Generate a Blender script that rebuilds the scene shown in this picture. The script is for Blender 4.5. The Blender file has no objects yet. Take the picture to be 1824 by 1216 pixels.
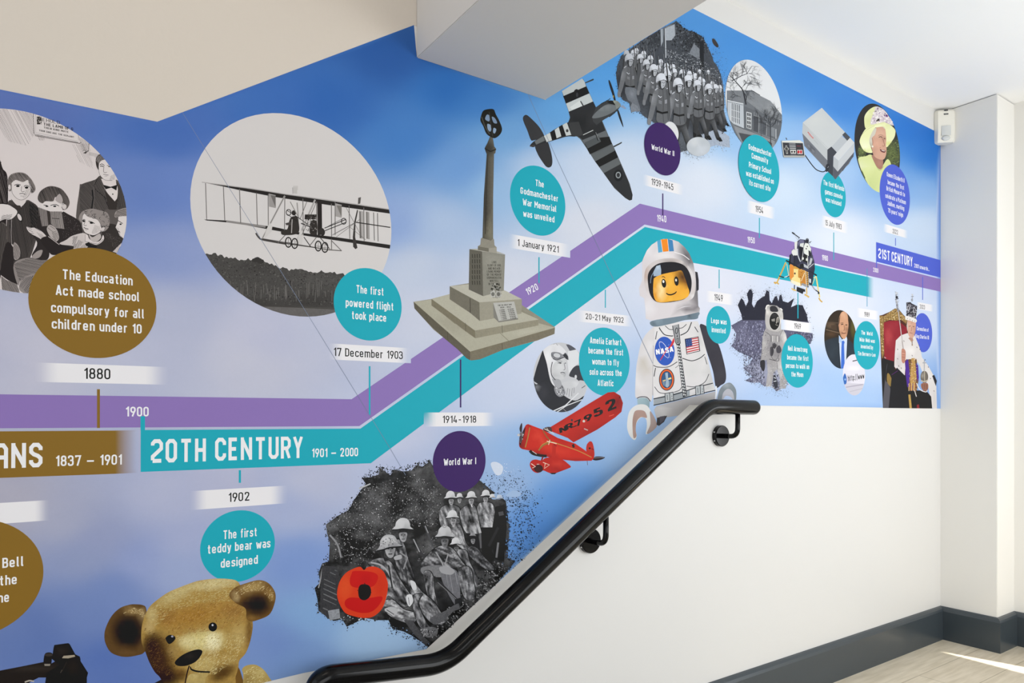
import bpy, bmesh, math, random
import numpy as np
from mathutils import Vector, Matrix, noise as mnoise
from mathutils.geometry import delaunay_2d_cdt

SC = bpy.context.scene
COL = SC.collection
# ------------------------------------------------------------------ camera, world, lights, exposure
F_PX = 1232.0                      # focal length in pixels of the 1824 px wide frame
CXP, HY = 912.0, 738.0             # principal column, horizon row
CAM = Vector((-3.653, -1.600, 1.094))
YAW = math.radians(34.57)
RT = Vector((math.cos(YAW), -math.sin(YAW), 0.0))
FW = Vector((math.sin(YAW), math.cos(YAW), 0.0))
cd = bpy.data.cameras.new('camera')
cam = bpy.data.objects.new('camera', cd)
COL.objects.link(cam)
cam.location = CAM
cam.rotation_euler = (math.pi / 2, 0, -YAW)
cd.sensor_width = 36.0
cd.lens = F_PX / 1824.0 * 36.0
cd.shift_y = (HY - 608.0) / 1824.0
cd.clip_start = 0.02
SC.camera = cam

w = bpy.data.worlds.new('daylight')
SC.world = w
w.use_nodes = True
bg = w.node_tree.nodes['Background']
bg.inputs['Color'].default_value = (0.90, 0.95, 1.0, 1)
bg.inputs['Strength'].default_value = 1.5

sd = bpy.data.lights.new('sun', 'SUN'); sd.energy = 12; sd.angle = 0.009; sd.color = (1.0, 0.96, 0.88)
sun = bpy.data.objects.new('sun', sd); COL.objects.link(sun)
SUN_DIR = Vector((-0.082 / .3014 * .582, 0.29 / .3014 * .582, -.813))      # through the assumed doorway in the right wall
sun.rotation_euler = SUN_DIR.to_track_quat('-Z', 'Y').to_euler()

def area(name, loc, target, sx, sy, power, color):
    d = bpy.data.lights.new(name, 'AREA')
    d.shape = 'RECTANGLE'; d.size = sx; d.size_y = sy
    d.energy = power; d.color = color
    o = bpy.data.objects.new(name, d); COL.objects.link(o)
    o.location = loc
    o.rotation_euler = (Vector(target) - Vector(loc)).to_track_quat('-Z', 'Y').to_euler()
    return o
area('landing_fill', (-0.85, -3.1, 1.2), (-0.85, 0, 1.2), 1.7, 1.9, 40, (0.95, 0.98, 1.0))  # added daylight-coloured fill facing the mural; no window in the wall behind it
area('ceiling_fill', (0.12, -2.1, 0.9), (-1.0, -1.4, 2.6), 1.0, 1.2, 16, (0.97, 0.985, 1.0))  # fill light added by the assumed doorway, tilted up to brighten the ceiling
area('stairwell_fill', (-3.3, -3.1, 1.25), (-3.1, 0, 1.25), 1.8, 1.4, 21, (0.97, 0.98, 1.0))  # added soft ambient fill for the stairs side, no window stands there
area('assumed_stairwell_lamp', (-3.4, -1.3, 3.2), (-3.3, 0, 1.6), 1.0, 0.5, 5, (1.0, 0.84, 0.66))  # assumed unseen lamp, read from the warm tint of the upper left wall

SC.view_settings.view_transform = 'Standard'
SC.view_settings.look = 'None'
SC.view_settings.gamma = 1.0
SC.view_settings.use_curve_mapping = False
SC.view_settings.exposure = 0.0

# ------------------------------------------------------------------ helpers
def lin(c):
    c = c / 255.0
    return c / 12.92 if c <= 0.04045 else ((c + 0.055) / 1.055) ** 2.4
def rgb(c):
    """'rrggbb' or a grey 0-255 -> linear triple"""
    if isinstance(c, (tuple, list)): return tuple(c)
    if isinstance(c, (int, float)): return (lin(c),) * 3
    return tuple(lin(int(c[i:i + 2], 16)) for i in (0, 2, 4))
def hit(px, py, off=0.0):
    """point of the plane Y = -off seen at a pixel of the photograph"""
    d = RT * ((px - CXP) / F_PX) + FW + Vector((0, 0, (HY - py) / F_PX))
    return CAM + d * ((-off - CAM.y) / d.y)

def mat(name, color, rough=0.5, spec=0.5, bump=0.0, bscale=200.0, metallic=0.0, coat=0.0, vary=0.0):
    m = bpy.data.materials.new(name); m.use_nodes = True
    nt = m.node_tree; b = nt.nodes['Principled BSDF']
    c = rgb(color)
    b.inputs['Base Color'].default_value = (*c, 1)
    b.inputs['Roughness'].default_value = rough
    b.inputs['Specular IOR Level'].default_value = spec
    b.inputs['Metallic'].default_value = metallic
    if coat: b.inputs['Coat Weight'].default_value = coat; b.inputs['Coat Roughness'].default_value = 0.08
    tc = nt.nodes.new('ShaderNodeTexCoord')
    if bump:
        n = nt.nodes.new('ShaderNodeTexNoise'); n.inputs['Scale'].default_value = bscale; n.inputs['Detail'].default_value = 3
        bp = nt.nodes.new('ShaderNodeBump'); bp.inputs['Strength'].default_value = bump; bp.inputs['Distance'].default_value = 0.002
        nt.links.new(tc.outputs['Object'], n.inputs['Vector'])
        nt.links.new(n.outputs['Fac'], bp.inputs['Height']); nt.links.new(bp.outputs['Normal'], b.inputs['Normal'])
    if vary:
        n2 = nt.nodes.new('ShaderNodeTexNoise'); n2.inputs['Scale'].default_value = 2.2; n2.inputs['Detail'].default_value = 5
        mx = nt.nodes.new('ShaderNodeMixRGB')
        mx.inputs['Color1'].default_value = (*[x * (1 - vary) for x in c], 1); mx.inputs['Color2'].default_value = (*[min(1, x * (1 + vary)) for x in c], 1)
        nt.links.new(tc.outputs['Object'], n2.inputs['Vector']); nt.links.new(n2.outputs['Fac'], mx.inputs['Fac'])
        nt.links.new(mx.outputs['Color'], b.inputs['Base Color'])
    return m

def link(name, bm, m, parent=None, smooth=False):
    me = bpy.data.meshes.new(name)
    bmesh.ops.recalc_face_normals(bm, faces=bm.faces[:])
    bm.to_mesh(me); bm.free()
    if smooth:
        for p in me.polygons: p.use_smooth = True
    if m: me.materials.append(m)
    o = bpy.data.objects.new(name, me); COL.objects.link(o)
    if parent: o.parent = parent
    return o
def box(bm, x0, x1, y0, y1, z0, z1, bev=0.0):
    r = bmesh.ops.create_cube(bm, size=1.0)
    bmesh.ops.scale(bm, vec=(x1 - x0, y1 - y0, z1 - z0), verts=r['verts'])
    bmesh.ops.translate(bm, vec=((x0 + x1) / 2, (y0 + y1) / 2, (z0 + z1) / 2), verts=r['verts'])
    if bev:
        es = {e for v in r['verts'] for e in v.link_edges}
        bmesh.ops.bevel(bm, geom=list(es), offset=bev, segments=2, affect='EDGES')
    return bm
def structure(o, label=None, cat=None):
    o['kind'] = 'structure'
    if label: o['label'] = label; o['category'] = cat
    return o
def tag(o, label, cat, group=None):
    o['label'] = label; o['category'] = cat
    if group: o['group'] = group
    return o
def empty(name, loc, label, cat):
    o = bpy.data.objects.new(name, None); COL.objects.link(o); o.location = loc
    o.empty_display_size = 0.1
    return tag(o, label, cat)
def fillet(pts, radii, n=10):
    out = [Vector(pts[0])]
    for i in range(1, len(pts) - 1):
        a, b, c = Vector(pts[i - 1]), Vector(pts[i]), Vector(pts[i + 1])
        u, v = (a - b).normalized(), (c - b).normalized()
        ang = u.angle(v); d = min(radii[i - 1] / math.tan(ang / 2), (a - b).length * .49, (c - b).length * .49)
        p, q = b + u * d, b + v * d
        for k in range(n + 1):
            t = k / n
            out.append(p * (1 - t) ** 2 + b * 2 * t * (1 - t) + q * t * t)
    out.append(Vector(pts[-1]))
    return out
def tube(bm, pts, r, seg=24, caps=(True, True), round_ends=(False, False)):
    pts = [Vector(p) for p in pts]; rings = []; rad = [r] * len(pts)
    if round_ends[0]:
        d = (pts[0] - pts[1]).normalized()
        ex = [(pts[0] + d * r * math.sin(a), r * math.cos(a)) for a in (1.5, 1.25, .95, .6, .3)]
        pts = [e[0] for e in ex] + pts; rad = [e[1] for e in ex] + rad
    if round_ends[1]:
        d = (pts[-1] - pts[-2]).normalized()
        ex = [(pts[-1] + d * r * math.sin(a), r * math.cos(a)) for a in (.3, .6, .95, 1.25, 1.5)]
        pts = pts + [e[0] for e in ex]; rad = rad + [e[1] for e in ex]
    up = Vector((0, 1, 0)); prev = None
    for i, p in enumerate(pts):
        t = (pts[min(i + 1, len(pts) - 1)] - pts[max(i - 1, 0)]).normalized()
        if prev is None:
            s = t.cross(up)
            if s.length < 1e-3: s = t.cross(Vector((1, 0, 0)))
            s.normalize()
        else:
            s = (prev - t * prev.dot(t)).normalized()
        prev = s; q = t.cross(s)
        rings.append([bm.verts.new(p + (s * math.cos(2 * math.pi * k / seg) + q * math.sin(2 * math.pi * k / seg)) * rad[i]) for k in range(seg)])
    for a, b in zip(rings, rings[1:]):
        for k in range(seg): bm.faces.new((a[k], a[(k + 1) % seg], b[(k + 1) % seg], b[k]))
    if caps[0]: bm.faces.new(rings[0])
    if caps[1]: bm.faces.new(rings[-1])
    return bm
# ------------------------------------------------------------------ the room
CEIL = 2.575; PX = 0.19; PY = -0.243
BL = hit(742, 101).x; BR = hit(972, 178).x; BZ = hit(972, 178).z
paint = mat('white_wall_paint', 'd6d5d3', 0.42, 0.4, 0.05, 160)
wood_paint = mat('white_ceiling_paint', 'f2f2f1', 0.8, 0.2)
pillar_paint = mat('white_pillar_paint', 'e6e4df', 0.5, 0.3, 0.03, 160)
skirt = mat('dark_grey_gloss_paint', '384046', 0.3, 0.5, 0.06, 40, vary=0.12)

def floor_material():
    m = bpy.data.materials.new('vinyl_plank'); m.use_nodes = True
    nt = m.node_tree; b = nt.nodes['Principled BSDF']
    b.inputs['Roughness'].default_value = 0.42; b.inputs['Specular IOR Level'].default_value = 0.35
    tc = nt.nodes.new('ShaderNodeTexCoord')
    mp = nt.nodes.new('ShaderNodeMapping'); mp.inputs['Scale'].default_value = (3.0, 26.0, 1)
    n = nt.nodes.new('ShaderNodeTexNoise'); n.inputs['Scale'].default_value = 2.0; n.inputs['Detail'].default_value = 8
    br = nt.nodes.new('ShaderNodeTexBrick')
    br.inputs['Color1'].default_value = (*rgb('ece2ce'), 1); br.inputs['Color2'].default_value = (*rgb('e2d6c1'), 1)
    br.inputs['Mortar'].default_value = (*rgb('b9ad95'), 1)
    br.inputs['Scale'].default_value = 1.0; br.inputs['Mortar Size'].default_value = 0.002
    br.inputs['Brick Width'].default_value = 1.2; br.inputs['Row Height'].default_value = 0.18
    mx = nt.nodes.new('ShaderNodeMixRGB'); mx.blend_type = 'MULTIPLY'; mx.inputs['Fac'].default_value = 0.55
    rp = nt.nodes.new('ShaderNodeValToRGB')
    rp.color_ramp.elements[0].position = 0.35; rp.color_ramp.elements[0].color = (0.68, 0.65, 0.58, 1)
    rp.color_ramp.elements[1].position = 0.65; rp.color_ramp.elements[1].color = (1, 1, 1, 1)
    L = nt.links.new
    L(tc.outputs['Object'], mp.inputs['Vector']); L(mp.outputs['Vector'], n.inputs['Vector']); L(n.outputs['Fac'], rp.inputs['Fac'])
    L(tc.outputs['Object'], br.inputs['Vector']); L(br.outputs['Color'], mx.inputs['Color1']); L(rp.outputs['Color'], mx.inputs['Color2'])
    L(mx.outputs['Color'], b.inputs['Base Color'])
    return m
planks = floor_material()

LX = -1.80                                   # head of the stairs
structure(link('wall_back', box(bmesh.new(), -6.2, PX + .15, 0, .15, -1.4, 3.25), paint))
DJ, DE, DH = -1.51, -2.75, 2.36              # assumed doorway in the right wall, set from the sun patch: jambs and head
bm = bmesh.new(); W1 = PX + .06
box(bm, PX, W1, DJ, .0, -.2, 3.25); box(bm, PX, W1, DE, DJ, DH, 3.25); box(bm, PX, W1, -3.26, DE, -.2, 3.25)
structure(link('wall_right', bm, pillar_paint))
structure(link('wall_front', box(bmesh.new(), -6.2, W1, -3.26, -3.2, -1.4, 3.4), paint))
cream = mat('upper_wall_gloss', 'c9c0b5', 0.3, 0.45, 0.22, 110)
bm = bmesh.new()                             # thin glossy skin above the mural, darker and warmer than the wall
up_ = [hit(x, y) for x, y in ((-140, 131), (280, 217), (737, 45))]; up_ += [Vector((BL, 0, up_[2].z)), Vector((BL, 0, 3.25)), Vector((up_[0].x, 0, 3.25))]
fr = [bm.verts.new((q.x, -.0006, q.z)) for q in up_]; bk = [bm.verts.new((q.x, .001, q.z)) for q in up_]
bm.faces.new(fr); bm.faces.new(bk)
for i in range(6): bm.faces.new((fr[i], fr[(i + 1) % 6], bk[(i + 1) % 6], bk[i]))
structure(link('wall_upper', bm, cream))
structure(link('wall_pillar', box(bmesh.new(), 0, PX + .02, PY, .02, 0, CEIL - .003, 0.002), pillar_paint))
structure(link('ceiling', box(bmesh.new(), BR, PX, -3.2, 0, CEIL, CEIL + .2), wood_paint))
structure(link('ceiling_stairwell', box(bmesh.new(), -6.2, PX + .06, -3.26, .15, 3.25, 3.4), wood_paint))
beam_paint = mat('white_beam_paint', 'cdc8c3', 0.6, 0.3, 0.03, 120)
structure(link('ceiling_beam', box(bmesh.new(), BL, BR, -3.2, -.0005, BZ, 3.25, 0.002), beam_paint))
structure(link('floor', box(bmesh.new(), LX, PX, -3.2, 0, -.18, 0), planks))
# stairs going down to the left, and the lower floor
tread = mat('grey_stair_vinyl', '8f8a80', 0.5, 0.3)
sb = bmesh.new()
for k in range(1, 6):
    box(sb, LX - .26 * k, LX - .26 * (k - 1), -3.2, 0, -1.4, -.17 * k)
structure(link('floor_stairs', sb, tread))
structure(link('floor_lower', box(bmesh.new(), -6.2, LX - .26 * 5, -3.2, 0, -1.4, -.17 * 6), planks))

def skirting(name, runs):
    """runs: list of (start, end, outward normal) of a moulded skirting board"""
    bm = bmesh.new(); H, T = 0.158, 0.020
    prof = [(0, 0), (T, 0), (T, H - .020), (T - .004, H - .010), (T - .012, H - .003), (0, H)]
    for a, b, n, ea, eb in runs:
        a, b, n = Vector(a), Vector(b), Vector(n)
        d = (b - a).normalized(); rows = []
        for p, e, s in ((a, ea, -1), (b, eb, 1)):
            rows.append([bm.verts.new(p + n * o + d * s * e * o + Vector((0, 0, z))) for o, z in prof])
        for k in range(len(prof)):
            bm.faces.new((rows[0][k], rows[0][(k + 1) % len(prof)], rows[1][(k + 1) % len(prof)], rows[1][k]))
        bm.faces.new(rows[0]); bm.faces.new(rows[1])
    return structure(link(name, bm, skirt))
skirting('baseboard_back', [((LX, 0, 0), (0, 0, 0), (0, -1, 0), 0, -1)])
skirting('baseboard_pillar', [((0, 0, 0), (0, PY, 0), (-1, 0, 0), -1, 1), ((0, PY, 0), (PX, PY, 0), (0, -1, 0), 1, -1)])
skirting('baseboard_right', [((PX, PY, 0), (PX, -3.2, 0), (-1, 0, 0), -1, 0)])

# ------------------------------------------------------------------ handrail
black = mat('glossy_black_coating', '070708', 0.13, 0.24, 0.02, 300)
steel = mat('bright_screw_steel', 'b8b8b8', 0.25, 0.5, metallic=1.0)
OFF = 0.0785; RR = 0.0260
tip = hit(1341, 725.5, OFF); el1 = hit(1262, 724, OFF); el2 = hit(793, 1181, OFF); el3 = hit(640, 1204, OFF)
end = hit(561, 1207, OFF)
rp_ = [end + Vector((0, 0, -.16)), end, el2, el1, tip]
path = fillet(rp_, [0.04, 0.16, 0.12], 12)
rail = link('handrail', tube(bmesh.new(), path, RR, 28, round_ends=(True, True)), black, smooth=True)
tag(rail, 'glossy black tubular handrail bent along the stairs below the mural', 'handrail')
def bracket(plate, top):
    """wall plate, bent arm up to the underside of the rail, screws"""
    o = bpy.data.objects.new('bracket', None); COL.objects.link(o); o.parent = rail; o.location = plate
    bm = bmesh.new(); R_ = .0375
    ring = []
    for y, r in ((0, R_), (-.014, R_), (-.0165, R_ * .95), (-.0165, 0.0005)):
        ring.append([bm.verts.new((r * math.cos(2 * math.pi * k / 40), y, r * math.sin(2 * math.pi * k / 40))) for k in range(40)])
    for a, b in zip(ring, ring[1:]):
        for k in range(40): bm.faces.new((a[k], a[(k + 1) % 40], b[(k + 1) % 40], b[k]))
    bm.faces.new(ring[0]); bm.faces.new(ring[-1])
    link('wall_plate', bm, black, o)
    up = top.z - plate.z
    arm = fillet([(0, -.012, 0), (0, -OFF, 0), (0, -OFF, up)], [.03], 10)
    link('arm', tube(bmesh.new(), arm,   .0086, 16), black, o, True)
    for s in ((-.0350, -.007, .0135), (-.0335, -.007, -.0165)):
        b2 = bmesh.new(); bmesh.ops.create_uvsphere(b2, u_segments=10, v_segments=6, radius=.0034)
        bmesh.ops.translate(b2, vec=s, verts=b2.verts); link('screw', b2, steel, o, True)
    return o
bp1 = hit(1281, 776); bracket(bp1, Vector((bp1.x, 0, el1.z - RR * .9)))
bp2 = hit(1048, 962)
tt = (bp2.x - el2.x) / (el1.x - el2.x)
bracket(bp2, Vector((bp2.x, 0, el2.z + (el1.z - el2.z) * tt - RR * .9)))

# ------------------------------------------------------------------ motion detector in the corner
pl = mat('ivory_plastic', 'e4e1d6', 0.45, 0.4); lens = mat('frosted_lens_plastic', 'c9cbc8', 0.35, 0.4); ink = mat('dark_print', '3c4046', 0.6, 0.3)
det = empty('motion_detector', (-.004, -.004, 2.484), 'ivory plastic motion detector high in the corner between mural and pillar', 'motion detector')
det.rotation_euler = (0, 0, math.radians(-45))
H0, H1 = -.078, .080
bm = bmesh.new()
sec = [(-.046, -.014), (-.046, -.044), (-.035, -.058), (.035, -.058), (.046, -.044), (.046, -.014)]
rows = []
for z, s, dy in ((H0, .93, .010), (H0 + .008, 1, .004), (-.02, 1, 0), (.04, 1, 0), (H1 - .010, 1, .002), (H1, .92, .010)):
    rows.append([bm.verts.new((x * s, min(-.012, y + dy), z)) for x, y in sec])
for a, b in zip(rows, rows[1:]):
    for k in range(6): bm.faces.new((a[k], a[(k + 1) % 6], b[(k + 1) % 6], b[k]))
bm.faces.new(rows[0]); bm.faces.new(rows[-1])
link('housing', bm, pl, det)
bm = bmesh.new()
g = [[bm.verts.new((x, -.0585 - .004 * math.cos(x / .021 * 1.4) * (1 if j else .6), z)) for x in (-.021, -.014, -.007, 0, .007, .014, .021)] for j, z in enumerate((-.048, -.030, -.002))]
for a, b in zip(g, g[1:]):
    for k in range(6): bm.faces.new((a[k], a[k + 1], b[k + 1], b[k]))
link('lens', bm, lens, det)
bm = bmesh.new()
bmesh.ops.create_uvsphere(bm, u_segments=16, v_segments=10, radius=.016)
bmesh.ops.scale(bm, vec=(1.2, .35, .75), verts=bm.verts); bmesh.ops.translate(bm, vec=(0, -.058, -.060), verts=bm.verts)
link('lower_window', bm, lens, det, True)
bm = bmesh.new()
for x in (-.007, 0, .007): box(bm, x - .0022, x + .0022, -.0592, -.0575, .052, .058)
for x, z, ww, hh in ((-.005, .0735, .0035, .004), (-.001, .0755, .005, .0015), (.005, .0735, .002, .004), (.001, .0715, .007, .0014), (.004, .076, .004, .0012)):
    box(bm, x - ww, x + ww, -.0592, -.0560, z - hh / 2, z + hh / 2)
link('printed_mark', bm, ink, det)
# ------------------------------------------------------------------ printing engine: flat artwork on the mural sheet
ROOT = Vector((-2.0, 0, 0.9))
INKV = 0.009; LK = 0.90                                   # print colours are scaled by this
def print_material():
    m = bpy.data.materials.new('satin_print'); m.use_nodes = True
    nt = m.node_tree; b = nt.nodes['Principled BSDF']; L = nt.links.new
    b.inputs['Roughness'].default_value = 0.5; b.inputs['Specular IOR Level'].default_value = 0.16
    at = nt.nodes.new('ShaderNodeAttribute'); at.attribute_name = 'Col'
    tc = nt.nodes.new('ShaderNodeTexCoord')
    acc = None
    for sc, wt, st in ((330, 1.1, (1, 1, 1)), (90, .8, (1, 1, 1.0))):
        n = nt.nodes.new('ShaderNodeTexNoise'); n.inputs['Scale'].default_value = sc; n.inputs['Detail'].default_value = 4
        n.inputs['Roughness'].default_value = .65
        L(tc.outputs['Object'], n.inputs['Vector'])
        s = nt.nodes.new('ShaderNodeMath'); s.operation = 'MULTIPLY_ADD'
        s.inputs[1].default_value = wt * 4; s.inputs[2].default_value = -wt * 2
        L(n.outputs['Fac'], s.inputs[0])
        if acc is None: acc = s
        else:
            a = nt.nodes.new('ShaderNodeMath'); a.operation = 'ADD'; L(acc.outputs[0], a.inputs[0]); L(s.outputs[0], a.inputs[1]); acc = a
    g = nt.nodes.new('ShaderNodeMath'); g.operation = 'MULTIPLY_ADD'; g.inputs[2].default_value = 1.0
    L(acc.outputs[0], g.inputs[0]); L(at.outputs['Alpha'], g.inputs[1])
    c = nt.nodes.new('ShaderNodeClamp'); c.inputs['Min'].default_value = .08; c.inputs['Max'].default_value = 3.2
    L(g.outputs[0], c.inputs['Value'])
    v = nt.nodes.new('ShaderNodeVectorMath'); v.operation = 'SCALE'
    L(at.outputs['Color'], v.inputs[0]); L(c.outputs[0], v.inputs['Scale'])
    L(v.outputs['Vector'], b.inputs['Base Color'])
    return m
PRINT = print_material()

# paper colours of the printed sky: x, y, sRGB
SKY = np.array([[float(q) for q in s.split(',')] for s in """-200,150,93,115,178 30,180,93,115,178 300,240,75,110,180 330,330,110,135,195 250,330,105,130,190 60,620,190,190,208 300,560,175,180,205
300,450,140,155,200 230,600,185,188,210 450,650,195,196,212 700,100,50,92,160 600,180,60,107,178 500,190,66,110,182 720,250,75,127,193 700,400,140,165,212 740,480,190,200,220 800,160,55,112,184
860,180,70,128,196 900,240,112,162,212 960,300,185,203,228 900,500,205,210,225 1050,400,210,214,226 1000,200,100,160,215 1060,130,90,160,225 1240,60,88,154,221 1300,100,80,148,219 1400,160,80,144,215
1500,190,62,131,212 1450,250,150,185,230 1400,330,205,220,238 1250,330,215,222,235 1600,230,40,116,206 1660,280,36,112,202 1660,235,34,110,200 1350,90,74,144,217 1450,140,66,136,213 1500,300,158,190,230 1600,320,118,164,222 1450,300,186,208,234 1550,250,84,146,216 1380,250,150,190,232 1320,220,150,190,232 1640,340,140,178,226 1640,400,200,215,235 1500,420,220,226,238
1250,520,215,218,232 1500,560,215,220,235 1640,560,205,216,236 1280,650,190,206,235 1500,700,165,195,235 1400,710,172,197,233 1650,700,130,167,222 1560,650,185,206,236 1130,700,167,192,226 1000,560,208,214,228
900,700,195,205,228 1000,660,196,206,230 960,800,140,177,222 900,860,150,177,216 1000,900,90,143,207 960,930,80,132,202 1150,790,150,182,222 700,760,190,196,220 720,850,176,186,216
550,860,185,189,212 400,870,180,183,208 300,900,175,180,208 120,930,168,171,194 150,1000,143,154,190 60,1120,100,122,177 150,1080,113,134,186 520,900,167,177,210 530,1000,126,152,206
560,1100,130,166,211 650,1130,155,186,221 530,1170,115,146,196 320,1010,152,166,205 250,1000,143,157,202 330,960,165,173,207 180,960,150,158,192 200,1050,112,134,188 490,1150,115,141,196 200,1190,93,118,180 20,900,170,169,187 -300,900,165,165,185 -200,600,180,182,200
1100,300,200,212,230 1040,300,196,209,229 880,330,150,185,222 830,300,105,150,208 790,400,170,190,220 560,600,192,195,214 480,600,188,190,212 740,560,200,205,222 820,900,150,178,216 1720,500,190,205,235""".split()])
def sky(x, y):
    x = np.asarray(x, float); y = np.asarray(y, float)
    d = (x[:, None] - SKY[None, :, 0]) ** 2 + ((y[:, None] - SKY[None, :, 1]) * 1.4) ** 2 + 1700.0
    wt = d ** -2.0
    c = (wt @ SKY[:, 2:]) / wt.sum(1)[:, None]
    k = np.array([mnoise.fractal(Vector((a / 210 + b / 500, b / 120 - a / 600, 3.3)), 0.9, 2.1, 5) for a, b in zip(x, y)])
    k = np.clip(k, -1, 1)
    c = c + (k * 6)[:, None] * np.array([1.0, .8, .35])
    c = np.clip(c, 0, 255) / 255.0
    return np.where(c <= .04045, c / 12.92, ((c + .055) / 1.055) ** 2.4)

VW = [0.0, 0.0, 1.0]
def V(ox=0.0, oy=0.0, s=1.0): VW[:] = [ox, oy, s]
def pts(p):
    if isinstance(p, str): p = [[float(q) for q in t.split(',')] for t in p.split()]
    a = np.asarray(p, float).reshape(-1, 2)
    return a / VW[2] + np.array(VW[:2])
def crom(a, n=5, closed=True):
    N = len(a); out = []
    for i in range(N if closed else N - 1):
        if closed: p0, p1, p2, p3 = a[i - 1], a[i], a[(i + 1) % N], a[(i + 2) % N]
        else: p0, p1, p2, p3 = a[max(i - 1, 0)], a[i], a[i + 1], a[min(i + 2, N - 1)]
        for k in range(n):
            t = k / n
            out.append(.5 * (2 * p1 + (p2 - p0) * t + (2 * p0 - 5 * p1 + 4 * p2 - p3) * t * t + (3 * p1 - p0 - 3 * p2 + p3) * t ** 3))
    if not closed: out.append(a[-1])
    return np.array(out)
def inside(P, poly):
    x, y = P[:, 0], P[:, 1]; r = np.zeros(len(P), bool); j = len(poly) - 1
    for i in range(len(poly)):
        xi, yi = poly[i]; xj, yj = poly[j]
        if yi != yj: r ^= ((yi > y) != (yj > y)) & (x < (xj - xi) * (y - yi) / (yj - yi) + xi)
        j = i
    return r
def clip_poly(a, c):
    """clip polygon a to the convex polygon c"""
    s = 0
    for i in range(len(c)): s += c[i - 1][0] * c[i][1] - c[i][0] * c[i - 1][1]
    out = list(map(tuple, a))
    for i in range(len(c)):
        p, q = c[i - 1], c[i]; inp = out; out = []
        if not inp: return np.zeros((0, 2))
        f = lambda v: ((q[0] - p[0]) * (v[1] - p[1]) - (q[1] - p[1]) * (v[0] - p[0])) * (1 if s > 0 else -1)
        for k in range(len(inp)):
            u, v = inp[k - 1], inp[k]; fu, fv = f(u), f(v)
            if (fu >= 0) != (fv >= 0):
                t = fu / (fu - fv); out.append((u[0] + (v[0] - u[0]) * t, u[1] + (v[1] - u[1]) * t))
            if fv >= 0: out.append(v)
    o = []
    for v in out:
        if not o or abs(v[0] - o[-1][0]) + abs(v[1] - o[-1][1]) > .02: o.append(v)
    return np.array(o) if len(o) > 2 else np.zeros((0, 2))
def triangulate(a, step=None):
    vs = [Vector((p[0], p[1])) for p in a]; n = len(vs)
    if step:
        lo, hi = a.min(0), a.max(0)
        gx, gy = np.meshgrid(np.arange(lo[0] + step * .5, hi[0], step), np.arange(lo[1] + step * .5, hi[1], step))
        gx[::2] += step * .5
        g = np.stack([gx.ravel(), gy.ravel()], 1)
        g = g[inside(g, a)]
        if len(g) and n < 400:
            keep = np.ones(len(g), bool)
            for i in range(n):
                p, q = a[i - 1], a[i]; d = q - p; L2 = max(1e-9, d @ d)
                t = np.clip(((g - p) @ d) / L2, 0, 1)
                keep &= ((g - p - t[:, None] * d) ** 2).sum(1) > (step * .3) ** 2
            g = g[keep]
        vs += [Vector((p[0], p[1])) for p in g]
    r = delaunay_2d_cdt(vs, [], [list(range(n))], 1, 1e-5)
    return np.array([(v[0], v[1]) for v in r[0]]), r[2]

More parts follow.
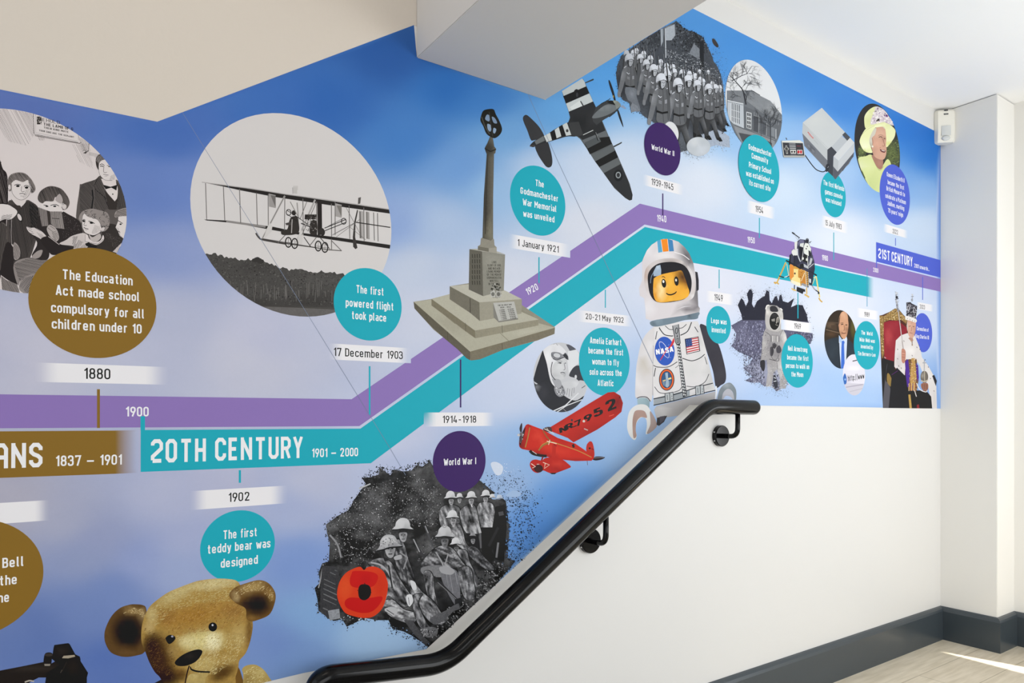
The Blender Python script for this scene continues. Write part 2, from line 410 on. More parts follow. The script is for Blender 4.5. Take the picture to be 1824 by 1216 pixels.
CELL = 8.0
ZB = {}                                     # stacking height of the ink layers, on a coarse grid
def layer(a):
    lo = np.floor(a.min(0) / CELL).astype(int); hi = np.floor(a.max(0) / CELL).astype(int)
    ks = [(i, j) for i in range(lo[0], hi[0] + 1) for j in range(lo[1], hi[1] + 1)]
    z = max(ZB.get(k, 0) for k in ks) + 1
    for k in ks: ZB[k] = z
    return z
class Pic:
    def __init__(s, name, label=None, clip=None):
        s.name = name; s.label = label; s.clip = clip; s.sh = []; s.cur = ''; s.labels = {}; s.last = 0
    def sub(s, name='', label=None):
        s.cur = name
        if label: s.labels[name] = label
        return s
    def poly(s, p, c, sm=False, step=None, grain=0.0, raw=False, n=5):
        a = p if raw else pts(p)
        if sm: a = crom(a, n)
        if s.clip is not None: a = clip_poly(a, s.clip)
        if len(a) < 3: return s
        try: v, f = triangulate(a, step)
        except Exception: return s
        if not len(f): return s
        if callable(c): col = np.asarray(c(v[:, 0], v[:, 1]))
        else: col = np.tile(np.array(rgb(c)), (len(v), 1))
        s.sh.append([v, f, col, np.full(len(v), float(grain)), layer(a), s.cur]); s.last = len(s.sh)
        return s
    def ell(s, x, y, rx, ry, c, rot=0, step=None, grain=0.0, n=28):
        t = np.arange(n) * 2 * math.pi / n; r = math.radians(rot)
        u, q = rx * np.cos(t), ry * np.sin(t)
        return s.poly(np.stack([x + u * math.cos(r) - q * math.sin(r), y + u * math.sin(r) + q * math.cos(r)], 1), c, step=step, grain=grain, raw=True)
    def el(s, x, y, rx, ry, c, rot=0, **k):
        (a, b), = pts([(x, y)]); return s.ell(a, b, rx / VW[2], ry / VW[2], c, rot, **k)
    def line(s, p, wd, c, sm=False, taper=None, grain=0.0):
        """stroke of width wd (traced units); taper = width factor at the two ends"""
        a = pts(p); wd = wd / VW[2]
        if sm: a = crom(a, 5, False)
        t = np.gradient(a, axis=0); t /= np.maximum(1e-9, np.hypot(t[:, 0], t[:, 1]))[:, None]
        nn = np.stack([-t[:, 1], t[:, 0]], 1)
        k = np.ones(len(a))
        if taper: k = np.interp(np.linspace(0, 1, len(a)), np.linspace(0, 1, len(taper)), taper)
        L = a + nn * (wd * .5 * k)[:, None]; R = a - nn * (wd * .5 * k)[:, None]
        return s.poly(np.concatenate([L, R[::-1]]), c, raw=True, grain=grain)
    def grad(s, p0, c0, p1, c1, last=1):
        (x0, y0), (x1, y1) = pts([p0])[0], pts([p1])[0]
        a, b = np.array(rgb(c0)), np.array(rgb(c1))
        for h in s.sh[-last:]:
            t = np.clip(((h[0][:, 0] - x0) * (x1 - x0) + (h[0][:, 1] - y0) * (y1 - y0)) / ((x1 - x0) ** 2 + (y1 - y0) ** 2), 0, 1)[:, None]
            h[2][:] = a * (1 - t) + b * t
        return s
    def dab(s, x, y, rx, ry, c, a=.7, rot=0, last=1, grain=None):
        (x, y), = pts([(x, y)]); rx, ry = rx / VW[2], ry / VW[2]; r = math.radians(rot); cc = np.array(rgb(c))
        for h in s.sh[-last:]:
            dx, dy = h[0][:, 0] - x, h[0][:, 1] - y
            u = (dx * math.cos(r) + dy * math.sin(r)) / rx; q = (-dx * math.sin(r) + dy * math.cos(r)) / ry
            k = (a * np.clip(1 - (u * u + q * q), 0, 1) ** 1.3)[:, None]
            h[2][:] = h[2] * (1 - k) + cc * k
            if grain is not None: h[3][:] = h[3] * (1 - k[:, 0]) + grain * k[:, 0]
        return s
    def specks(s, p, n, size, cols, seed=1, stretch=1.0, ang=None, dens=None):
        """n small irregular flecks inside a polygon, one island each, in ONE layer"""
        R = random.Random(seed); a = pts(p); lo, hi = a.min(0), a.max(0); size = [q / VW[2] for q in size]
        vs, fs, cs, dz = [], [], [], []; m = 0; tries = 0
        while m < n and tries < n * 12:
            tries += 1
            x, y = R.uniform(lo[0], hi[0]), R.uniform(lo[1], hi[1])
            if not inside(np.array([[x, y]]), a)[0]: continue
            if s.clip is not None and not inside(np.array([[x, y]]), np.array(s.clip))[0]: continue
            if dens and R.random() > dens(x, y): continue
            z = R.uniform(*size) * R.uniform(.6, 1); th = R.uniform(0, 6.28) if ang is None else math.radians(ang) + R.gauss(0, .25)
            b = len(vs); k = R.choice((3, 4, 5)); c = R.choice(cols)
            cr = np.array(rgb(c))
            for i in range(k):
                q = 6.283 * i / k + R.uniform(-.4, .4); rr = z * R.uniform(.6, 1.2)
                u, v = rr * math.cos(q) * stretch, rr * math.sin(q)
                vs.append((x + u * math.cos(th) - v * math.sin(th), y + u * math.sin(th) + v * math.cos(th))); cs.append(cr); dz.append(-1e-6 - (m % 6) * 1.2e-6)
            fs.append(list(range(b, b + k))); m += 1
        if vs:
            v = np.array(vs); s.sh.append([v, fs, np.array(cs), np.zeros(len(v)), layer(a), s.cur, np.array(dz)])
        return s
    def strips(s, v, f, c):
        s.sh.append([np.array(v), f, np.tile(np.array(rgb(c)), (len(v), 1)), np.zeros(len(v)), layer(np.array(v)), s.cur]); return s
    def loop(s, q, wd, c):
        """closed stroke along an outline"""
        a = [np.array(t) for t in pts(q)]; v, f = stroke_strip(a, wd / VW[2], True); return s.strips(v, f, c)
    def hoop(s, x, y, rx, ry, wd, c, rot=0, n=30, a0=0, a1=360):
        (x, y), = pts([(x, y)]); k = 1 / VW[2]; r = math.radians(rot); v = []
        for t in np.radians(np.linspace(a0, a1, n)):
            for h in (-.5, .5):
                u, q = (rx + h * wd) * k * math.cos(t), (ry + h * wd) * k * math.sin(t)
                v.append((x + u * math.cos(r) - q * math.sin(r), y + u * math.sin(r) + q * math.cos(r)))
        return s.strips(v, [[2 * i, 2 * i + 1, 2 * i + 3, 2 * i + 2] for i in range(n - 1)], c)
    def spray(s, p, n, spread, size, cols, seed=1, closed=True):
        """flecks scattered about an outline"""
        R = random.Random(seed); a = pts(p); vs, fs, cs, dz = [], [], [], []; k_ = 1 / VW[2]
        for m in range(n):
            i = R.randrange(len(a) if closed else len(a) - 1); u, v = a[i], a[(i + 1) % len(a)]; t = R.random(); q = u + (v - u) * t
            x, y = q[0] + R.gauss(0, spread * k_), q[1] + R.gauss(0, spread * k_)
            if s.clip is not None and not inside(np.array([[x, y]]), np.array(s.clip))[0]: continue
            z = R.uniform(*size) * k_ * R.uniform(.4, 1); b = len(vs); k = R.choice((3, 4, 5)); cr = np.array(rgb(R.choice(cols)))
            for j in range(k):
                w_ = 6.283 * j / k + R.uniform(-.5, .5); rr = z * R.uniform(.5, 1.3)
                vs.append((x + rr * math.cos(w_), y + rr * math.sin(w_))); cs.append(cr); dz.append(-1e-6 - (m % 6) * 1.2e-6)
            fs.append(list(range(b, b + k)))
        if vs: v = np.array(vs); s.sh.append([v, fs, np.array(cs), np.zeros(len(v)), layer(v), s.cur, np.array(dz)])
        return s
    def hatch(s, p, ang, sp, wd, c, jit=.3, seed=1, brk=0.0):
        """engraver's parallel lines across a polygon, in ONE layer"""
        R = random.Random(seed); a = pts(p); sp, wd = sp / VW[2], wd / VW[2]; th = math.radians(ang)
        if s.clip is not None: a = clip_poly(a, s.clip)
        if len(a) < 3: return s
        e = np.array([math.cos(th), math.sin(th)]); nn = np.array([-e[1], e[0]]); U, W_ = a @ e, a @ nn; vs, fs = [], []
        k = W_.min() + sp * .5
        while k < W_.max():
            xs = []
            for i in range(len(a)):
                w0, w1 = W_[i - 1], W_[i]
                if (w0 > k) != (w1 > k): xs.append(U[i - 1] + (U[i] - U[i - 1]) * (k - w0) / (w1 - w0))
            xs.sort()
            for x0, x1 in zip(xs[::2], xs[1::2]):
                x0 += R.random() * jit * sp * 2; x1 -= R.random() * jit * sp * 2
                if x1 - x0 < wd or R.random() < brk: continue
                h0, h1 = wd * R.uniform(.25, .6), wd * R.uniform(.1, .5); b = len(vs)
                vs += [e * x0 + nn * (k - h0), e * x1 + nn * (k - h1), e * x1 + nn * (k + h1), e * x0 + nn * (k + h0)]; fs.append([b, b + 1, b + 2, b + 3])
            k += sp * R.uniform(.8, 1.2)
        if vs:
            v = np.array(vs); s.sh.append([v, fs, np.tile(np.array(rgb(c)), (len(v), 1)), np.zeros(len(v)), layer(a), s.cur])
        return s
    def text(s, t, x0, y0, x1, y1, cap, c, wt=.012):
        """one line of lettering: baseline from (x0,y0) to (x1,y1), capitals cap high (traced units)"""
        (ax, ay), (bx, by) = pts([(x0, y0), (x1, y1)]); cap = cap / VW[2]
        A, B = hit(ax, ay), hit(bx, by); mx, my = (ax + bx) / 2, (ay + by) / 2
        H = (hit(mx, my - cap) - hit(mx, my)).length
        v, f, w_, dz = glyphs(t, wt)
        dx = np.array([B.x - A.x, B.z - A.z]); Lw = np.hypot(*dx); e = dx / Lw; up = np.array([-e[1], e[0]])
        P = np.array([A.x, A.z]) + np.outer(v[:, 0] * Lw / w_, e) + np.outer(v[:, 1] * H, up)
        col = np.tile(np.array(rgb(c)), (len(v), 1))
        lo = [min(ax, bx), min(ay, by) - cap]; hi = [max(ax, bx), max(ay, by) + cap * .3]
        s.sh.append([P, f, col, np.zeros(len(v)), layer(np.array([lo, hi])), s.cur, dz])
        return s
    def strokes(s, t, x0, y0, x1, y1, cap, c, wd=.2):
        """octagonal block capitals drawn with a broad stroke"""
        (ax, ay), (bx, by) = pts([(x0, y0), (x1, y1)]); cap = cap / VW[2]
        A, B = hit(ax, ay), hit(bx, by); mx, my = (ax + bx) / 2, (ay + by) / 2
        H = (hit(mx, my - cap) - hit(mx, my)).length
        if not BT:
            for ch, (g, gw) in BLOCK.items():
                BT[ch] = []
                for pl_ in g:
                    q = []
                    for i, (px_, py_) in enumerate(pl_):
                        nb = pl_[1] if i == 0 else pl_[-2] if i == len(pl_) - 1 else None
                        keep = nb is not None and py_ in (0, 1) and nb[1] != py_ and pl_[0] != pl_[-1]      # a vertical stroke runs out to the line
                        q.append((px_ * (gw - wd), py_ if keep else wd / 2 + py_ * (1 - wd)))
                    BT[ch].append((1, 0, q[:-1]) if pl_[0] == pl_[-1] else (0, 0, q))
        v, f, w_, dz = glyphs(t, wd, BT, .13, .42)
        dx = np.array([B.x - A.x, B.z - A.z]); Lw = np.hypot(*dx); e = dx / Lw; up = np.array([-e[1], e[0]])
        P = np.array([A.x, A.z]) + np.outer(v[:, 0] * Lw / w_, e) + np.outer(np.clip(v[:, 1], 0, 1) * H, up)
        lo = [min(ax, bx), min(ay, by) - cap]; hi = [max(ax, bx), max(ay, by)]
        s.sh.append([P, f, np.tile(np.array(rgb(c)), (len(P), 1)), np.zeros(len(P)), layer(np.array([lo, hi])), s.cur, dz])
        return s
    def build(s, parent, keep=True):
        objs = {}
        for nm in [''] + [q for q in dict.fromkeys(h[5] for h in s.sh) if q]:
            sel = [h for h in s.sh if h[5] == nm]
            if not sel and nm: continue
            if not sel:
                o = bpy.data.objects.new(s.name, None); COL.objects.link(o)
            else:
                vs, fs, cs = [], [], []; b = 0
                for h in sel:
                    off = SHEET + h[4] * 9e-6
                    if len(h) > 6 and len(h[6]) == len(h[0]) and h[6][0] >= 0: w3 = [(p[0], -off - d, p[1]) for p, d in zip(h[0], h[6])]
                    else:
                        w3 = [hit(x, y) for x, y in h[0]]; e = -h[6] if len(h) > 6 else np.zeros(len(w3))
                        w3 = [(q.x, -off - d, q.z) for q, d in zip(w3, e)]
                    vs += w3; fs += [[i + b for i in f] for f in h[1]]
                    cs.append(np.concatenate([np.clip(h[2] * LK - INKV, .002, 1), h[3][:, None]], 1)); b += len(h[0])
                o = print_object(nm or s.name, np.array(vs), fs, np.concatenate(cs))
            if nm: o.parent = objs['']
            else: o.parent = parent
            if nm and nm in s.labels: o['label'] = s.labels[nm]
            objs[nm] = o
        if s.label: objs['']['label'] = s.label
        return objs['']
SHEET = 0.0012
def print_object(name, vs, fs, cs):
    me = bpy.data.meshes.new(name)
    P = vs - np.array(ROOT)
    me.from_pydata(P.tolist(), [], fs); me.update()
    # all faces towards the room
    if len(me.polygons):
        flip = [p.index for p in me.polygons if p.normal.y > 0]
        if flip:
            bm = bmesh.new(); bm.from_mesh(me); bm.faces.ensure_lookup_table()
            bmesh.ops.reverse_faces(bm, faces=[bm.faces[i] for i in flip]); bm.to_mesh(me); bm.free()
    at = me.color_attributes.new('Col', 'FLOAT_COLOR', 'POINT')
    at.data.foreach_set('color', np.ascontiguousarray(cs, np.float32).ravel())
    me.materials.append(PRINT)
    o = bpy.data.objects.new(name, me); COL.objects.link(o)
    return o

# narrow rounded lettering drawn as strokes: (closed, corner radius, centre line); capitals are 1 high
def G_(*a): return a
A1, A0, XH = .925, .075, .665
RO = [(0, A0), (.36, A0), (.36, A1), (0, A1)]; ro = [(0, A0), (.32, A0), (.32, XH), (0, XH)]
def st(x, a=0., b=1.): return (0, 0, [(x, a), (x, b)])
def seg(*p): return (0, 0, list(p))
FONT = {
 'A': G_(seg((0, 0), (.2, 1)), seg((.22, 1), (.42, 0)), seg((.08, .27), (.34, .27))),
 'B': G_((0, .15, [(0, A1), (.34, A1), (.34, .52), (0, .52)]), (0, .15, [(0, .52), (.36, .52), (.36, A0), (0, A0)]), st(0)),
 'C': G_((0, .18, [(.36, .68), (.36, A1), (0, A1), (0, A0), (.36, A0), (.36, .32)])), 'D': G_((0, .18, [(0, A1), (.36, A1), (.36, A0), (0, A0)]), st(0)),
 'E': G_(seg((.36, A1), (0, A1)), seg((0, .5), (.32, .5)), seg((.36, A0), (0, A0)), st(0)), 'G': G_((0, .18, [(.36, .68), (.36, A1), (0, A1), (0, A0), (.36, A0), (.36, .5)]), seg((.2, .45), (.43, .45))),
 'I': G_(st(0)), 'J': G_((0, .15, [(.28, 1), (.28, A0), (0, A0), (0, .28)])), 'K': G_(st(0), seg((.36, 1), (.02, .42)), seg((.12, .55), (.38, 0))),
 'L': G_(st(0), seg((0, A0), (.36, A0))), 'M': G_(st(0), st(.5), seg((0, .96), (.25, .38)), seg((.25, .38), (.5, .96))), 'N': G_(st(0), st(.38), seg((.01, .95), (.37, .05))),
 'P': G_((0, .18, [(0, A1), (.36, A1), (.36, .42), (0, .42)]), st(0)), 'Q': G_((1, .18, RO), seg((.22, .2), (.4, 0))),
 'R': G_((0, .16, [(0, A1), (.35, A1), (.35, .46), (0, .46)]), seg((.17, .46), (.38, 0)), st(0)), 'S': G_((0, .16, [(.34, .74), (.34, A1), (0, A1), (0, .54), (.36, .48), (.36, A0), (0, A0), (0, .26)])),
 'T': G_(seg((-.06, A1), (.42, A1)), st(.18)), 'U': G_((0, .18, [(0, 1), (0, A0), (.36, A0), (.36, 1)])), 'W': G_(seg((0, 1), (.15, 0)), seg((.16, .02), (.31, .82)), seg((.31, .82), (.46, .02)), seg((.47, 0), (.62, 1))),
 'a': G_((0, .13, [(.03, .62), (.03, XH), (.31, XH), (.31, .3)]), (1, .13, [(0, A0), (.31, A0), (.31, .4), (0, .4)]), st(.31, 0, .5)),
 'b': G_((1, .16, ro), st(0)), 'c': G_((0, .16, [(.32, .5), (.32, XH), (0, XH), (0, A0), (.32, A0), (.32, .25)])), 'd': G_((1, .16, ro), st(.32)),
 'e': G_((0, .16, [(.32, .34), (.32, XH), (0, XH), (0, A0), (.31, A0), (.31, .2)]), seg((.02, .36), (.38, .36))), 'f': G_((0, .13, [(.1, 0), (.1, A1), (.27, A1)]), seg((-.04, XH), (.25, XH))),
 'g': G_((1, .16, ro), (0, .14, [(.32, .74), (.32, -.15), (.03, -.15)])), 'h': G_((0, .16, [(0, XH), (.32, XH), (.32, 0)]), st(0)), 'i': G_(st(0, 0, .74), st(0, .86, 1.02)),
 'j': G_((0, .1, [(.06, .74), (.06, -.15), (-.04, -.15)]), st(.06, .86, 1.02)), 'k': G_(st(0), seg((.31, .74), (.02, .3)), seg((.1, .44), (.33, 0))), 'l': G_((0, .1, [(0, 1), (0, A0), (.12, A0)])),
 'm': G_((0, .14, [(0, XH), (.29, XH), (.29, 0)]), (0, .14, [(.27, XH), (.58, XH), (.58, 0)]), st(0, 0, .74)), 'n': G_((0, .16, [(0, XH), (.32, XH), (.32, 0)]), st(0, 0, .74)), 'o': G_((1, .16, ro)),
 'p': G_((1, .16, ro), st(0, -.22, .74)), 'q': G_((1, .16, ro), st(.32, -.22, .74)), 'r': G_((0, .13, [(0, .45), (0, XH), (.23, XH)]), st(0, 0, .74)),
 's': G_((0, .13, [(.29, .53), (.29, XH), (0, XH), (0, .4), (.3, .34), (.3, A0), (0, A0), (0, .21)])), 't': G_((0, .13, [(.1, .96), (.1, A0), (.26, A0)]), seg((-.04, XH), (.25, XH))),
 'u': G_((0, .16, [(0, .74), (0, A0), (.32, A0)]), st(.32, 0, .74)), 'v': G_(seg((0, .74), (.17, 0)), seg((.18, 0), (.35, .74))), 'w': G_(seg((0, .74), (.13, 0)), seg((.14, .02), (.275, .62)), seg((.275, .62), (.41, .02)), seg((.42, 0), (.55, .74))),
 'x': G_(seg((0, .74), (.33, 0)), seg((.33, .74), (0, 0))), 'y': G_(seg((0, .74), (.18, .04)), seg((.36, .74), (.16, -.1), (.02, -.15))), 'z': G_(seg((0, XH), (.33, XH), (0, A0), (.33, A0))),
 '0': G_((1, .18, RO)), '1': G_(seg((0, .74), (.19, .93), (.19, .9)), st(.19)), '2': G_((0, .17, [(0, .7), (0, A1), (.35, A1), (.35, .62), (.02, .1)]), seg((-.05, A0), (.42, A0))),
 '3': G_((0, .16, [(0, .72), (0, A1), (.34, A1), (.34, .52), (.12, .52)]), (0, .16, [(.12, .52), (.36, .52), (.36, A0), (0, A0), (0, .28)])),
 '4': G_(seg((.2, 1), (0, .25), (.43, .25)), st(.3, 0, .5)), '5': G_(seg((.35, A1), (.05, A1), (.03, .5)), (0, .17, [(.02, .5), (.08, .58), (.36, .58), (.36, A0), (0, A0), (0, .26)])),
 '6': G_((1, .18, [(0, A0), (.36, A0), (.36, .56), (0, .56)]), seg((.02, .42), (.24, 1))), '7': G_(seg((0, .8), (0, A1), (.38, A1), (.14, 0))), '8': G_((1, .17, [(0, A0), (.36, A0), (.36, .52), (0, .52)]), (1, .16, [(.02, .52), (.34, .52), (.34, A1), (.02, A1)])),
 '9': G_((1, .18, [(0, A1), (.36, A1), (.36, .44), (0, .44)]), seg((.34, .58), (.12, 0))), '-': G_(seg((0, .42), (.3, .42))), '\u2013': G_(seg((0, .42), (.62, .42))), '.': G_(st(0, 0, .16)), ',': G_(seg((0, .14), (-.04, -.12))),
 '\u2019': G_(st(0, .76, 1)), ':': G_(st(0, 0, .16), st(0, .5, .66)), '/': G_(seg((0, -.1), (.26, 1.05)))}
FONT['O'] = FONT['0']; FONT['H'] = G_(st(0), st(.38), seg((0, .5), (.38, .5))); FONT['V'] = FONT['v']; FONT['Y'] = G_(seg((0, 1), (.2, .45)), seg((.2, .45), (.4, 1)), st(.2, 0, .5)); FONT['F'] = FONT['E'][:2] + (st(0),)
def round_corners(p, r, closed):
    if not r: return [np.array(q, float) for q in p]
    p = [np.array(q, float) for q in p]; out = []; N = len(p)
    for i in range(N):
        if not closed and i in (0, N - 1): out.append(p[i]); continue
        a, b, c = p[i - 1], p[i], p[(i + 1) % N]; la, lc = np.hypot(*(a - b)), np.hypot(*(c - b))
        d = min(r, la * .5, lc * .5); u, v = b + (a - b) / la * d, b + (c - b) / lc * d
        for t in np.linspace(0, 1, 6): out.append(u * (1 - t) ** 2 + (b * .9 + (u + v) * .05) * 2 * t * (1 - t) + v * t * t)
    o = [out[0]]
    for q in out[1:]:
        if np.hypot(*(q - o[-1])) > 1e-4: o.append(q)
    return o
def stroke_strip(p, wd, closed):
    p = list(p)
    if closed and np.hypot(*(p[0] - p[-1])) < 1e-4: p.pop()
    N = len(p); L, R = [], []
    for i in range(N):
        d0 = p[i] - p[i - 1] if (closed or i) else p[1] - p[0]
        d1 = p[(i + 1) % N] - p[i] if (closed or i < N - 1) else d0
        d0, d1 = d0 / np.hypot(*d0), d1 / np.hypot(*d1)
        n0, n1 = np.array([-d0[1], d0[0]]), np.array([-d1[1], d1[0]]); m = n0 + n1; q = m @ m
        m = m / max(q, .9) * 2 if q > .02 else n0
        L.append(p[i] + m * wd / 2); R.append(p[i] - m * wd / 2)
    v = L + R; f = [[i, (i + 1) % N, N + (i + 1) % N, N + i] for i in range(N if closed else N - 1)]
    return v, f
_g = {}
def glyphs(t, wd, table=None, gap=.11, space=.34):
    k = (t, wd, table is None)
    if k in _g: return _g[k]
    vs, fs, dz = [], [], []; x = wd / 2; last = 0
    for ch in t:
        if ch == ' ': x += space; continue
        paths = (table or FONT)[ch]; w_ = max(q[0] for g in paths for q in g[2]); x0_ = min(q[0] for g in paths for q in g[2]); x -= min(0, x0_)
        for i, (cl, r, pp) in enumerate(paths):
            q = round_corners(pp, r, cl)
            v, f = stroke_strip([a + np.array([x, 0]) for a in q], wd, cl)
            fs += [[j + len(vs) for j in ff] for ff in f]; vs += v; dz += [i * 2.5e-6] * len(v)
        x += w_ + wd + gap
    v = np.array(vs); a, b_ = v[:, 0].min(), v[:, 0].max(); v[:, 0] -= a
    _g[k] = (v, fs, b_ - a, np.array(dz)); return _g[k]
O_ = [(.28, 0), (0, .14), (0, .86), (.28, 1), (.72, 1), (1, .86), (1, .14), (.72, 0), (.28, 0)]
BT = {}
BLOCK = {
    '2': ([[(0, .78), (0, .88), (.25, 1), (.75, 1), (1, .86), (1, .62), (0, .22), (0, .04)], [(0, 0), (1, 0)]], .58), '0': ([O_], .56),
    'T': ([[(-.22, 1), (1.22, 1)], [(.5, 1), (.5, 0)]], .5), 'H': ([[(0, 0), (0, 1)], [(1, 0), (1, 1)], [(0, .5), (1, .5)]], .56),
    'C': ([[(1, .72), (1, .86), (.72, 1), (.28, 1), (0, .86), (0, .14), (.28, 0), (.72, 0), (1, .14), (1, .28)]], .56),
    'E': ([[(0, 0), (0, 1)], [(0, 1), (1.2, 1)], [(0, .5), (1.05, .5)], [(0, 0), (1.2, 0)]], .46), 'N': ([[(0, 0), (0, 1)], [(1, 0), (1, 1)], [(.02, .96), (.98, .04)]], .6),
    'U': ([[(0, 1), (0, .14), (.28, 0), (.72, 0), (1, .14), (1, 1)]], .56),
    'R': ([[(0, 0), (0, 1)], [(0, 1), (.72, 1), (1, .86), (1, .6), (.72, .46), (0, .46)], [(.55, .46), (1, 0)]], .56),
    'Y': ([[(0, 1), (.5, .45)], [(1, 1), (.5, .45)], [(.5, .45), (.5, 0)]], .58), '1': ([[(0, .8), (.8, .98)], [(.8, 0), (.8, 1)]], .36),
    'S': ([[(1, .74), (1, .86), (.72, 1), (.28, 1), (0, .86), (0, .66), (.28, .54), (.72, .46), (1, .34), (1, .14), (.72, 0), (.28, 0), (0, .14), (0, .26)]], .56),
    'A': ([[(0, 0), (0, .82), (.28, 1), (.72, 1), (1, .82), (1, 0)], [(0, .42), (1, .42)]], .56)}

def ring(cx, cy, ry, n=72):
    """outline, in pixels, of the true circle on the wall centred at a pixel"""
    C = hit(cx, cy); r = (hit(cx, cy - ry) - C).length; o = []
    for a in np.arange(n) * 2 * math.pi / n:
        d = Vector((C.x + r * math.cos(a), 0, C.z + r * math.sin(a))) - CAM
        o.append((CXP + F_PX * d.dot(RT) / d.dot(FW), HY - F_PX * d.z / d.dot(FW)))
    return np.array(o)
# ------------------------------------------------------------------ the mural sheet, bands, captions and dates
def level(x0, y0, x1):
    """row at column x1 of the level wall line through pixel (x0, y0)"""
    z = hit(x0, y0).z; p = hit(x1, HY)
    return HY - (z - CAM.z) * F_PX / ((p - CAM).dot(FW))
OUT = pts("-140,131 280,217 737,45 742,102 972,178.5 972,-110 1239,18 1668,235 1675,238.5 1675,727.5 1353,722 1228,721 759,1155.5 540,1198 465,1216 -140,1362")
v, f = triangulate(OUT, 13)
w3 = [(q.x, -SHEET, q.z) for q in (hit(x, y) for x, y in v)]
nb = len(w3); cs = np.concatenate([np.clip(sky(v[:, 0], v[:, 1]) * LK - INKV, .002, 1), np.full((len(v), 1), 0.012)], 1)
edge = [hit(x, y) for x, y in OUT]; ne = len(edge)
w3 += [(q.x, -SHEET, q.z) for q in edge] + [(q.x, -.0001, q.z) for q in edge]
f = [list(q) for q in f] + [[nb + i, nb + (i + 1) % ne, nb + ne + (i + 1) % ne, nb + ne + i] for i in range(ne)]
cs = np.concatenate([cs, np.tile(np.array([[.8, .8, .8, 0]]), (2 * ne, 1))])
mural = print_object('wall_mural', np.array(w3), f, cs)
mural.location = ROOT
tag(mural, 'blue sky timeline mural printed across the white wall above the handrail', 'mural')

TEAL, GOLD, PURP, BLUE, LILAC = '22a6b8', '876729', '3d2560', '5062cc', '8c74b4'
WHT = 'ececee'
def fadefn(c, x0, x1, flip=False):
    """colour c at x0 melting into the sky at x1"""
    cc = np.array(rgb(c))
    def fn(x, y):
        k = np.clip((x - x0) / (x1 - x0), 0, 1)[:, None]
        return cc * (1 - k) + sky(x, y) * k
    return fn
V()
b = Pic('timeline_band', 'lilac band carrying the decades')
b.poly("-140,699 0,702 626,710.7 1139.3,362.7 1320,407 1500,453 1560,468 1675,497 1675,519.5 1500,480.7 1320,438 1147.8,399.9 639.7,758.6 0,762.5 -140,763", LILAC)
V(0, 680, 2.606); b.sub('lettering').text('1900', 583, 160, 690, 160, 45, WHT, .15)
V(880, 280, 4.145); b.text('1920', 247, 1020, 328, 975, 50, WHT, .15); b.text('1940', 1203, 474, 1271, 482, 50, WHT, .15)
V(1300, 400, 3.8); b.text('1950', 118, 120, 167, 129, 40, WHT, .15); b.text('1980', 622, 239, 662, 247, 36, WHT, .15)
V(1500, 380, 6.755); b.text('2000', 370, 702, 432, 716, 52, WHT, .15)
b.build(mural); V()
b = Pic('timeline_band', 'teal band titled 20TH CENTURY')
b.poly("250.4,765.6 641.6,763 1148.3,404.2 1320,442 1500,483.2 1545,493 1545,528.3 1500,519.2 1320,483.9 1158.4,454.2 660.1,824.7 250.4,840.2", TEAL)
b.poly("1545,493 1556,496 1556,530.5 1545,528.3", fadefn(TEAL, 1545, 1556), step=3)
b.poly("250.2,741 258.2,741 258.2,766.5 250.2,766.5", TEAL)
V(0, 680, 2.606)
b.sub('lettering').strokes('20TH', 700, 376, 955, 368, 108, WHT, .165).strokes('CENTURY', 998, 366, 1405, 352, 103, WHT, .165)
b.text('1901 – 2000', 1447, 350, 1661, 344, 40, WHT, .15)
b.build(mural); V()
b = Pic('timeline_band', 'gold band on the left ending in ANS 1837 – 1901')
b.poly("-140,768.5 0,767.9 205,766.5 205,843.5 0,850.8 -140,856", GOLD)
b.poly("205,766.5 246,766 246,841.5 205,843.5", fadefn(GOLD, 206, 242), step=6)
V(0, 680, 2.606)
b.sub('lettering').strokes('ANS', -28, 402, 197, 395, 115, WHT, .165).text('1837 – 1901', 258, 391, 565, 383, 48, WHT, .15)
b.build(mural); V()
b = Pic('timeline_band', 'blue band titled 21ST CENTURY')
b.poly("1560,431 1675,463.3 1675,494.4 1561.6,466.2 1561.6,477 1560,476.6", BLUE)
V(1500, 380, 6.755)
b.sub('lettering').strokes('21ST', 432, 536, 568, 570, 118, WHT, .175).strokes('CENTURY', 592, 578, 845, 641, 118, WHT, .175)
b.text('2001 onwards...', 865, 650, 1048, 694, 48, WHT, .15)
b.build(mural); V()

def marker(x, y0, y1, wd, c, what):
    p = Pic('marker_line', what); h = wd / 2
    p.poly([(x - h, y0), (x + h, y0), (x + h, y1), (x - h, y1)], c); p.build(mural)
marker(175.3, 693, 762, 5.2, GOLD, 'gold marker line below 1880')
marker(658, 652, 739, 3, TEAL, 'teal marker line below 17 December 1903')
marker(427, 837, 859.5, 4, TEAL, 'teal marker line above 1902')
marker(820, 640, 725.5, 2.6, PURP, 'purple marker line above 1914-1918')
marker(959.6, 458, 504, 2.2, TEAL, 'teal marker line below 1 January 1921')
marker(1077.8, 516, 548, 1.8, TEAL, 'teal marker line above 20-21 May 1932')
marker(1180, 344.6, 384, 2.2, PURP, 'purple marker line below 1939-1945')
marker(1280.5, 480, 513.5, 1.6, TEAL, 'teal marker line above 1949')
marker(1352.2, 388, 424, 1.7, TEAL, 'teal marker line below 1954')
marker(1484.6, 414, 463, 1.5, TEAL, 'teal marker line below 15 July 1983')
marker(1594.7, 424, 437.7, 1.3, BLUE, 'blue marker line below 2022')
marker(1544, 478, 546, 1.1, '4a97b8', 'teal marker line above 1989')
marker(1642.9, 493, 534, 1.3, BLUE, 'blue marker line above 2023')

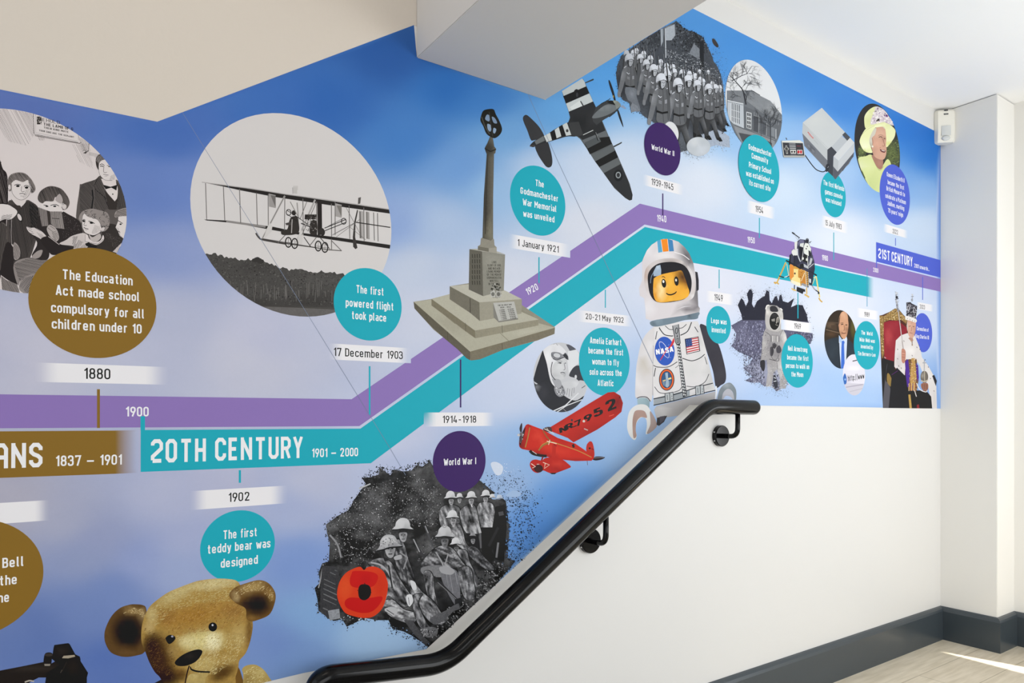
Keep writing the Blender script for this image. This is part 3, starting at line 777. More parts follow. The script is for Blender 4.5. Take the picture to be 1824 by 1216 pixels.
def strip(view, x0, x1, ym, h, t=None, tx0=0, ty0=0, tx1=0, cap=0, on=None, label=None):
    """pale date strip with soft ends, and its date"""
    V(*view); p = Pic('date_strip', label or ('white date strip reading ' + t))
    (a0, y0), (a1, _) = pts([(x0, ym), (x1, ym)]); hh = h / view[2] / 2; xm = (a0 + a1) / 2
    def fn(x, y):
        e = np.abs(x - xm) / ((a1 - a0) / 2); k = np.clip((e - .62) / .38, 0, 1)[:, None]
        k = k * k * (3 - 2 * k)
        base = sky(x, y)
        if on is not None: base = on(x, y, base)
        return np.array(rgb('e9e7ea')) * (1 - k) + base * k
    tl, tr = level(xm, y0 - hh, a0), level(xm, y0 - hh, a1); bl, br = level(xm, y0 + hh, a0), level(xm, y0 + hh, a1)
    n = 24; T = np.linspace(0, 1, n)
    p.poly(np.concatenate([np.stack([a0 + (a1 - a0) * T, tl + (tr - tl) * T], 1), np.stack([a1 + (a0 - a1) * T, br + (bl - br) * T], 1)]), fn, raw=True)
    if t:
        (u0, w0), (u1, _) = pts([(tx0, ty0), (tx1, ty0)])
        V(); p.sub('lettering').text(t, u0, w0, u1, level(u0, w0, u1), cap / view[2], '161412', .125)
    p.build(mural); V()
strip((0, 0, 1), 62, 300, 666, 33, '1880', 149.5, 674.5, 196.5, 19.5)
strip((560, 580, 4.344), 105, 745, 215, 120, '17 December 1903', 148, 233, 682, 63)
strip((0, 680, 2.606), 880, 1335, 536, 85, '1902', 1060, 557, 1157, 42)
def onteal(x, y, base):
    k = ((x < 778) & (y > 734) & (y < 825.4 - .741 * (x - 660)))[:, None]
    return np.where(k, np.array(rgb(TEAL)), base)
strip((560, 580, 4.344), 845, 1400, 724, 106, '1914-1918', 990, 752, 1250, 56, on=onteal)
strip((880, 280, 4.145), 105, 560, 655, 100, '1 January 1921', 172, 654, 475, 50)
strip((1000, 560, 7.6), 200, 960, 55, 150, '20-21 May 1932', 325, 63, 838, 78)
strip((880, 280, 4.145), 1095, 1400, 205, 78, '1939-1945', 1160, 203, 1322, 48)
strip((1280, 90, 3.685), 180, 370, 1045, 78, '1954', 240, 1058, 290, 42)
strip((1280, 90, 3.685), 670, 850, 1142, 75, '15 July 1983', 698, 1146, 805, 36)
strip((1500, 380, 6.755), 490, 790, 213, 95, '2022', 605, 238, 668, 55)
strip((1100, 410, 3.2), 500, 660, 386, 62, '1949', 550, 400, 598, 38)
strip((0, 0, 1), -60, 88, 913, 37, label='blank white strip at the left edge')

def disc(view, cx, cy, ry, c, lines, cap, label, wt=.155):
    V(*view); (x, y), = pts([(cx, cy)]); 
    p = Pic('caption_disc', label)
    p.poly(ring(x, y, ry / view[2]), c, raw=True)
    p.sub('lettering')
    for s, x0, y0, x1 in lines:
        (u0, w0), (u1, _) = pts([(x0, y0), (x1, y0)]); V()
        p.text(s, u0, w0, u1, level(u0, w0, u1), cap / view[2], WHT, wt); V(*view)
    p.build(mural); V()
# ------------------------------------------------------------------ printed pictures, left half
INK = '1d1a1a'
# engraving of schoolchildren
def engraving():
    cl = ring(41.3, 360.2, 161.8); V()
    p = Pic('children_engraving', 'round black and white engraving of schoolchildren with book', cl)
    p.poly(cl, 'd6cdcc', raw=True)
    V(0, 190, 6.754)
    p.hatch("-30,-30 400,60 420,330 330,480 100,420 -30,260", 62, 13, 3.2, '4a4442', brk=.12, seed=4)
    p.hatch("430,330 530,350 540,410 480,410", 62, 11, 3.2, '4a4442'); p.hatch("860,450 1080,440 1120,750 960,670", 62, 13, 3, '5a5452', brk=.1); p.hatch("940,360 1080,430 1060,560 980,520", 62, 10, 3, '3a3432')
    p.poly("402,60 415,330 945,432 940,230", 'd8d0cf'); p.line("403,60 408,325 420,335 940,432 945,300", 5, INK); p.line("430,90 430,315 930,415", 2.5, '6a6462')
    p.poly("440,120 495,120 505,160 500,215 445,215", '3a3634'); p.specks("440,120 495,120 505,160 500,215 445,215", 30, (4, 9), ['c8c0be'], 2)
    p.text('BEHOLD', 470, 172, 720, 215, 42, '4a4644', .1); p.text('THE LAMB OF G', 525, 228, 880, 290, 34, '2a2624', .16); p.text('THEIR KING MUTE', 528, 263, 822, 318, 22, '5a5654', .2)
    p.text('YOUR SINS ARE THE SERVANT', 470, 296, 890, 378, 20, '5a5654', .2)
    p.line("420,350 700,400 960,445 975,430", 9, '6a6260'); p.line("1070,430 1065,540", 5, INK); p.line("990,540 1010,520 1040,550 1060,520 1030,565 1000,560 1070,530", 5, '3a3432')
    p.hatch("1070,545 1200,575 1180,620 1060,580", 14, 7, 2.5, '5a5452')
    # tall boy at the back
    p.poly("955,990 990,930 1140,880 1210,830 1290,900 1400,880 1480,980 1540,1240 1500,1500 955,1500", '5a5452', sm=True); p.hatch("955,990 990,930 1140,880 1110,1100 1120,1300 960,1300", 48, 11, 5, INK); p.hatch("1140,880 1210,840 1310,1230 1130,1300", 60, 12, 5, INK); p.hatch("1400,900 1480,980 1530,1240 1400,1240 1380,1120", 80, 10, 6, INK)
    p.poly("1215,870 1390,860 1400,940 1250,950", 'd8cfcd'); p.poly("1250,950 1400,940 1410,1090 1370,1140", 'd8cfcd', sm=True); p.poly("1240,940 1330,965 1410,940 1400,1010 1340,975 1270,995", INK); p.poly("1255,1000 1380,1140 1420,1090 1400,1240 1310,1240", '36312f'); p.ell(200.8, 346, 1.2, 1.2, INK)
    p.line("1190,840 1130,950 1150,1000 1260,1090 1310,1230", 6, INK); p.line("1110,1000 1120,1100 1100,1250", 16, INK)
    p.poly("1180,650 1260,640 1340,740 1395,800 1380,880 1330,900 1270,890 1200,820 1185,740", 'd9d1cf', sm=True); p.poly("1150,650 1165,600 1210,575 1265,630 1220,650 1190,690 1185,760 1160,720", '3a3432', sm=True); p.hatch("1150,650 1165,600 1210,575 1265,630 1190,690", 60, 9, 3, 'bbb2b0')
    p.line("1185,700 1190,790 1220,850 1270,885 1350,890", 3.5, INK, True); p.line("1200,705 1225,690 1255,710", 7, INK, True); p.line("1205,722 1225,714 1245,724", 9, INK); p.line("1300,720 1330,725", 10, INK); p.line("1285,710 1320,700", 5, INK); p.line("1250,720 1245,780 1262,795 1285,790", 5, '3a3432', True); p.line("1242,815 1275,822 1305,825", 5, INK); p.line("1255,838 1290,836", 3, '5a5452')
    p.hatch("1330,830 1395,800 1380,880 1310,895", 40, 7, 2.2, '5a5452')
    # master's dark coat and hand, at the edge
    V(0, 300, 5.285)
    p.poly("-20,-20 30,10 70,80 75,330 60,500 55,700 30,800 10,1000 -20,1000", '2a2525', sm=True); p.hatch("-20,0 30,20 65,100 70,330 -20,330", 75, 9, 2.5, '8a817f', brk=.3)
    p.poly("-20,-75 12,-60 8,-10 -20,0", '2a2525')
    # boy facing, striped jacket
    p.poly("75,320 110,300 180,340 250,300 290,310 360,370 375,500 350,640 260,880 120,900 60,700 70,420", '4a4442', sm=True)
    p.hatch("80,330 180,350 250,310 290,310 360,370 370,520 330,640 250,860 120,880 90,600", 80, 9, 4.4, INK, seed=3); p.hatch("270,310 360,370 370,560 300,640", 70, 7, 5, INK)
    p.poly("105,290 115,240 250,290 240,320 200,370 150,340", 'd6cdcb'); p.line("105,290 150,345 200,365 245,325", 4, INK); p.poly("130,345 190,350 210,385 160,400 120,380", '3a3432')
    p.poly("100,130 140,100 230,100 285,160 290,200 270,250 215,295 165,290 120,240", 'd9d1cf', sm=True)
    p.poly("72,110 100,60 170,38 240,50 300,110 335,185 320,225 290,230 295,170 265,110 215,130 150,110 110,140 105,210 80,210 72,160", '8a817e', sm=True)
    p.hatch("72,110 100,60 170,38 240,50 300,110 335,185 320,225 290,230 265,110 215,130 150,110 110,140 105,210 80,210", 55, 8, 4.5, INK, seed=6)
    p.ell(16.6, 334, 2.6, 5, 'd3cac8'); p.line("80,160 75,185 95,205", 3, INK, True); p.line("290,200 320,195 300,230", 3, INK)
    p.line("135,160 165,150 195,158", 6, INK, True); p.ell(31.8, 331.5, 3.2, 2.0, INK); p.line("225,172 245,160 275,172", 6, INK, True); p.ell(47.4, 334.3, 3.2, 2.1, INK); p.line("205,170 200,210 215,222 230,215", 4, '4a4442', True); p.line("182,240 210,236 240,246", 5, INK, True); p.line("192,260 225,262", 3, '5a5452')
    p.line("110,150 115,230 165,288 220,295 270,255 290,205", 3, INK, True); p.hatch("240,200 285,190 270,250 220,290 215,270", 60, 7, 2, '6a6260')
    # boy behind the open book
    p.poly("350,520 400,420 560,400 640,430 760,520 760,720 600,760 480,720 380,640", '2f2a2a', sm=True); p.specks("560,420 640,430 750,520 750,700 600,740", 220, (1.5, 3.5), ['6a6260', '8a817e'], 5)
    p.poly("395,320 620,320 610,390 560,420 440,420", 'd9d1cf', sm=True); p.poly("355,270 380,215 440,175 500,168 580,195 640,270 655,330 630,380 590,390 610,340 560,310 520,270 500,310 430,310 400,330 365,310", '6a625f', sm=True)
    p.hatch("355,270 380,215 440,175 500,168 580,195 640,270 655,330 630,380 590,390 560,310 520,270 500,310 430,310 400,330 365,310", 65, 8, 5, INK, seed=8); p.poly("520,290 560,240 590,290 580,330 545,320", 'aaa19f', sm=True)
    p.line("410,345 440,350 455,360", 6, INK, True); p.line("475,350 520,340 555,355", 6, INK, True); p.ell(83.5, 367.5, 2.5, 1.4, INK); p.ell(97.5, 367.6, 2.8, 1.4, INK); p.ell(115, 368.5, 3.5, 4.5, 'cfc6c4', 10)
    p.poly("360,365 440,395 455,540 395,545", '8f8784'); p.hatch("360,365 440,395 455,540 395,545", 84, 9, 3.5, INK); p.poly("440,395 470,405 480,520 455,540", '3a3432'); p.poly("470,405 580,405 605,570 520,560 480,520", '9a928f'); p.hatch("470,405 580,405 605,570 520,560 480,520", 82, 9, 3.5, INK); p.line("490,470 560,475", 5, INK)
    p.poly("440,570 470,530 520,560 545,600 555,660 520,690 470,640", 'b0a7a4', sm=True); p.hatch("480,600 545,600 555,660 520,690", 60, 8, 3, INK); p.line("450,560 500,600 530,590", 3, INK); p.line("470,540 520,575", 3, INK)
    # watch in the master's hand
    p.poly("-20,350 60,340 110,360 160,400 150,440 100,480 40,480 -20,490", 'd9d1cf', sm=True); p.hatch("20,440 120,430 100,480 0,490", 10, 7, 3, INK); p.ell(35.2, 387.5, 4.2, 8.2, INK, -25); p.ell(34.8, 387, 3.1, 6.6, 'd0c7c5', -25); p.line("110,480 105,600 110,720", 4, 'cfc6c4'); p.line("110,480 105,600 110,720", 1.5, INK); p.ell(21, 438, 3, 3, 'bbb2b0')
    # lower coats, legs, hands
    p.poly("0,520 60,540 70,700 50,850 -10,960 -20,700", '5a5350', sm=True); p.hatch("0,500 60,540 65,700 40,850 -10,960", 95, 8, 4.5, INK)
    p.poly("60,700 130,760 130,900 180,1090 30,1020 5,950", '2a2525', sm=True); p.poly("130,700 180,740 190,820 160,860 130,840", '9a918e', sm=True); p.hatch("130,700 180,740 190,820 160,860 130,840", 75, 8, 3, INK)
    p.poly("130,900 280,840 480,870 500,1000 220,1040 170,1100", '8a827f', sm=True); p.hatch("130,900 280,840 480,870 480,980 220,1040 180,1060", 12, 9, 4, INK, seed=7)
    p.poly("180,1110 220,1030 380,990 420,1180 300,1200 200,1160", '8f8784', sm=True); p.hatch("180,1110 220,1030 380,990 400,1180 250,1180", 125, 11, 4.5, INK); p.poly("10,1010 60,1050 160,1090 190,1180 20,1150", '8f8784'); p.hatch("10,1010 60,1050 160,1090 190,1180 20,1150", 60, 9, 4, INK)
    p.poly("250,560 380,600 460,760 440,860 300,830 350,700", '2f2a2a', sm=True); p.poly("300,830 350,780 400,770 380,830 330,850", '9a918e', sm=True)
    p.poly("250,550 290,560 330,560 400,600 450,660 455,700 420,710 390,670 340,640 300,620 265,590", 'cfc6c4', sm=True); p.hatch("340,600 400,620 440,690 400,680", 35, 7, 2.6, INK)
    for q in ("255,552 300,575", "265,575 310,600", "290,610 320,615", "330,560 380,590"): p.line(q, 3, INK)
    # curly boy in front and the profile
    V(60, 320, 8.106)
    p.poly("360,930 480,870 560,810 740,770 1000,800 1060,900 1240,960 1230,1100 500,1100 300,1000", '36312f', sm=True); p.poly("1000,700 1080,640 1200,660 1330,760 1300,860 1180,1010 1000,830", '36312f', sm=True)
    p.specks("1000,800 1060,760 1280,860 1180,1010", 160, (2, 5), ['7a716e'], 9)
    p.poly("370,930 470,870 560,810 740,775 800,900 740,1010 580,1010 570,960", 'c8bfbd', sm=True); p.hatch("560,820 640,810 590,1000 560,980", 110, 14, 7, INK); p.hatch("640,860 720,900 640,1000 590,1000", 115, 12, 5, INK); p.hatch("720,930 810,950 800,1000 640,1000", 92, 9, 3, '3a3432')
    p.poly("100,870 210,820 380,930 560,1000 300,1090 200,1020", '2a2525', sm=True); p.line("210,820 370,940", 7, 'cfc6c4')
    p.poly("730,790 780,800 800,850 870,900 960,880 1000,800 1010,870 920,940 830,920 740,890", 'd6cdcb', sm=True); p.line("740,790 740,890 830,915 930,930 1005,860", 5, INK); p.poly("740,925 800,900 830,950 920,960 900,985 760,960", INK)
    p.poly("795,790 850,830 950,780 970,840 900,900 830,880", 'b9b0ad', sm=True); p.poly("700,600 720,500 800,470 900,560 960,640 970,740 880,800 800,790 740,760 700,690", 'd9d1cf', sm=True)
    p.poly("650,560 670,500 720,450 840,420 940,440 1060,480 1095,580 1080,690 1010,750 990,690 940,600 870,560 790,540 720,490 700,560 690,620 660,590", '8f8784', sm=True)
    R = random.Random(5)
    for k in range(60):
        x, y = R.uniform(690, 1080), R.uniform(430, 700)
        if inside(np.array([[60 + x / 8.106, 320 + y / 8.106]]), pts("650,560 670,500 720,450 840,420 940,440 1060,480 1095,580 1080,690 1010,750 990,690 940,600 870,560 790,540 720,490 700,560"))[0]:
            a = R.uniform(0, 6.28); p.line([(x + 26 * math.cos(a + t), y + 20 * math.sin(a + t)) for t in (0, .7, 1.4, 2.1, 2.8)], 6, INK, taper=(.3, 1, .3))
    p.poly("960,720 1000,690 1030,700 1010,745 970,745", 'd0c7c5', sm=True); p.line("960,735 1010,745 1030,700", 5, INK)
    p.line("705,590 725,575 745,590", 9, INK, True); p.ell(149, 394, 2.4, 1.7, INK); p.line("790,600 830,610 880,635", 10, INK, True); p.ell(163, 397, 3.4, 1.8, INK); p.line("745,600 725,650 740,665 765,660", 6, '3a3432', True); p.line("722,690 750,705 790,715", 9, INK, True); p.line("735,722 770,730", 4, INK); p.line("697,620 705,690 740,765 800,792", 4, INK, True); p.hatch("880,650 960,680 960,740 880,790 830,780", 60, 11, 3, '5a5452')
    p.poly("1180,690 1215,600 1220,520 1340,520 1350,840 1290,850 1240,810 1215,740", 'd9d1cf'); p.poly("1165,520 1200,450 1350,410 1350,520 1250,525 1190,550", '9a918e', sm=True); p.hatch("1165,520 1200,450 1350,410 1350,520 1190,550", 20, 10, 5, INK)
    p.line("1220,520 1215,600 1180,690 1220,705 1225,735 1245,760 1240,800 1290,850", 4, INK); p.line("1215,590 1260,620 1285,635", 9, INK); p.ell(214.6, 399.5, 2, 1.4, INK); p.line("1215,745 1245,760", 8, INK)
    p.poly("1240,940 1270,910 1200,1060 1140,1040", 'cfc6c4'); p.hatch("1240,940 1270,910 1200,1060 1140,1040", 120, 12, 3, INK)
    p.build(mural); V()
engraving()

# early biplane over trees
def biplane():
    cl = ring(532.4, 385.2, 178.2); V()
    p = Pic('biplane_photograph', 'round black and white photograph of an early biplane over trees', cl)
    p.poly(cl, 'd2cecd', raw=True)
    V(340, 195, 2.861)
    R = random.Random(3); top = [(40, 735)]
    x = 60
    for x in range(60, 1060, 11):
        y = np.interp(x, (60, 130, 250, 320, 350, 420, 480, 560, 620, 700, 790, 1060), (735, 740, 765, 765, 760, 790, 815, 815, 825, 825, 845, 860)); top.append((x, y + R.uniform(-9, 8)))
    p.sub('treeline').poly(top + [(1060, 1080), (40, 1080)], '4a4846', step=9, grain=.16)
    p.dab(300, 1000, 260, 60, '33312f', .7).dab(620, 980, 200, 60, '353331', .7).dab(330, 800, 120, 40, '3a3836', .6).dab(650, 870, 160, 35, '565452', .6)
    p.specks(top[2:] + [(1000, 1000), (330, 990), (140, 830)], 900, (3, 7), ['3a3836', '555351', '434140', '605e5b', '2e2c2b'], 7, stretch=.8)
    for k in range(40):
        q, y = R.uniform(200, 740), R.uniform(870, 930); p.line([(q, y), (q + R.uniform(-4, 6), y + R.uniform(30, 80))], 2.2, '6f6c69')
    for k in range(9):
        q = 345 + R.uniform(-35, 40); p.ell(340 + q / 2.861, 195 + (768 + R.uniform(-8, 14)) / 2.861, 5, 3.6, '383634', n=8)
    p.poly("330,1000 560,1005 800,1015 800,1080 330,1080", '63605f', step=10, grain=.1); p.line("330,1000 560,1008 780,1018", 5, '45423f')
    p.sub('biplane')
    D = '2b2827'; M = '6a6664'
    p.line("545,400 520,400", 22, 'c3bfbd'); p.poly("517,397 540,397 541,430 518,428", 'bdb9b7'); p.line("517,398 519,430", 2, '8a8684')
    # wings
    p.poly("55,371 80,372 500,436 760,474 1015,512 1015,531 700,487 430,447 250,412 160,392", D, sm=False); p.line("55,371 300,403 480,432 700,462 1015,510", 4, 'a9a5a3')
    p.poly("66,560 180,566 420,598 560,628 770,655 1015,690 1015,710 790,675 560,640 400,612 230,580 80,566", D); p.line("180,570 380,598", 11, '8b8785')
    for a, b_ in (((74, 376), (80, 560)), ((165, 392), (172, 565)), ((247, 405), (253, 580)), ((333, 425), (338, 590)), ((393, 432), (394, 600)), ((478, 440), (476, 615)), ((570, 455), (572, 640)), ((640, 470), (640, 640)), ((715, 480), (716, 650)), ((734, 470), (734, 640)), ((805, 490), (809, 660)), ((880, 500), (882, 670)), ((930, 525), (934, 668)), ((950, 528), (953, 672))):
        p.line([a, b_], 4, M)
    p.poly("396,428 431,437 432,503 397,495", '9a9694'); p.poly("405,437 431,440 431,500", '6f6b69'); p.poly("735,478 768,486 767,552 736,545", 'a09c9a'); p.poly("742,490 768,490 767,550", '77736f')
    p.line("478,440 365,655", 8, 'a8a4a2'); p.line("478,440 365,655", 2, '5a5654'); p.poly("400,575 415,595 410,620 380,655 368,655", 'cbc7c5'); p.line("632,460 535,680", 9, 'a8a4a2'); p.poly("560,610 572,640 565,695 530,690", 'cbc7c5'); p.line("565,640 640,470", 3, '5a5654')
    # landing skids and wheels
    p.line("330,630 345,652 370,665 480,685", 8, '4a4644', True); p.line("360,658 700,715 768,720", 5, M); p.line("365,660 480,683 640,705", 4, '3a3735')
    p.line("480,640 440,683", 4, M); p.line("575,650 610,700", 4, D); p.line("640,650 600,700", 4, M); p.line("660,655 710,715", 4, M); p.line("715,668 765,718", 4, M); p.line("655,650 690,690", 3, D); p.line("715,660 716,715", 4, M)
    for cx, cy in ((496, 677), (528, 683), (648, 696), (682, 703)):
        p.hoop(cx, cy, 15, 25, 6, D); p.line([(cx - 12, cy), (cx + 12, cy + 2)], 2, D); p.line([(cx, cy - 22), (cx, cy + 22)], 2, M)
    # pilot, engine, radiators, chains, propellers
    p.poly("500,570 512,548 540,545 548,570 545,630 470,640 460,620 490,610", '36322f', sm=True); p.ell(340 + 524 / 2.861, 195 + 527 / 2.861, 4.0, 4.6, '2f2b29'); p.poly("480,580 520,570 515,590 485,590", '4a4543'); p.line("515,560 512,630", 4, 'b5b0ad')
    p.line("505,470 545,545", 4, '8a8683'); p.line("540,475 548,560", 6, '9a9693'); p.line("590,470 555,560", 3, M); p.poly("580,535 640,535 638,560 578,560", '3a3634'); p.line("560,580 610,600 640,640", 5, D); p.poly("610,570 640,570 640,635 605,630", '34302e', sm=True); p.specks("580,540 640,540 640,630 580,620", 60, (3, 6), ['8a8583', '1f1c1b'], 3)
    p.poly("643,470 666,478 668,640 645,640", '2a2625'); p.poly("668,605 682,620 678,640 664,640", '2a2625', sm=True); p.ell(340 + 665 / 2.861, 195 + 622 / 2.861, 5.5, 6, '33302e')
    p.line("680,605 790,560", 4, D); p.line("682,618 790,575", 4, D); p.line("690,600 775,555", 2, D); t = np.linspace(0, 6.29, 20)
    for cx, cy in ((778, 570), (497, 525)): p.hoop(cx, cy, 12, 15, 4, D)
    p.line("490,515 545,550 600,590", 3, D); p.line("492,535 540,570", 3, D)
    p.poly("852,450 866,447 862,480 850,482", '5a5654'); p.poly("846,510 851,515 838,580 836,650 848,705 838,712 826,700 824,650 832,570", '3a3634'); p.poly("855,515 878,520 880,660 858,656", 'aba7a5'); p.poly("858,520 864,520 868,656 860,656", '6a6664'); p.poly("890,520 908,524 910,662 893,658", '9a9694'); p.poly("893,522 898,522 900,658 894,658", '77736f')
    p.line("840,575 1015,601", 5, D); p.line("720,640 830,580", 3, M); p.line("740,650 860,560", 2, M); p.line("790,500 870,650", 2, M); p.line("810,600 890,665", 2, M)
    p.build(mural); V()
biplane()

# stone cross memorial
def memorial():
    V(720, 180, 2.533)
    p = Pic('war_memorial_picture', 'cut-out picture of a tall stone war memorial cross')
    p.sub('stone_base')
    p.poly("41,905 122,893 300,870 500,900 679,1020 677,1050 600,1080 450,1120 340,1165 300,1170 240,1120 180,1070 130,1030 90,985 45,935", '8f8b7c', step=7, grain=.07)
    p.poly("41,905 296,1130 297,1169 280,1160 240,1120 180,1070 130,1025 90,985 45,935", '5d584b', step=8, grain=.12); p.poly("296,1130 679,1022 677,1050 600,1078 450,1120 340,1165 300,1170 297,1160", '77705f', step=8, grain=.12)
    p.poly("41,905 125,895 300,1035 320,1070 600,1000 679,1022 296,1130", 'aaa796', step=9, grain=.05).dab(200, 1010, 120, 60, '989484', .5).dab(560, 1040, 100, 30, 'b9b5a5', .6)
    p.line("175,960 230,1005", 2, '77735f'); p.line("420,1035 470,1082", 2, '77735f'); p.line("195,1040 196,1078", 2, '4a4538'); p.line("440,1093 442,1120", 2, '4a4538')
    p.sub('stone_step')
    p.poly("122,893 205,870 520,935 606,985 604,1010 540,1020 320,1070 270,1035 122,920", '8a8675', step=8, grain=.07)
    p.poly("122,893 318,1035 320,1070 122,922", '77715f', step=9, grain=.1); p.poly("318,1035 606,985 604,1012 320,1070", '8f8a78', step=9, grain=.1); p.poly("122,892 205,870 345,985 515,945 606,985 318,1035", 'b0ad9d', step=9, grain=.05)
    p.line("440,1012 442,1048", 2, '5d584b'); p.line("275,1000 276,1037", 2, '5d584b')
    p.sub('stone_plinth')
    p.poly("204,835 300,820 445,862 530,898 528,958 340,992 296,955 204,895", '8f8c7e', step=8, grain=.06); p.poly("204,835 338,908 340,992 296,955 204,893", '6f6b5f', step=9, grain=.09); p.poly("338,908 530,893 528,958 340,992", '989485', step=9, grain=.07); p.poly("204,835 290,826 445,850 530,893 338,908", 'b5b2a5', step=9, grain=.05); p.line("296,890 297,955", 3, '3f3b33')
    p.poly("293,668 350,676 355,880 290,850", '605d54', step=7, grain=.08); p.poly("350,676 454,692 448,855 355,880", '89877d', step=7, grain=.06).dab(400, 720, 60, 50, '9a988e', .6); p.poly("293,668 375,664 454,690 350,678", 'aeaca2')
    R = random.Random(8)
    for k, (yy, n) in enumerate(((730, 'LORD'), (744, 'GLORY OF GOD'), (758, 'AND IN EVER'), (772, 'LOVING MEMORY'), (786, 'OF THE MEN OF'), (800, 'GODMANCHESTER'), (814, 'WHO FELL'), (828, 'IN THE WAR'))):
        h = len(n) * 2.5; p.text(n, 405 - h, yy + 2, 405 + h, yy + 2, 10, '45433c', .16)
    for k in range(24):
        x = 306 + (k % 4) * 11; y0 = 690 + (k // 4) * 24; p.line([(x, y0), (x + 1, y0 + 18)], 4, '3d3b34')
    p.sub('inscribed_plaque')
    p.poly("400,910 495,905 513,985 425,998 402,975", '7f7d76'); p.poly("400,910 495,904 512,978 425,992", 'b4b3ae', step=9, grain=.04)
    p.text('FOR THE GREAT WAR', 422, 925, 484, 920, 6, '3f3e3a', .2); p.text('1939 - 1945', 432, 935, 480, 931, 6, '3f3e3a', .2)
    for k in range(6): p.text('A J HAMMOND', 428 + k * 2, 946 + k * 8, 452 + k * 2, 944 + k * 8, 5, '4a4945', .22); p.text('W MASON', 466 + k * 2.4, 942 + k * 8, 492 + k * 2.4, 940 + k * 8, 5, '4a4945', .22)
    p.sub('flowers'); p.specks("388,850 400,825 430,825 436,850 432,888 395,885", 60, (4, 9), ['2f2e28', '4a4a40', 'b5b4ae', '8f8e86'], 4); p.poly("388,860 408,856 410,885 390,886", 'b9b8b2'); p.poly("412,858 434,856 434,885 414,886", 'a9a8a2'); p.ell(720 + 399 / 2.533, 180 + 871 / 2.533, 3, 3.6, '6f6e68'); p.ell(720 + 424 / 2.533, 180 + 871 / 2.533, 3, 3.6, '66655f')
    p.sub('stone_shaft')
    p.poly("331,655 342,648 345,620 358,612 395,612 404,625 406,650 416,660 416,687 331,672", '8d897d', step=6, grain=.06); p.poly("331,655 380,664 380,680 331,672", '6f6b60'); p.poly("380,664 416,660 416,687 380,681", '9d998d')
    p.poly("374,190 386,160 398,162 405,205 413,215 410,235 404,240 400,440 400,620 390,630 352,618 358,430 371,240 365,225 362,212", '4f4c45', step=5, grain=.1)
    p.grad((365, 420), '3f3c36', (402, 420), '6a665c').dab(385, 590, 40, 90, '85816f', .6).dab(368, 520, 12, 120, '37342e', .6).dab(386, 215, 30, 40, '2f2d29', .8)
    p.line("376,240 364,600", 3, '34312b'); p.line("362,215 388,228 413,218", 5, '25231f')
    p.sub('wheel_cross')
    E = [(345, 70), (355, 45), (378, 37), (402, 38), (412, 60), (428, 90), (440, 125), (432, 150), (408, 168), (385, 160), (368, 145), (356, 115), (343, 90)]
    p.poly(E, '24231f', sm=True, step=6, grain=.15)
    for q, c in (("372,62 384,68 382,92 364,82", '7e93ad'), ("394,72 408,78 418,100 402,98", '7e93ad'), ("374,104 392,112 388,138 376,128", '8aa0ba'), ("402,122 414,128 408,146 400,142", '8aa0ba')): p.poly(q, c, sm=True)
    p.line("348,72 362,112 384,150", 5, '4a4842'); p.line("382,50 398,160", 4, '3a3833')
    p.build(mural); V()
memorial()

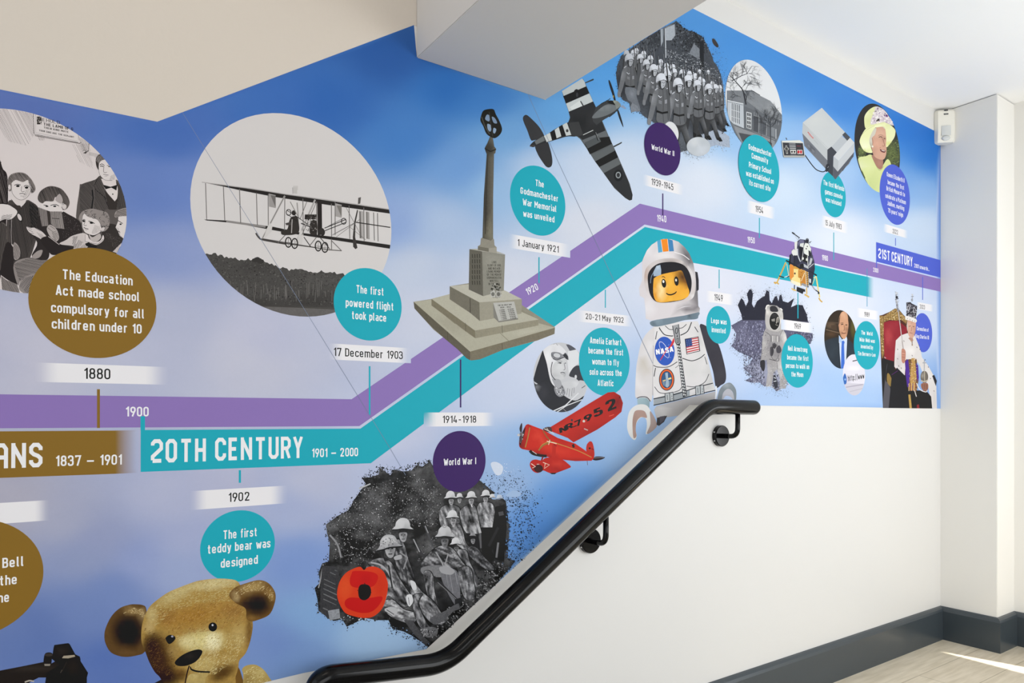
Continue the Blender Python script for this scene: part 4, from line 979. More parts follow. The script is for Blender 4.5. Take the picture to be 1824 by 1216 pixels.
# fighter plane with invasion stripes
def fighter():
    V(920, 130, 5.068)
    cl = pts("270,242 668,0 680,-20 1300,-20 1300,1250 0,1250 0,100")
    p = Pic('fighter_plane_picture', 'cut-out picture of a grey fighter plane with black and white stripes', None)
    DK, MG = '38383a', '55585a'
    p.sub('tailplane'); p.poly("55,410 68,385 95,382 150,430 205,490 245,560 240,580 150,610 125,600 95,520 65,450", DK, sm=True, step=14, grain=.03)
    p.poly("165,665 185,625 270,615 300,680 320,770 318,830 295,853 265,845 230,800 190,735", '343436', sm=True, step=14, grain=.03)
    p.sub('propeller'); p.poly("828,70 842,75 875,165 893,245 880,252 862,195 838,120", '26272b', sm=True); p.ell(920 + 872 / 5.068, 130 + 213 / 5.068, 1, 2.4, 'a58a3a'); p.poly("905,335 920,340 950,430 963,490 945,460 918,390", '26272b', sm=True); p.poly("925,300 960,290 990,320 975,328", '8796b0')
    p.sub('wing'); p.poly("612,88 690,52 697,60 690,68 618,96", '3a3b3d'); p.poly("872,660 948,622 950,632 930,645 878,672", '3a3b3d')
    p.poly("408,170 598,55 610,75 660,190 712,310 775,440 830,570 890,700 960,860 1020,1000 1046,1100 1040,1145 1018,1152 980,1130 880,1040 780,900 700,790 630,680 575,600 545,575 480,560 470,440 480,400 465,340 440,270", MG, step=16, grain=.03)
    p.poly("407,165 590,50 612,80 625,122 425,210", 'bcc2c2').dab(560, 110, 90, 60, 'cfd4d3', .6); p.poly("418,210 628,122 655,185 445,277", '16171a'); p.ell(920 + 540 / 5.068, 130 + 180 / 5.068, 5, 6.5, '101114'); p.ell(920 + 545 / 5.068, 130 + 198 / 5.068, 2, 4, '3c3d40'); p.poly("445,277 655,185 688,258 472,352", 'c2c8c8'); p.poly("480,310 570,248 595,300 500,335", 'd3d8d7'); p.line("575,255 600,300", 9, '2c2d2f'); p.line("583,258 606,298", 3, '8a8d8e')
    p.poly("470,350 690,258 715,310 770,440 800,520 600,610 570,585 545,572 490,560 460,455 482,405", '2b2c2e', step=14, grain=.02).dab(560, 470, 100, 80, '1d1e20', .8).dab(700, 400, 80, 60, '3a3b3c', .6)
    p.poly("595,605 802,520 832,578 612,640", '63676a'); p.poly("612,640 830,578 635,685", '585c5d'); p.poly("612,640 740,585 835,575 860,640 660,735 635,688", '17181a'); p.poly("610,630 740,570 760,620 640,682", '4f5355'); p.poly("668,740 770,695 800,680 862,642 888,700 706,800", '5c6062'); p.poly("706,800 888,700 915,762 745,850", '131416'); p.poly("745,850 915,762 938,822 785,905", '606466')
    p.poly("785,905 938,822 1000,960 1046,1100 1040,1145 1018,1152 960,1112 860,1010", '2e2f31', step=16, grain=.03)
    p.ell(920 + 916 / 5.068, 130 + 925 / 5.068, 8, 10.5, '1d1e21'); p.ell(920 + 916 / 5.068, 130 + 922 / 5.068, 4.6, 5.8, '9aa0a3'); p.ell(920 + 916 / 5.068, 130 + 922 / 5.068, 3, 4, '2c2d30'); p.line("598,565 690,520", 11, '17181a'); p.line("598,560 690,517", 7, 'b9bdbd'); p.line("705,530 735,610", 10, '1e1f21'); p.line("712,535 740,605", 3, '9a9d9e')
    p.sub('fuselage')
    p.poly("120,655 165,610 250,570 340,510 440,455 520,440 560,500 540,570 450,575 300,620 190,650 150,670", '2c2d2f', sm=True, step=12, grain=.03)
    p.poly("245,570 300,540 318,608 270,625", 'c9cecd'); p.poly("303,538 340,517 362,590 320,607", '141517'); p.poly("342,515 378,488 402,572 360,590", 'c6cbca'); p.poly("380,487 412,470 445,566 402,573", '141517'); p.poly("412,470 452,448 492,560 445,568", 'c2c8c7'); p.poly("470,450 560,440 600,560 545,575 492,560", '3a3b3c'); p.ell(920 + 455 / 5.068, 130 + 522 / 5.068, 2.4, 2.8, '3c3d3f')
    p.poly("160,618 240,570 255,612 175,648", '6a6d6d').dab(200, 610, 50, 20, 'a5a8a6', .6); p.line("118,660 165,655", 12, '45403c')
    p.poly("715,310 770,270 820,248 870,250 930,280 938,300 905,345 860,380 790,420 720,470 690,440 680,400", '3c3e40', step=10, grain=.03)
    p.poly("680,405 720,350 800,290 860,285 905,300 900,330 830,375 740,405", '6b7073', sm=True, step=9).dab(800, 320, 90, 30, '8d9396', .7); p.poly("812,262 850,248 892,268 885,292 840,276", '121316')
    for k in range(6): p.line([(765 + k * 14, 282 - k * 8), (772 + k * 14, 272 - k * 8)], 8, '1b1c1e'); p.line([(835 + k * 9, 398 - k * 7), (842 + k * 9, 392 - k * 7)], 8, '1b1c1e')
    p.poly("868,250 910,255 938,285 930,305 900,325 890,290", '7f847f', sm=True, step=8).dab(890, 262, 25, 14, 'd8dec0', .9)
    p.build(mural); V()
fighter()
# ------------------------------------------------------------------ printed pictures, right half (below the captions)
def marching():
    V(1080, 30, 4.504)
    p = Pic('marching_soldiers_photograph', 'black and white photograph of helmeted soldiers marching in ranks with ragged edges')
    p.sub('ragged_backdrop')
    B = "75,470 85,390 120,310 180,265 300,180 440,95 560,35 600,70 625,105 700,120 760,155 785,190 835,290 860,360 890,400 918,470 935,600 940,700 925,790 960,850 940,930 880,900 800,930 740,950 690,1000 640,1075 590,1085 570,1000 540,900 480,860 390,858 300,800 265,760 245,750 195,765 180,690 130,670 95,610"
    p.poly("600,1085 640,1000 760,930 900,900 985,960 990,1050 880,1030 780,1060", 'a3aebf', step=5, grain=.12).dab(640, 1070, 90, 60, 'b9c3d2', .8); p.spray("620,1085 700,1090 880,1035 990,1050", 160, 14, (3, 8), ['a3aebf', 'bcc6d6', '6d7684'], 15, False)
    p.poly(B, '494d54', step=4, grain=.24)
    p.dab(700, 200, 160, 120, '2c2f34', .8).dab(380, 180, 120, 90, '34373c', .8).dab(640, 380, 260, 130, '3a3e45', .7).dab(820, 800, 200, 280, '1f2226', .9).dab(450, 620, 260, 200, '24272b', .8).dab(120, 560, 80, 160, '2a2c30', .9).dab(620, 980, 120, 110, '5d626a', .8).dab(500, 120, 60, 70, 'aeb6bf', .8)
    p.spray(B, 900, 9, (2, 6), ['2b2e33', '3d4148', '565b63', '202226'], 3); p.spray("830,200 880,330 930,420 960,560 960,760 1000,860 1000,960", 520, 34, (1.5, 4.5), ['2b2e33', '4a5058', '6a7a90', '39424e'], 4, False); p.spray("600,1090 700,1110 830,1060 960,1060", 160, 22, (2, 5), ['3d4148', '8a9099', 'aab4c0'], 5, False)
    p.poly("850,175 870,185 897,230 888,247 860,225 846,195", '3f3a38', sm=True, grain=.2); p.spray("850,180 890,240", 40, 12, (2, 4), ['4a4543', '3a3f48'], 8, False)
    p.specks("560,40 620,90 780,170 830,290 760,300 600,280 520,230 500,170", 500, (4, 10), ['25282c', '3a3d43', '14161a', '4e535a', '6d737b'], 6); p.specks("220,240 440,100 440,240 330,330 240,290", 260, (3, 8), ['2a2c30', '44484e', '5d6269'], 9, 2.4, 100)
    p.poly("470,95 545,60 550,150 520,190 475,190", 'aab1ba', step=6, grain=.12); p.poly("432,100 452,95 452,200 436,240", 'a3aab3'); p.line("470,95 475,330", 9, 'b9bfc6'); p.line("463,95 466,330", 5, '3a3d42'); p.line("453,95 455,240", 4, '6a7078')
    p.poly("745,200 778,190 782,470 752,470", '25272b'); p.line("700,120 745,190 760,230", 10, '25272b'); p.line("650,290 750,340", 4, '9aa0a8'); p.line("690,205 690,330", 9, '3a3d43'); p.poly("700,215 745,260 745,330 660,300", '7d838b', grain=.2, step=6)
    p.specks("490,260 740,340 900,430 920,560 700,470 470,380", 520, (4, 9), ['c0c5cb', '2e3136', '8d9299', '5d6269'], 11, .6); p.specks("480,250 700,310 760,460 900,450 920,540 480,400", 330, (10, 24), ['2a2d32', '8d939a', '4c5057'], 12, .12, 97)
    p.sub('soldiers')
    def man(x, y, s, g=1.0, front=0, rifle=True):
        T = lambda *q: [(x + a * s, y + b * s) for a, b in q]; h_ = lambda v: max(8, (v - 95) * 1.5 * g + 98); c = lambda v: (lin(h_(v)), lin(h_(v) * 1.02), lin(h_(v) * 1.06))
        if rifle: p.line(T((1.1, -3.2), (1.75, 3.5)), s * .22, c(38)); p.line(T((1.2, -3.2), (1.8, 3.0)), s * .07, c(150))
        st_ = s * .45 if s > 22 else None
        if front >= 2:
            p.poly(T((-.9, 7), (1.2, 7), (1.9, 9.5), (2.7, 12.5), (3.3, 14.6), (2.5, 15), (1.6, 12.8), (.7, 10.5), (.2, 12.5), (-.3, 14.2), (-1, 13.6), (-.9, 10)), c(66), sm=True, step=s * .5, grain=.16)
            p.dab(x + 1.7 * s, y + 10.5 * s, .8 * s, 3 * s, c(118), .8, -20)
            p.poly(T((2.4, 14.5), (3.4, 14.2), (4.1, 15.4), (3.2, 15.5)), c(28)); p.poly(T((-1.1, 13.3), (-.3, 13.8), (-.2, 15.2), (-1, 14.8)), c(28))
        if front:
            p.poly(T((-.9, 2), (.2, 1.6), (1.2, 2.2), (1.55, 4.5), (1.35, 7), (1.6, 8.7), (.2, 9.2), (-1.0, 8.6), (-.85, 6.6), (-1.2, 4.5)), c(96), sm=True, step=st_, grain=.07)
            p.dab(x + .75 * s, y + 4.2 * s, .7 * s, 2.4 * s, c(146), .8).dab(x - .6 * s, y + 5 * s, .5 * s, 2.5 * s, c(62), .7)
            p.poly(T((-1.0, 2.0), (-1.7, 3.2), (-2.2, 5.6), (-2.7, 8.2), (-2.0, 8.6), (-1.3, 6.5), (-.8, 4.2), (-.6, 2.5)), c(104), sm=True, step=st_, grain=.07).dab(x - 1.8 * s, y + 4.6 * s, .45 * s, 2 * s, c(140), .6)
            p.poly(T((1.0, 2.3), (1.7, 3.4), (1.9, 6), (1.8, 8.3), (1.3, 8.3), (1.2, 5)), c(86), sm=True)
            p.line(T((-.95, 6.7), (.2, 7.1), (1.4, 6.9)), s * .42, c(30)); p.line(T((.35, 2.2), (.45, 4.5), (.4, 6.8)), s * .07, c(60)); p.line(T((.35, 7.2), (.5, 9.0)), s * .07, c(50))
            p.line(T((-.6, 3.5), (-.15, 3.9), (.1, 3.7)), s * .13, c(186)); p.poly(T((-.5, 4.2), (.15, 4.4), (.12, 5.3), (-.48, 5.1)), c(112)); p.line(T((-.5, 4.3), (.15, 4.5)), s * .1, c(60)); p.poly(T((.75, 4.4), (1.2, 4.3), (1.2, 5.1), (.78, 5.2)), c(128))
            p.line(T((-1.25, 2.4), (-.7, 1.95)), s * .25, c(150)); p.poly(T((-2.7, 8.1), (-2.05, 8.5), (-2.2, 9.5), (-2.8, 9.3)), c(112), sm=True)
        else: p.poly(T((-1.1, 2.1), (.2, 1.5), (1.2, 2.2), (1.5, 5), (1.2, 8), (-1.2, 8), (-1.4, 4.5)), c(84), sm=True); p.poly(T((.2, 2), (.8, 2.3), (.9, 6), (.4, 6)), c(112)); p.line(T((-1, 2.2), (-1.3, 6)), s * .5, c(64))
        p.poly(T((-.3, .5), (.75, .4), (.9, 1.0), (.7, 1.6), (.3, 2.0), (-.2, 1.7), (-.4, 1.0)), c(150), sm=True)
        if s > 20:
            p.poly(T((-.35, .5), (.0, .6), (-.05, 1.4), (.1, 2.1), (-.3, 1.9), (-.55, 1.0)), c(62)); p.line(T((.15, .85), (.4, .82)), s * .12, c(48)); p.line(T((.6, .8), (.78, .8)), s * .12, c(48)); p.line(T((.35, 1.5), (.65, 1.45)), s * .09, c(80)); p.line(T((.5, .8), (.58, 1.2)), s * .08, c(96)); p.line(T((-.4, 2.0), (.25, 2.25), (.6, 1.95)), s * .16, c(66))
        p.poly(T((-1.05, .5), (-.95, -.35), (-.5, -.95), (.1, -1.1), (.65, -.85), (.95, -.2), (1.1, .3), (1.2, .5), (.5, .32), (-.3, .55), (-.95, .9)), c(172), sm=True, step=s * .35 if s > 22 else None)
        p.dab(x - .55 * s, y + .1 * s, .7 * s, .9 * s, c(116), .8).dab(x + .3 * s, y - .55 * s, .5 * s, .5 * s, c(205), .8); p.line(T((-1.0, .8), (-.3, .5), (.5, .28), (1.2, .5)), s * .1, c(54))
    for x, y, s, g in ((160, 292, 22, .8), (240, 270, 17, .95), (215, 287, 20, 1), (297, 296, 20, 1), (268, 325, 24, 1), (350, 335, 23, 1), (433, 362, 19, 1.05), (480, 390, 18, 1.05), (530, 402, 20, 1.05), (415, 410, 20, 1), (480, 424, 20, 1.05), (542, 440, 22, 1.05), (605, 446, 22, 1.05), (663, 455, 19, 1.05), (710, 470, 16, 1.05), (745, 436, 12, 1.1), (815, 440, 12, 1.05), (750, 500, 17, 1.05), (693, 490, 24, 1), (770, 518, 20, 1.05), (846, 534, 16, 1)): man(x, y, s, g)
    man(318, 372, 27, .95, 1); man(487, 462, 30, 1, 1); man(905, 570, 20, .95, 2); man(870, 566, 23, 1, 2); man(650, 502, 31, 1.05, 2); man(815, 568, 28, 1, 2); man(725, 540, 29, 1, 2)
    man(180, 332, 33, .85, 1); V(1080, 30, 4.504)
    p.poly("150,570 235,580 240,640 270,750 230,755 200,690 165,660", '6b7078', sm=True, step=8, grain=.12).dab(205, 620, 40, 50, '8d929a', .7); p.poly("205,690 250,720 265,752 195,768 190,720", '7d828a', grain=.2, step=6)
    man(375, 415, 31, 1.0, 1); man(570, 532, 37, 1.02, 2); man(435, 497, 39, 1.02, 1)
    p.sub('pale_disc'); p.poly(ring(1195, 236, 18.5), 'd9dadd', raw=True)
    p.el(735, 1042, 95, 77, 'b9bfc6', step=8).dab(700, 1000, 60, 50, 'd6d9dc', .7).dab(760, 1070, 60, 50, 'cdd3dc', .7); p.spray("680,1120 790,1130", 30, 10, (3, 6), ['9aa0a8', 'cfd4db'], 6, False)
    p.build(mural); V()
marching()

def school():
    cl = ring(1343.5, 190.5, 80.5); V()
    p = Pic('school_photograph', 'oval-looking round grey photograph of a school building and bare trees', cl)
    p.poly(cl, 'dfe1e4', raw=True); V(1295, 105, 7.6)
    p.poly("-10,430 235,430 320,425 440,500 580,570 720,740 760,800 760,1250 -10,1250", '6e7278', step=8, grain=.07)
    p.poly("-10,430 250,430 215,600 0,545", '7a7e83', step=9, grain=.1); p.poly("245,560 320,425 440,500 580,570 720,740 745,850 480,740", '85898e', step=9, grain=.1).dab(600, 660, 120, 90, '9a9ea2', .6); p.line("320,425 440,495", 9, '4a4d52')
    p.poly("0,560 215,605 222,940 80,880 0,800", 'b9bfc6', step=9, grain=.04); p.line("0,563 215,610", 12, 'd0d4d8'); p.line("0,580 212,626", 5, '55595e')
    for k in range(5): x = 55 + k * 24; p.poly([(x, 600 + k * 6), (x + 15, 604 + k * 6), (x + 13, 850 + k * 9), (x, 845 + k * 9)], '6a6f76'); p.line([(x - 4, 595 + k * 6), (x - 5, 850 + k * 9)], 8, 'e3e6ea'); p.line([(x, 690 + k * 7), (x + 15, 694 + k * 7)], 5, 'd5d9de'); p.line([(x, 780 + k * 8), (x + 15, 784 + k * 8)], 5, 'd5d9de')
    p.poly("222,640 745,850 745,1000 640,1090 222,950", '63676d', step=9, grain=.05); p.poly("255,715 325,735 322,955 258,935", 'd5d8db')
    for i in range(3):
        for j in range(4): x, y = 264 + i * 19, 728 + j * 54 + i * 5; p.poly([(x, y), (x + 14, y + 4), (x + 14, y + 46), (x, y + 42)], '3d4045')
    p.poly("355,770 425,790 420,1000 352,975", '4a4d53'); p.line("352,765 430,790", 7, '9a9ea3'); p.line("425,790 420,1000", 9, '8d9196'); p.poly("470,850 525,865 522,1030 470,1010", '54585e'); p.line("530,870 525,1040", 8, '9a9ea3'); p.poly("590,920 640,940 640,1060 590,1040", '7f848a'); p.line("655,950 655,1080", 9, 'c9cdd1')
    for k in range(12): p.line([(360 + k * 30, 720 + k * 12), (360 + k * 30, 765 + k * 12)], 8, '8a8e93')
    p.poly("80,890 230,950 420,1010 640,1090 640,1200 200,1160 100,960", '8a8d91', step=9, grain=.08); p.line("90,900 220,950 420,1020 650,1110", 8, '505459'); p.poly("150,1000 420,1050 600,1140 600,1220 200,1120", '4c4f54', step=10, grain=.1)
    R = random.Random(2)
    def branch(x, y, a, L, wd, d):
        q = [(x, y)]
        for k in range(3): a += R.uniform(-.28, .28); x += L / 3 * math.cos(a); y += L / 3 * math.sin(a); q.append((x, y))
        p.line(q, wd, '3b3d42', taper=(1, .6))
        if d:
            for k in range(3): branch(*q[R.choice((1, 2, 3))], a + R.uniform(-.95, .95), L * R.uniform(.6, .8), wd * .62, d - 1)
    p.sub('bare_trees')
    p.line("250,620 215,450 190,400 110,310 60,250", 14, '35373c', taper=(1.6, .5)); p.line("215,450 260,520 240,600", 10, '35373c'); p.line("60,300 190,230 260,205 330,100 420,110", 8, '3b3d42', taper=(1.4, .4))
    for x, y, a in ((190, 400, -1.2), (110, 310, -2.0), (110, 310, -1.2), (190, 230, -1.3), (260, 205, -.3), (240, 430, -1.0), (150, 350, -2.4), (260, 205, -1.5), (300, 240, .2), (70, 290, -1.7), (200, 420, .3), (100, 480, -2.2), (180, 520, -2.6), (260, 330, .2)): branch(x, y, a, 100, 5, 3)
    p.line("582,1160 580,900 570,860", 10, '35373c', taper=(1.2, .7)); p.line("455,1050 455,860", 6, '44474c')
    for x, y, a in ((578, 900, -1.6), (578, 900, -.9), (578, 900, -2.2), (575, 870, -1.2), (575, 870, -2.0), (580, 930, -.5), (578, 930, -2.7), (455, 870, -1.6), (590, 800, -1.2)): branch(x, y, a, 110, 5, 3)
    p.build(mural); V()
school()

def portrait_hat():
    cl = ring(1563.5, 264.5, 77.5); V()
    p = Pic('portrait_photograph', 'round photograph of a person smiling in a pale lime hat and coat', cl)
    p.sub('foliage').poly(cl, '2c2b2c', raw=True, step=3, grain=.1); V(1520, 180, 7.155)
    p.dab(500, 680, 120, 220, '6d7a45', .8).dab(100, 640, 60, 90, '6f7d4a', .7).dab(560, 560, 40, 130, '3f4a34', .8); p.specks("420,560 580,480 600,800 560,830 430,740", 120, (8, 20), ['6c7a48', '3c4630', '52603f', '7d8a58', '2b3226'], 3, .5, 70); p.specks("60,600 170,640 150,720 60,720", 30, (8, 16), ['7d8c55', '4a5639'], 4)
    p.sub('coat').poly("60,730 150,705 235,690 330,860 430,740 480,830 420,950 340,1180 250,1150 150,1000 90,860", 'd3db9a', sm=True, step=14).dab(180, 780, 90, 80, 'e6ebba', .8).dab(250, 1050, 90, 160, 'b9c685', .7).dab(100, 790, 40, 90, 'e9e8da', .9); p.line("240,720 290,830 335,885 385,830", 8, 'b3bd80', True); p.poly("100,870 150,980 140,1000 110,930", '4d5a3a')
    p.sub('face').poly("235,690 245,740 290,830 335,872 370,840 375,750 330,700", 'a5796a', sm=True, step=10).dab(330, 780, 40, 60, 'b98c7c', .7)
    p.poly("210,420 300,330 400,330 420,430 415,560 420,620 410,700 380,745 320,740 260,700 235,620 215,520", 'cfa28c', sm=True, step=9)
    p.dab(330, 400, 80, 60, 'e0b8a0', .8).dab(300, 560, 70, 90, 'dba992', .8).dab(390, 480, 30, 50, 'a87b6a', .7).dab(350, 700, 60, 40, 'dcb29e', .6).dab(260, 650, 40, 70, 'ad8270', .6)
    p.poly("190,470 210,400 270,345 290,360 270,430 235,470 240,560 225,590 205,570", 'cfcabb', sm=True, step=9).dab(215, 560, 30, 60, '8d8468', .8); p.poly("370,335 420,340 425,390 405,360", 'd6d0c0')
    p.line("320,462 350,455 365,470", 9, '4a332c', True); p.line("385,478 405,480", 9, '4a332c'); p.line("315,440 350,430 370,445", 5, '8d6d5c', True); p.line("370,480 395,560 385,575 365,570", 6, '8a5d4e', True); p.poly("335,612 360,620 405,630 400,655 370,655 345,640", '6d3238', sm=True); p.poly("355,622 400,633 395,642 360,634", 'e2d8cf'); p.line("330,600 345,590", 4, '8a5d4e'); p.el(242, 580, 9, 12, 'eae4d8'); p.line("235,470 245,520 240,560", 5, '8a5d4e', True)
    p.sub('hat').poly("80,540 80,490 110,420 160,350 260,300 380,265 460,300 525,360 532,410 510,480 420,590 415,480 405,370 380,330 300,335 265,350 215,440 200,520 230,620 235,660 170,655 120,620", 'e7ebb4', sm=True, step=10)
    p.dab(150, 560, 80, 90, 'f2f1d8', .8).dab(480, 440, 60, 90, 'efeed2', .8).dab(450, 540, 60, 40, 'cdd66e', .8).dab(150, 640, 90, 25, 'c6d065', .8).dab(290, 320, 120, 30, 'f4f5d8', .8).dab(430, 310, 50, 40, 'c5cb94', .6)
    p.poly("150,345 135,250 145,180 200,110 280,70 360,100 400,170 410,270 300,300 200,335", 'dfe3a9', sm=True, step=10).dab(180, 200, 50, 110, 'cad28b', .7).dab(160, 160, 40, 80, 'eef0c6', .8); p.line("105,430 170,365 270,315", 4, 'bdc584', True); p.poly("380,265 450,290 500,320 470,300", 'aab07a')
    p.sub('hat_flowers').poly("215,290 225,220 270,150 270,90 300,70 370,100 420,150 450,200 500,260 512,310 460,300 400,270 320,280 250,300", 'd9cfd3', sm=True, step=9)
    p.specks("225,280 240,200 280,90 350,90 430,160 505,300 400,265", 150, (8, 20), ['ece6e6', 'f4efee', 'c9b9c6', 'b8a3b8', 'ddd2d6'], 5); p.specks("380,150 420,160 440,200 390,200", 20, (7, 14), ['6d3a78', '8a4a92', '4d2a55'], 6); p.poly("285,255 310,225 330,225 330,250 310,275", '3a3132'); p.poly("290,270 315,250 325,275 300,295", 'ece6d8'); p.line("350,190 390,230 440,250", 5, 'a894a8')
    p.build(mural); V()
portrait_hat()

def moon():
    V(1300, 500, 5.527)
    p = Pic('moon_walk_photograph', 'picture of a white spacesuited astronaut standing on the Moon with ragged dark edges')
    p.sub('ragged_moonscape')
    B = "10,640 50,590 60,520 10,440 120,380 110,330 75,240 110,170 130,190 155,250 180,200 165,130 190,85 210,85 225,130 215,230 235,265 265,200 310,165 340,150 360,90 385,110 390,190 410,220 440,155 460,150 475,200 490,140 505,140 520,200 570,215 630,170 600,260 655,235 715,240 735,290 755,330 765,390 810,480 815,560 790,620 700,640 600,900 560,1000 540,1040 500,1060 460,1090 430,1060 400,1010 340,1040 290,1000 200,1000 150,980 220,940 130,860 190,820 220,760 130,720 70,690"
    g_ = lambda x, y: np.where((y < 500 + 385 / 5.527 + (x - 1300) * .02)[:, None], np.array(rgb('262734')), np.array(rgb('5c5c74')))
    p.poly(B, g_, step=2.2, grain=.14)
    p.dab(430, 900, 330, 170, 'a5a9c0', .8, last=1).dab(120, 560, 140, 160, '74748e', .5).dab(680, 560, 150, 70, '4c4b63', .7)
    for k, (q, n, c) in enumerate((("0,600 130,400 330,390 330,700 250,800 100,720", 500, ['3d3d50', '8d8da8', '5a5a72', 'a3a5c0']), ("130,720 330,690 340,1010 200,1000 130,860", 420, ['30303f', 'b5b9cf', '55556a', '8d90a8', '23232f']), ("540,520 815,490 800,610 700,640", 160, ['3a3a4c', '8888a2']), ("420,900 560,900 580,1020 480,1080 420,1040", 160, ['2d2e3a', 'c5cbdc', '5c5f70']))):
        p.specks(q, int(n * 1.2), (6, 17), c, 20 + k, .4, 8)
    p.spray(B, 900, 13, (2, 6), ['2a2b38', '3b3c4c', '262734', '55566a'], 5); p.spray("60,240 120,150 200,90 300,150 380,70 480,130 620,170 740,260", 500, 28, (1.5, 4), ['2a2b38', '44465a'], 6, False); p.spray("20,640 120,740 140,900 300,1030 480,1110 590,1080", 380, 26, (2, 5), ['4c4d60', '2d2e3c', '77798f'], 7, False)
    p.sub('astronaut')
    p.poly("350,1040 370,900 360,780 300,790 310,700 315,600 330,510 350,470 350,270 400,245 460,245 515,290 522,390 520,470 550,530 565,600 540,760 520,800 540,900 560,1000 545,1060 490,1060 490,960 460,870 430,900 415,990 405,1040", '9d9a9c', sm=False, step=8, grain=.12)
    p.dab(540, 560, 40, 90, 'e3e0de', .9).dab(330, 640, 30, 110, 'c5c1bf', .8).dab(400, 650, 60, 120, '77747a', .6).dab(500, 860, 50, 130, 'd5d3d3', .8).dab(385, 920, 30, 110, 'bdbabc', .7).dab(470, 720, 60, 60, '6d6a70', .6); p.spray("350,1040 405,1040 490,1060 560,1010", 130, 16, (3, 8), ['9d9a9c', 'c9c7c9', 'b8c4dc'], 9, False)
    p.poly("350,300 360,250 400,240 460,250 515,300 522,400 515,470 470,500 400,490 360,460 345,400", 'b5b2b0', sm=True, step=8).dab(505, 380, 25, 110, 'e9e6e2', .9).dab(430, 260, 60, 25, '4a4a4e', .7).dab(365, 290, 20, 40, 'ece9e4', .8); p.line("350,280 362,245 385,240", 9, 'f0ede8', True); p.line("495,270 515,290", 10, 'f0ede8'); p.poly("395,255 440,248 470,280 465,305 400,300", '2f2f34', sm=True)
    p.el(438, 398, 57, 92, 'cfccca'); p.el(437, 398, 51, 86, '1c1b1d', step=8).dab(430, 340, 30, 30, '3a3a3e', .6); p.poly("405,380 440,370 440,400 410,398", '8d8a86'); p.line("455,420 462,370 475,360 470,410", 6, 'c5c0b8', True); p.line("445,430 470,440", 5, 'a39e96')
    p.poly("400,530 480,535 480,600 400,600", '8a878a', step=8, grain=.2); p.line("420,540 420,600", 10, 'cfccca'); p.line("440,540 440,600", 8, 'b8b5b4'); p.line("465,545 465,600", 9, 'd5d2d0'); p.poly("415,620 440,610 460,640 440,670 418,660", '3d3b40'); p.poly("455,660 485,635 505,680 490,710 460,705", '45434a', sm=True); p.poly("395,660 415,650 430,690 415,740 395,730", '3a383e', sm=True); p.hoop(440, 700, 40, 80, 5, '5a575c', a0=20, a1=330)
    p.line("385,770 470,790 480,760", 6, '4a484c', True); p.poly("298,790 340,785 342,860 325,890 300,850", '2c2b31', sm=True); p.line("315,600 310,700 300,785", 4, '5d5a5e'); p.line("345,500 395,540 400,600", 5, '5d5a5e', True); p.line("520,480 490,540 485,600", 4, '6d6a6e', True); p.line("460,800 465,870", 5, '6d6a6e'); p.specks("310,520 390,500 380,780 310,780", 90, (4, 10), ['6d6a70', 'a9a6a8', 'bdbab9'], 11, .5); p.specks("360,790 540,790 540,1000 490,1000 460,870 400,1000", 120, (4, 10), ['7d7a80', 'aeabac', 'c5c2c2'], 12, .5)
    p.poly("425,930 445,925 468,1000 470,1050 440,1060 420,1000", '33343f', grain=.2, step=6); p.line("430,950 450,960", 7, 'd8dbe3'); p.line("428,990 455,985", 7, 'd8dbe3')
    p.build(mural); V()
moon()

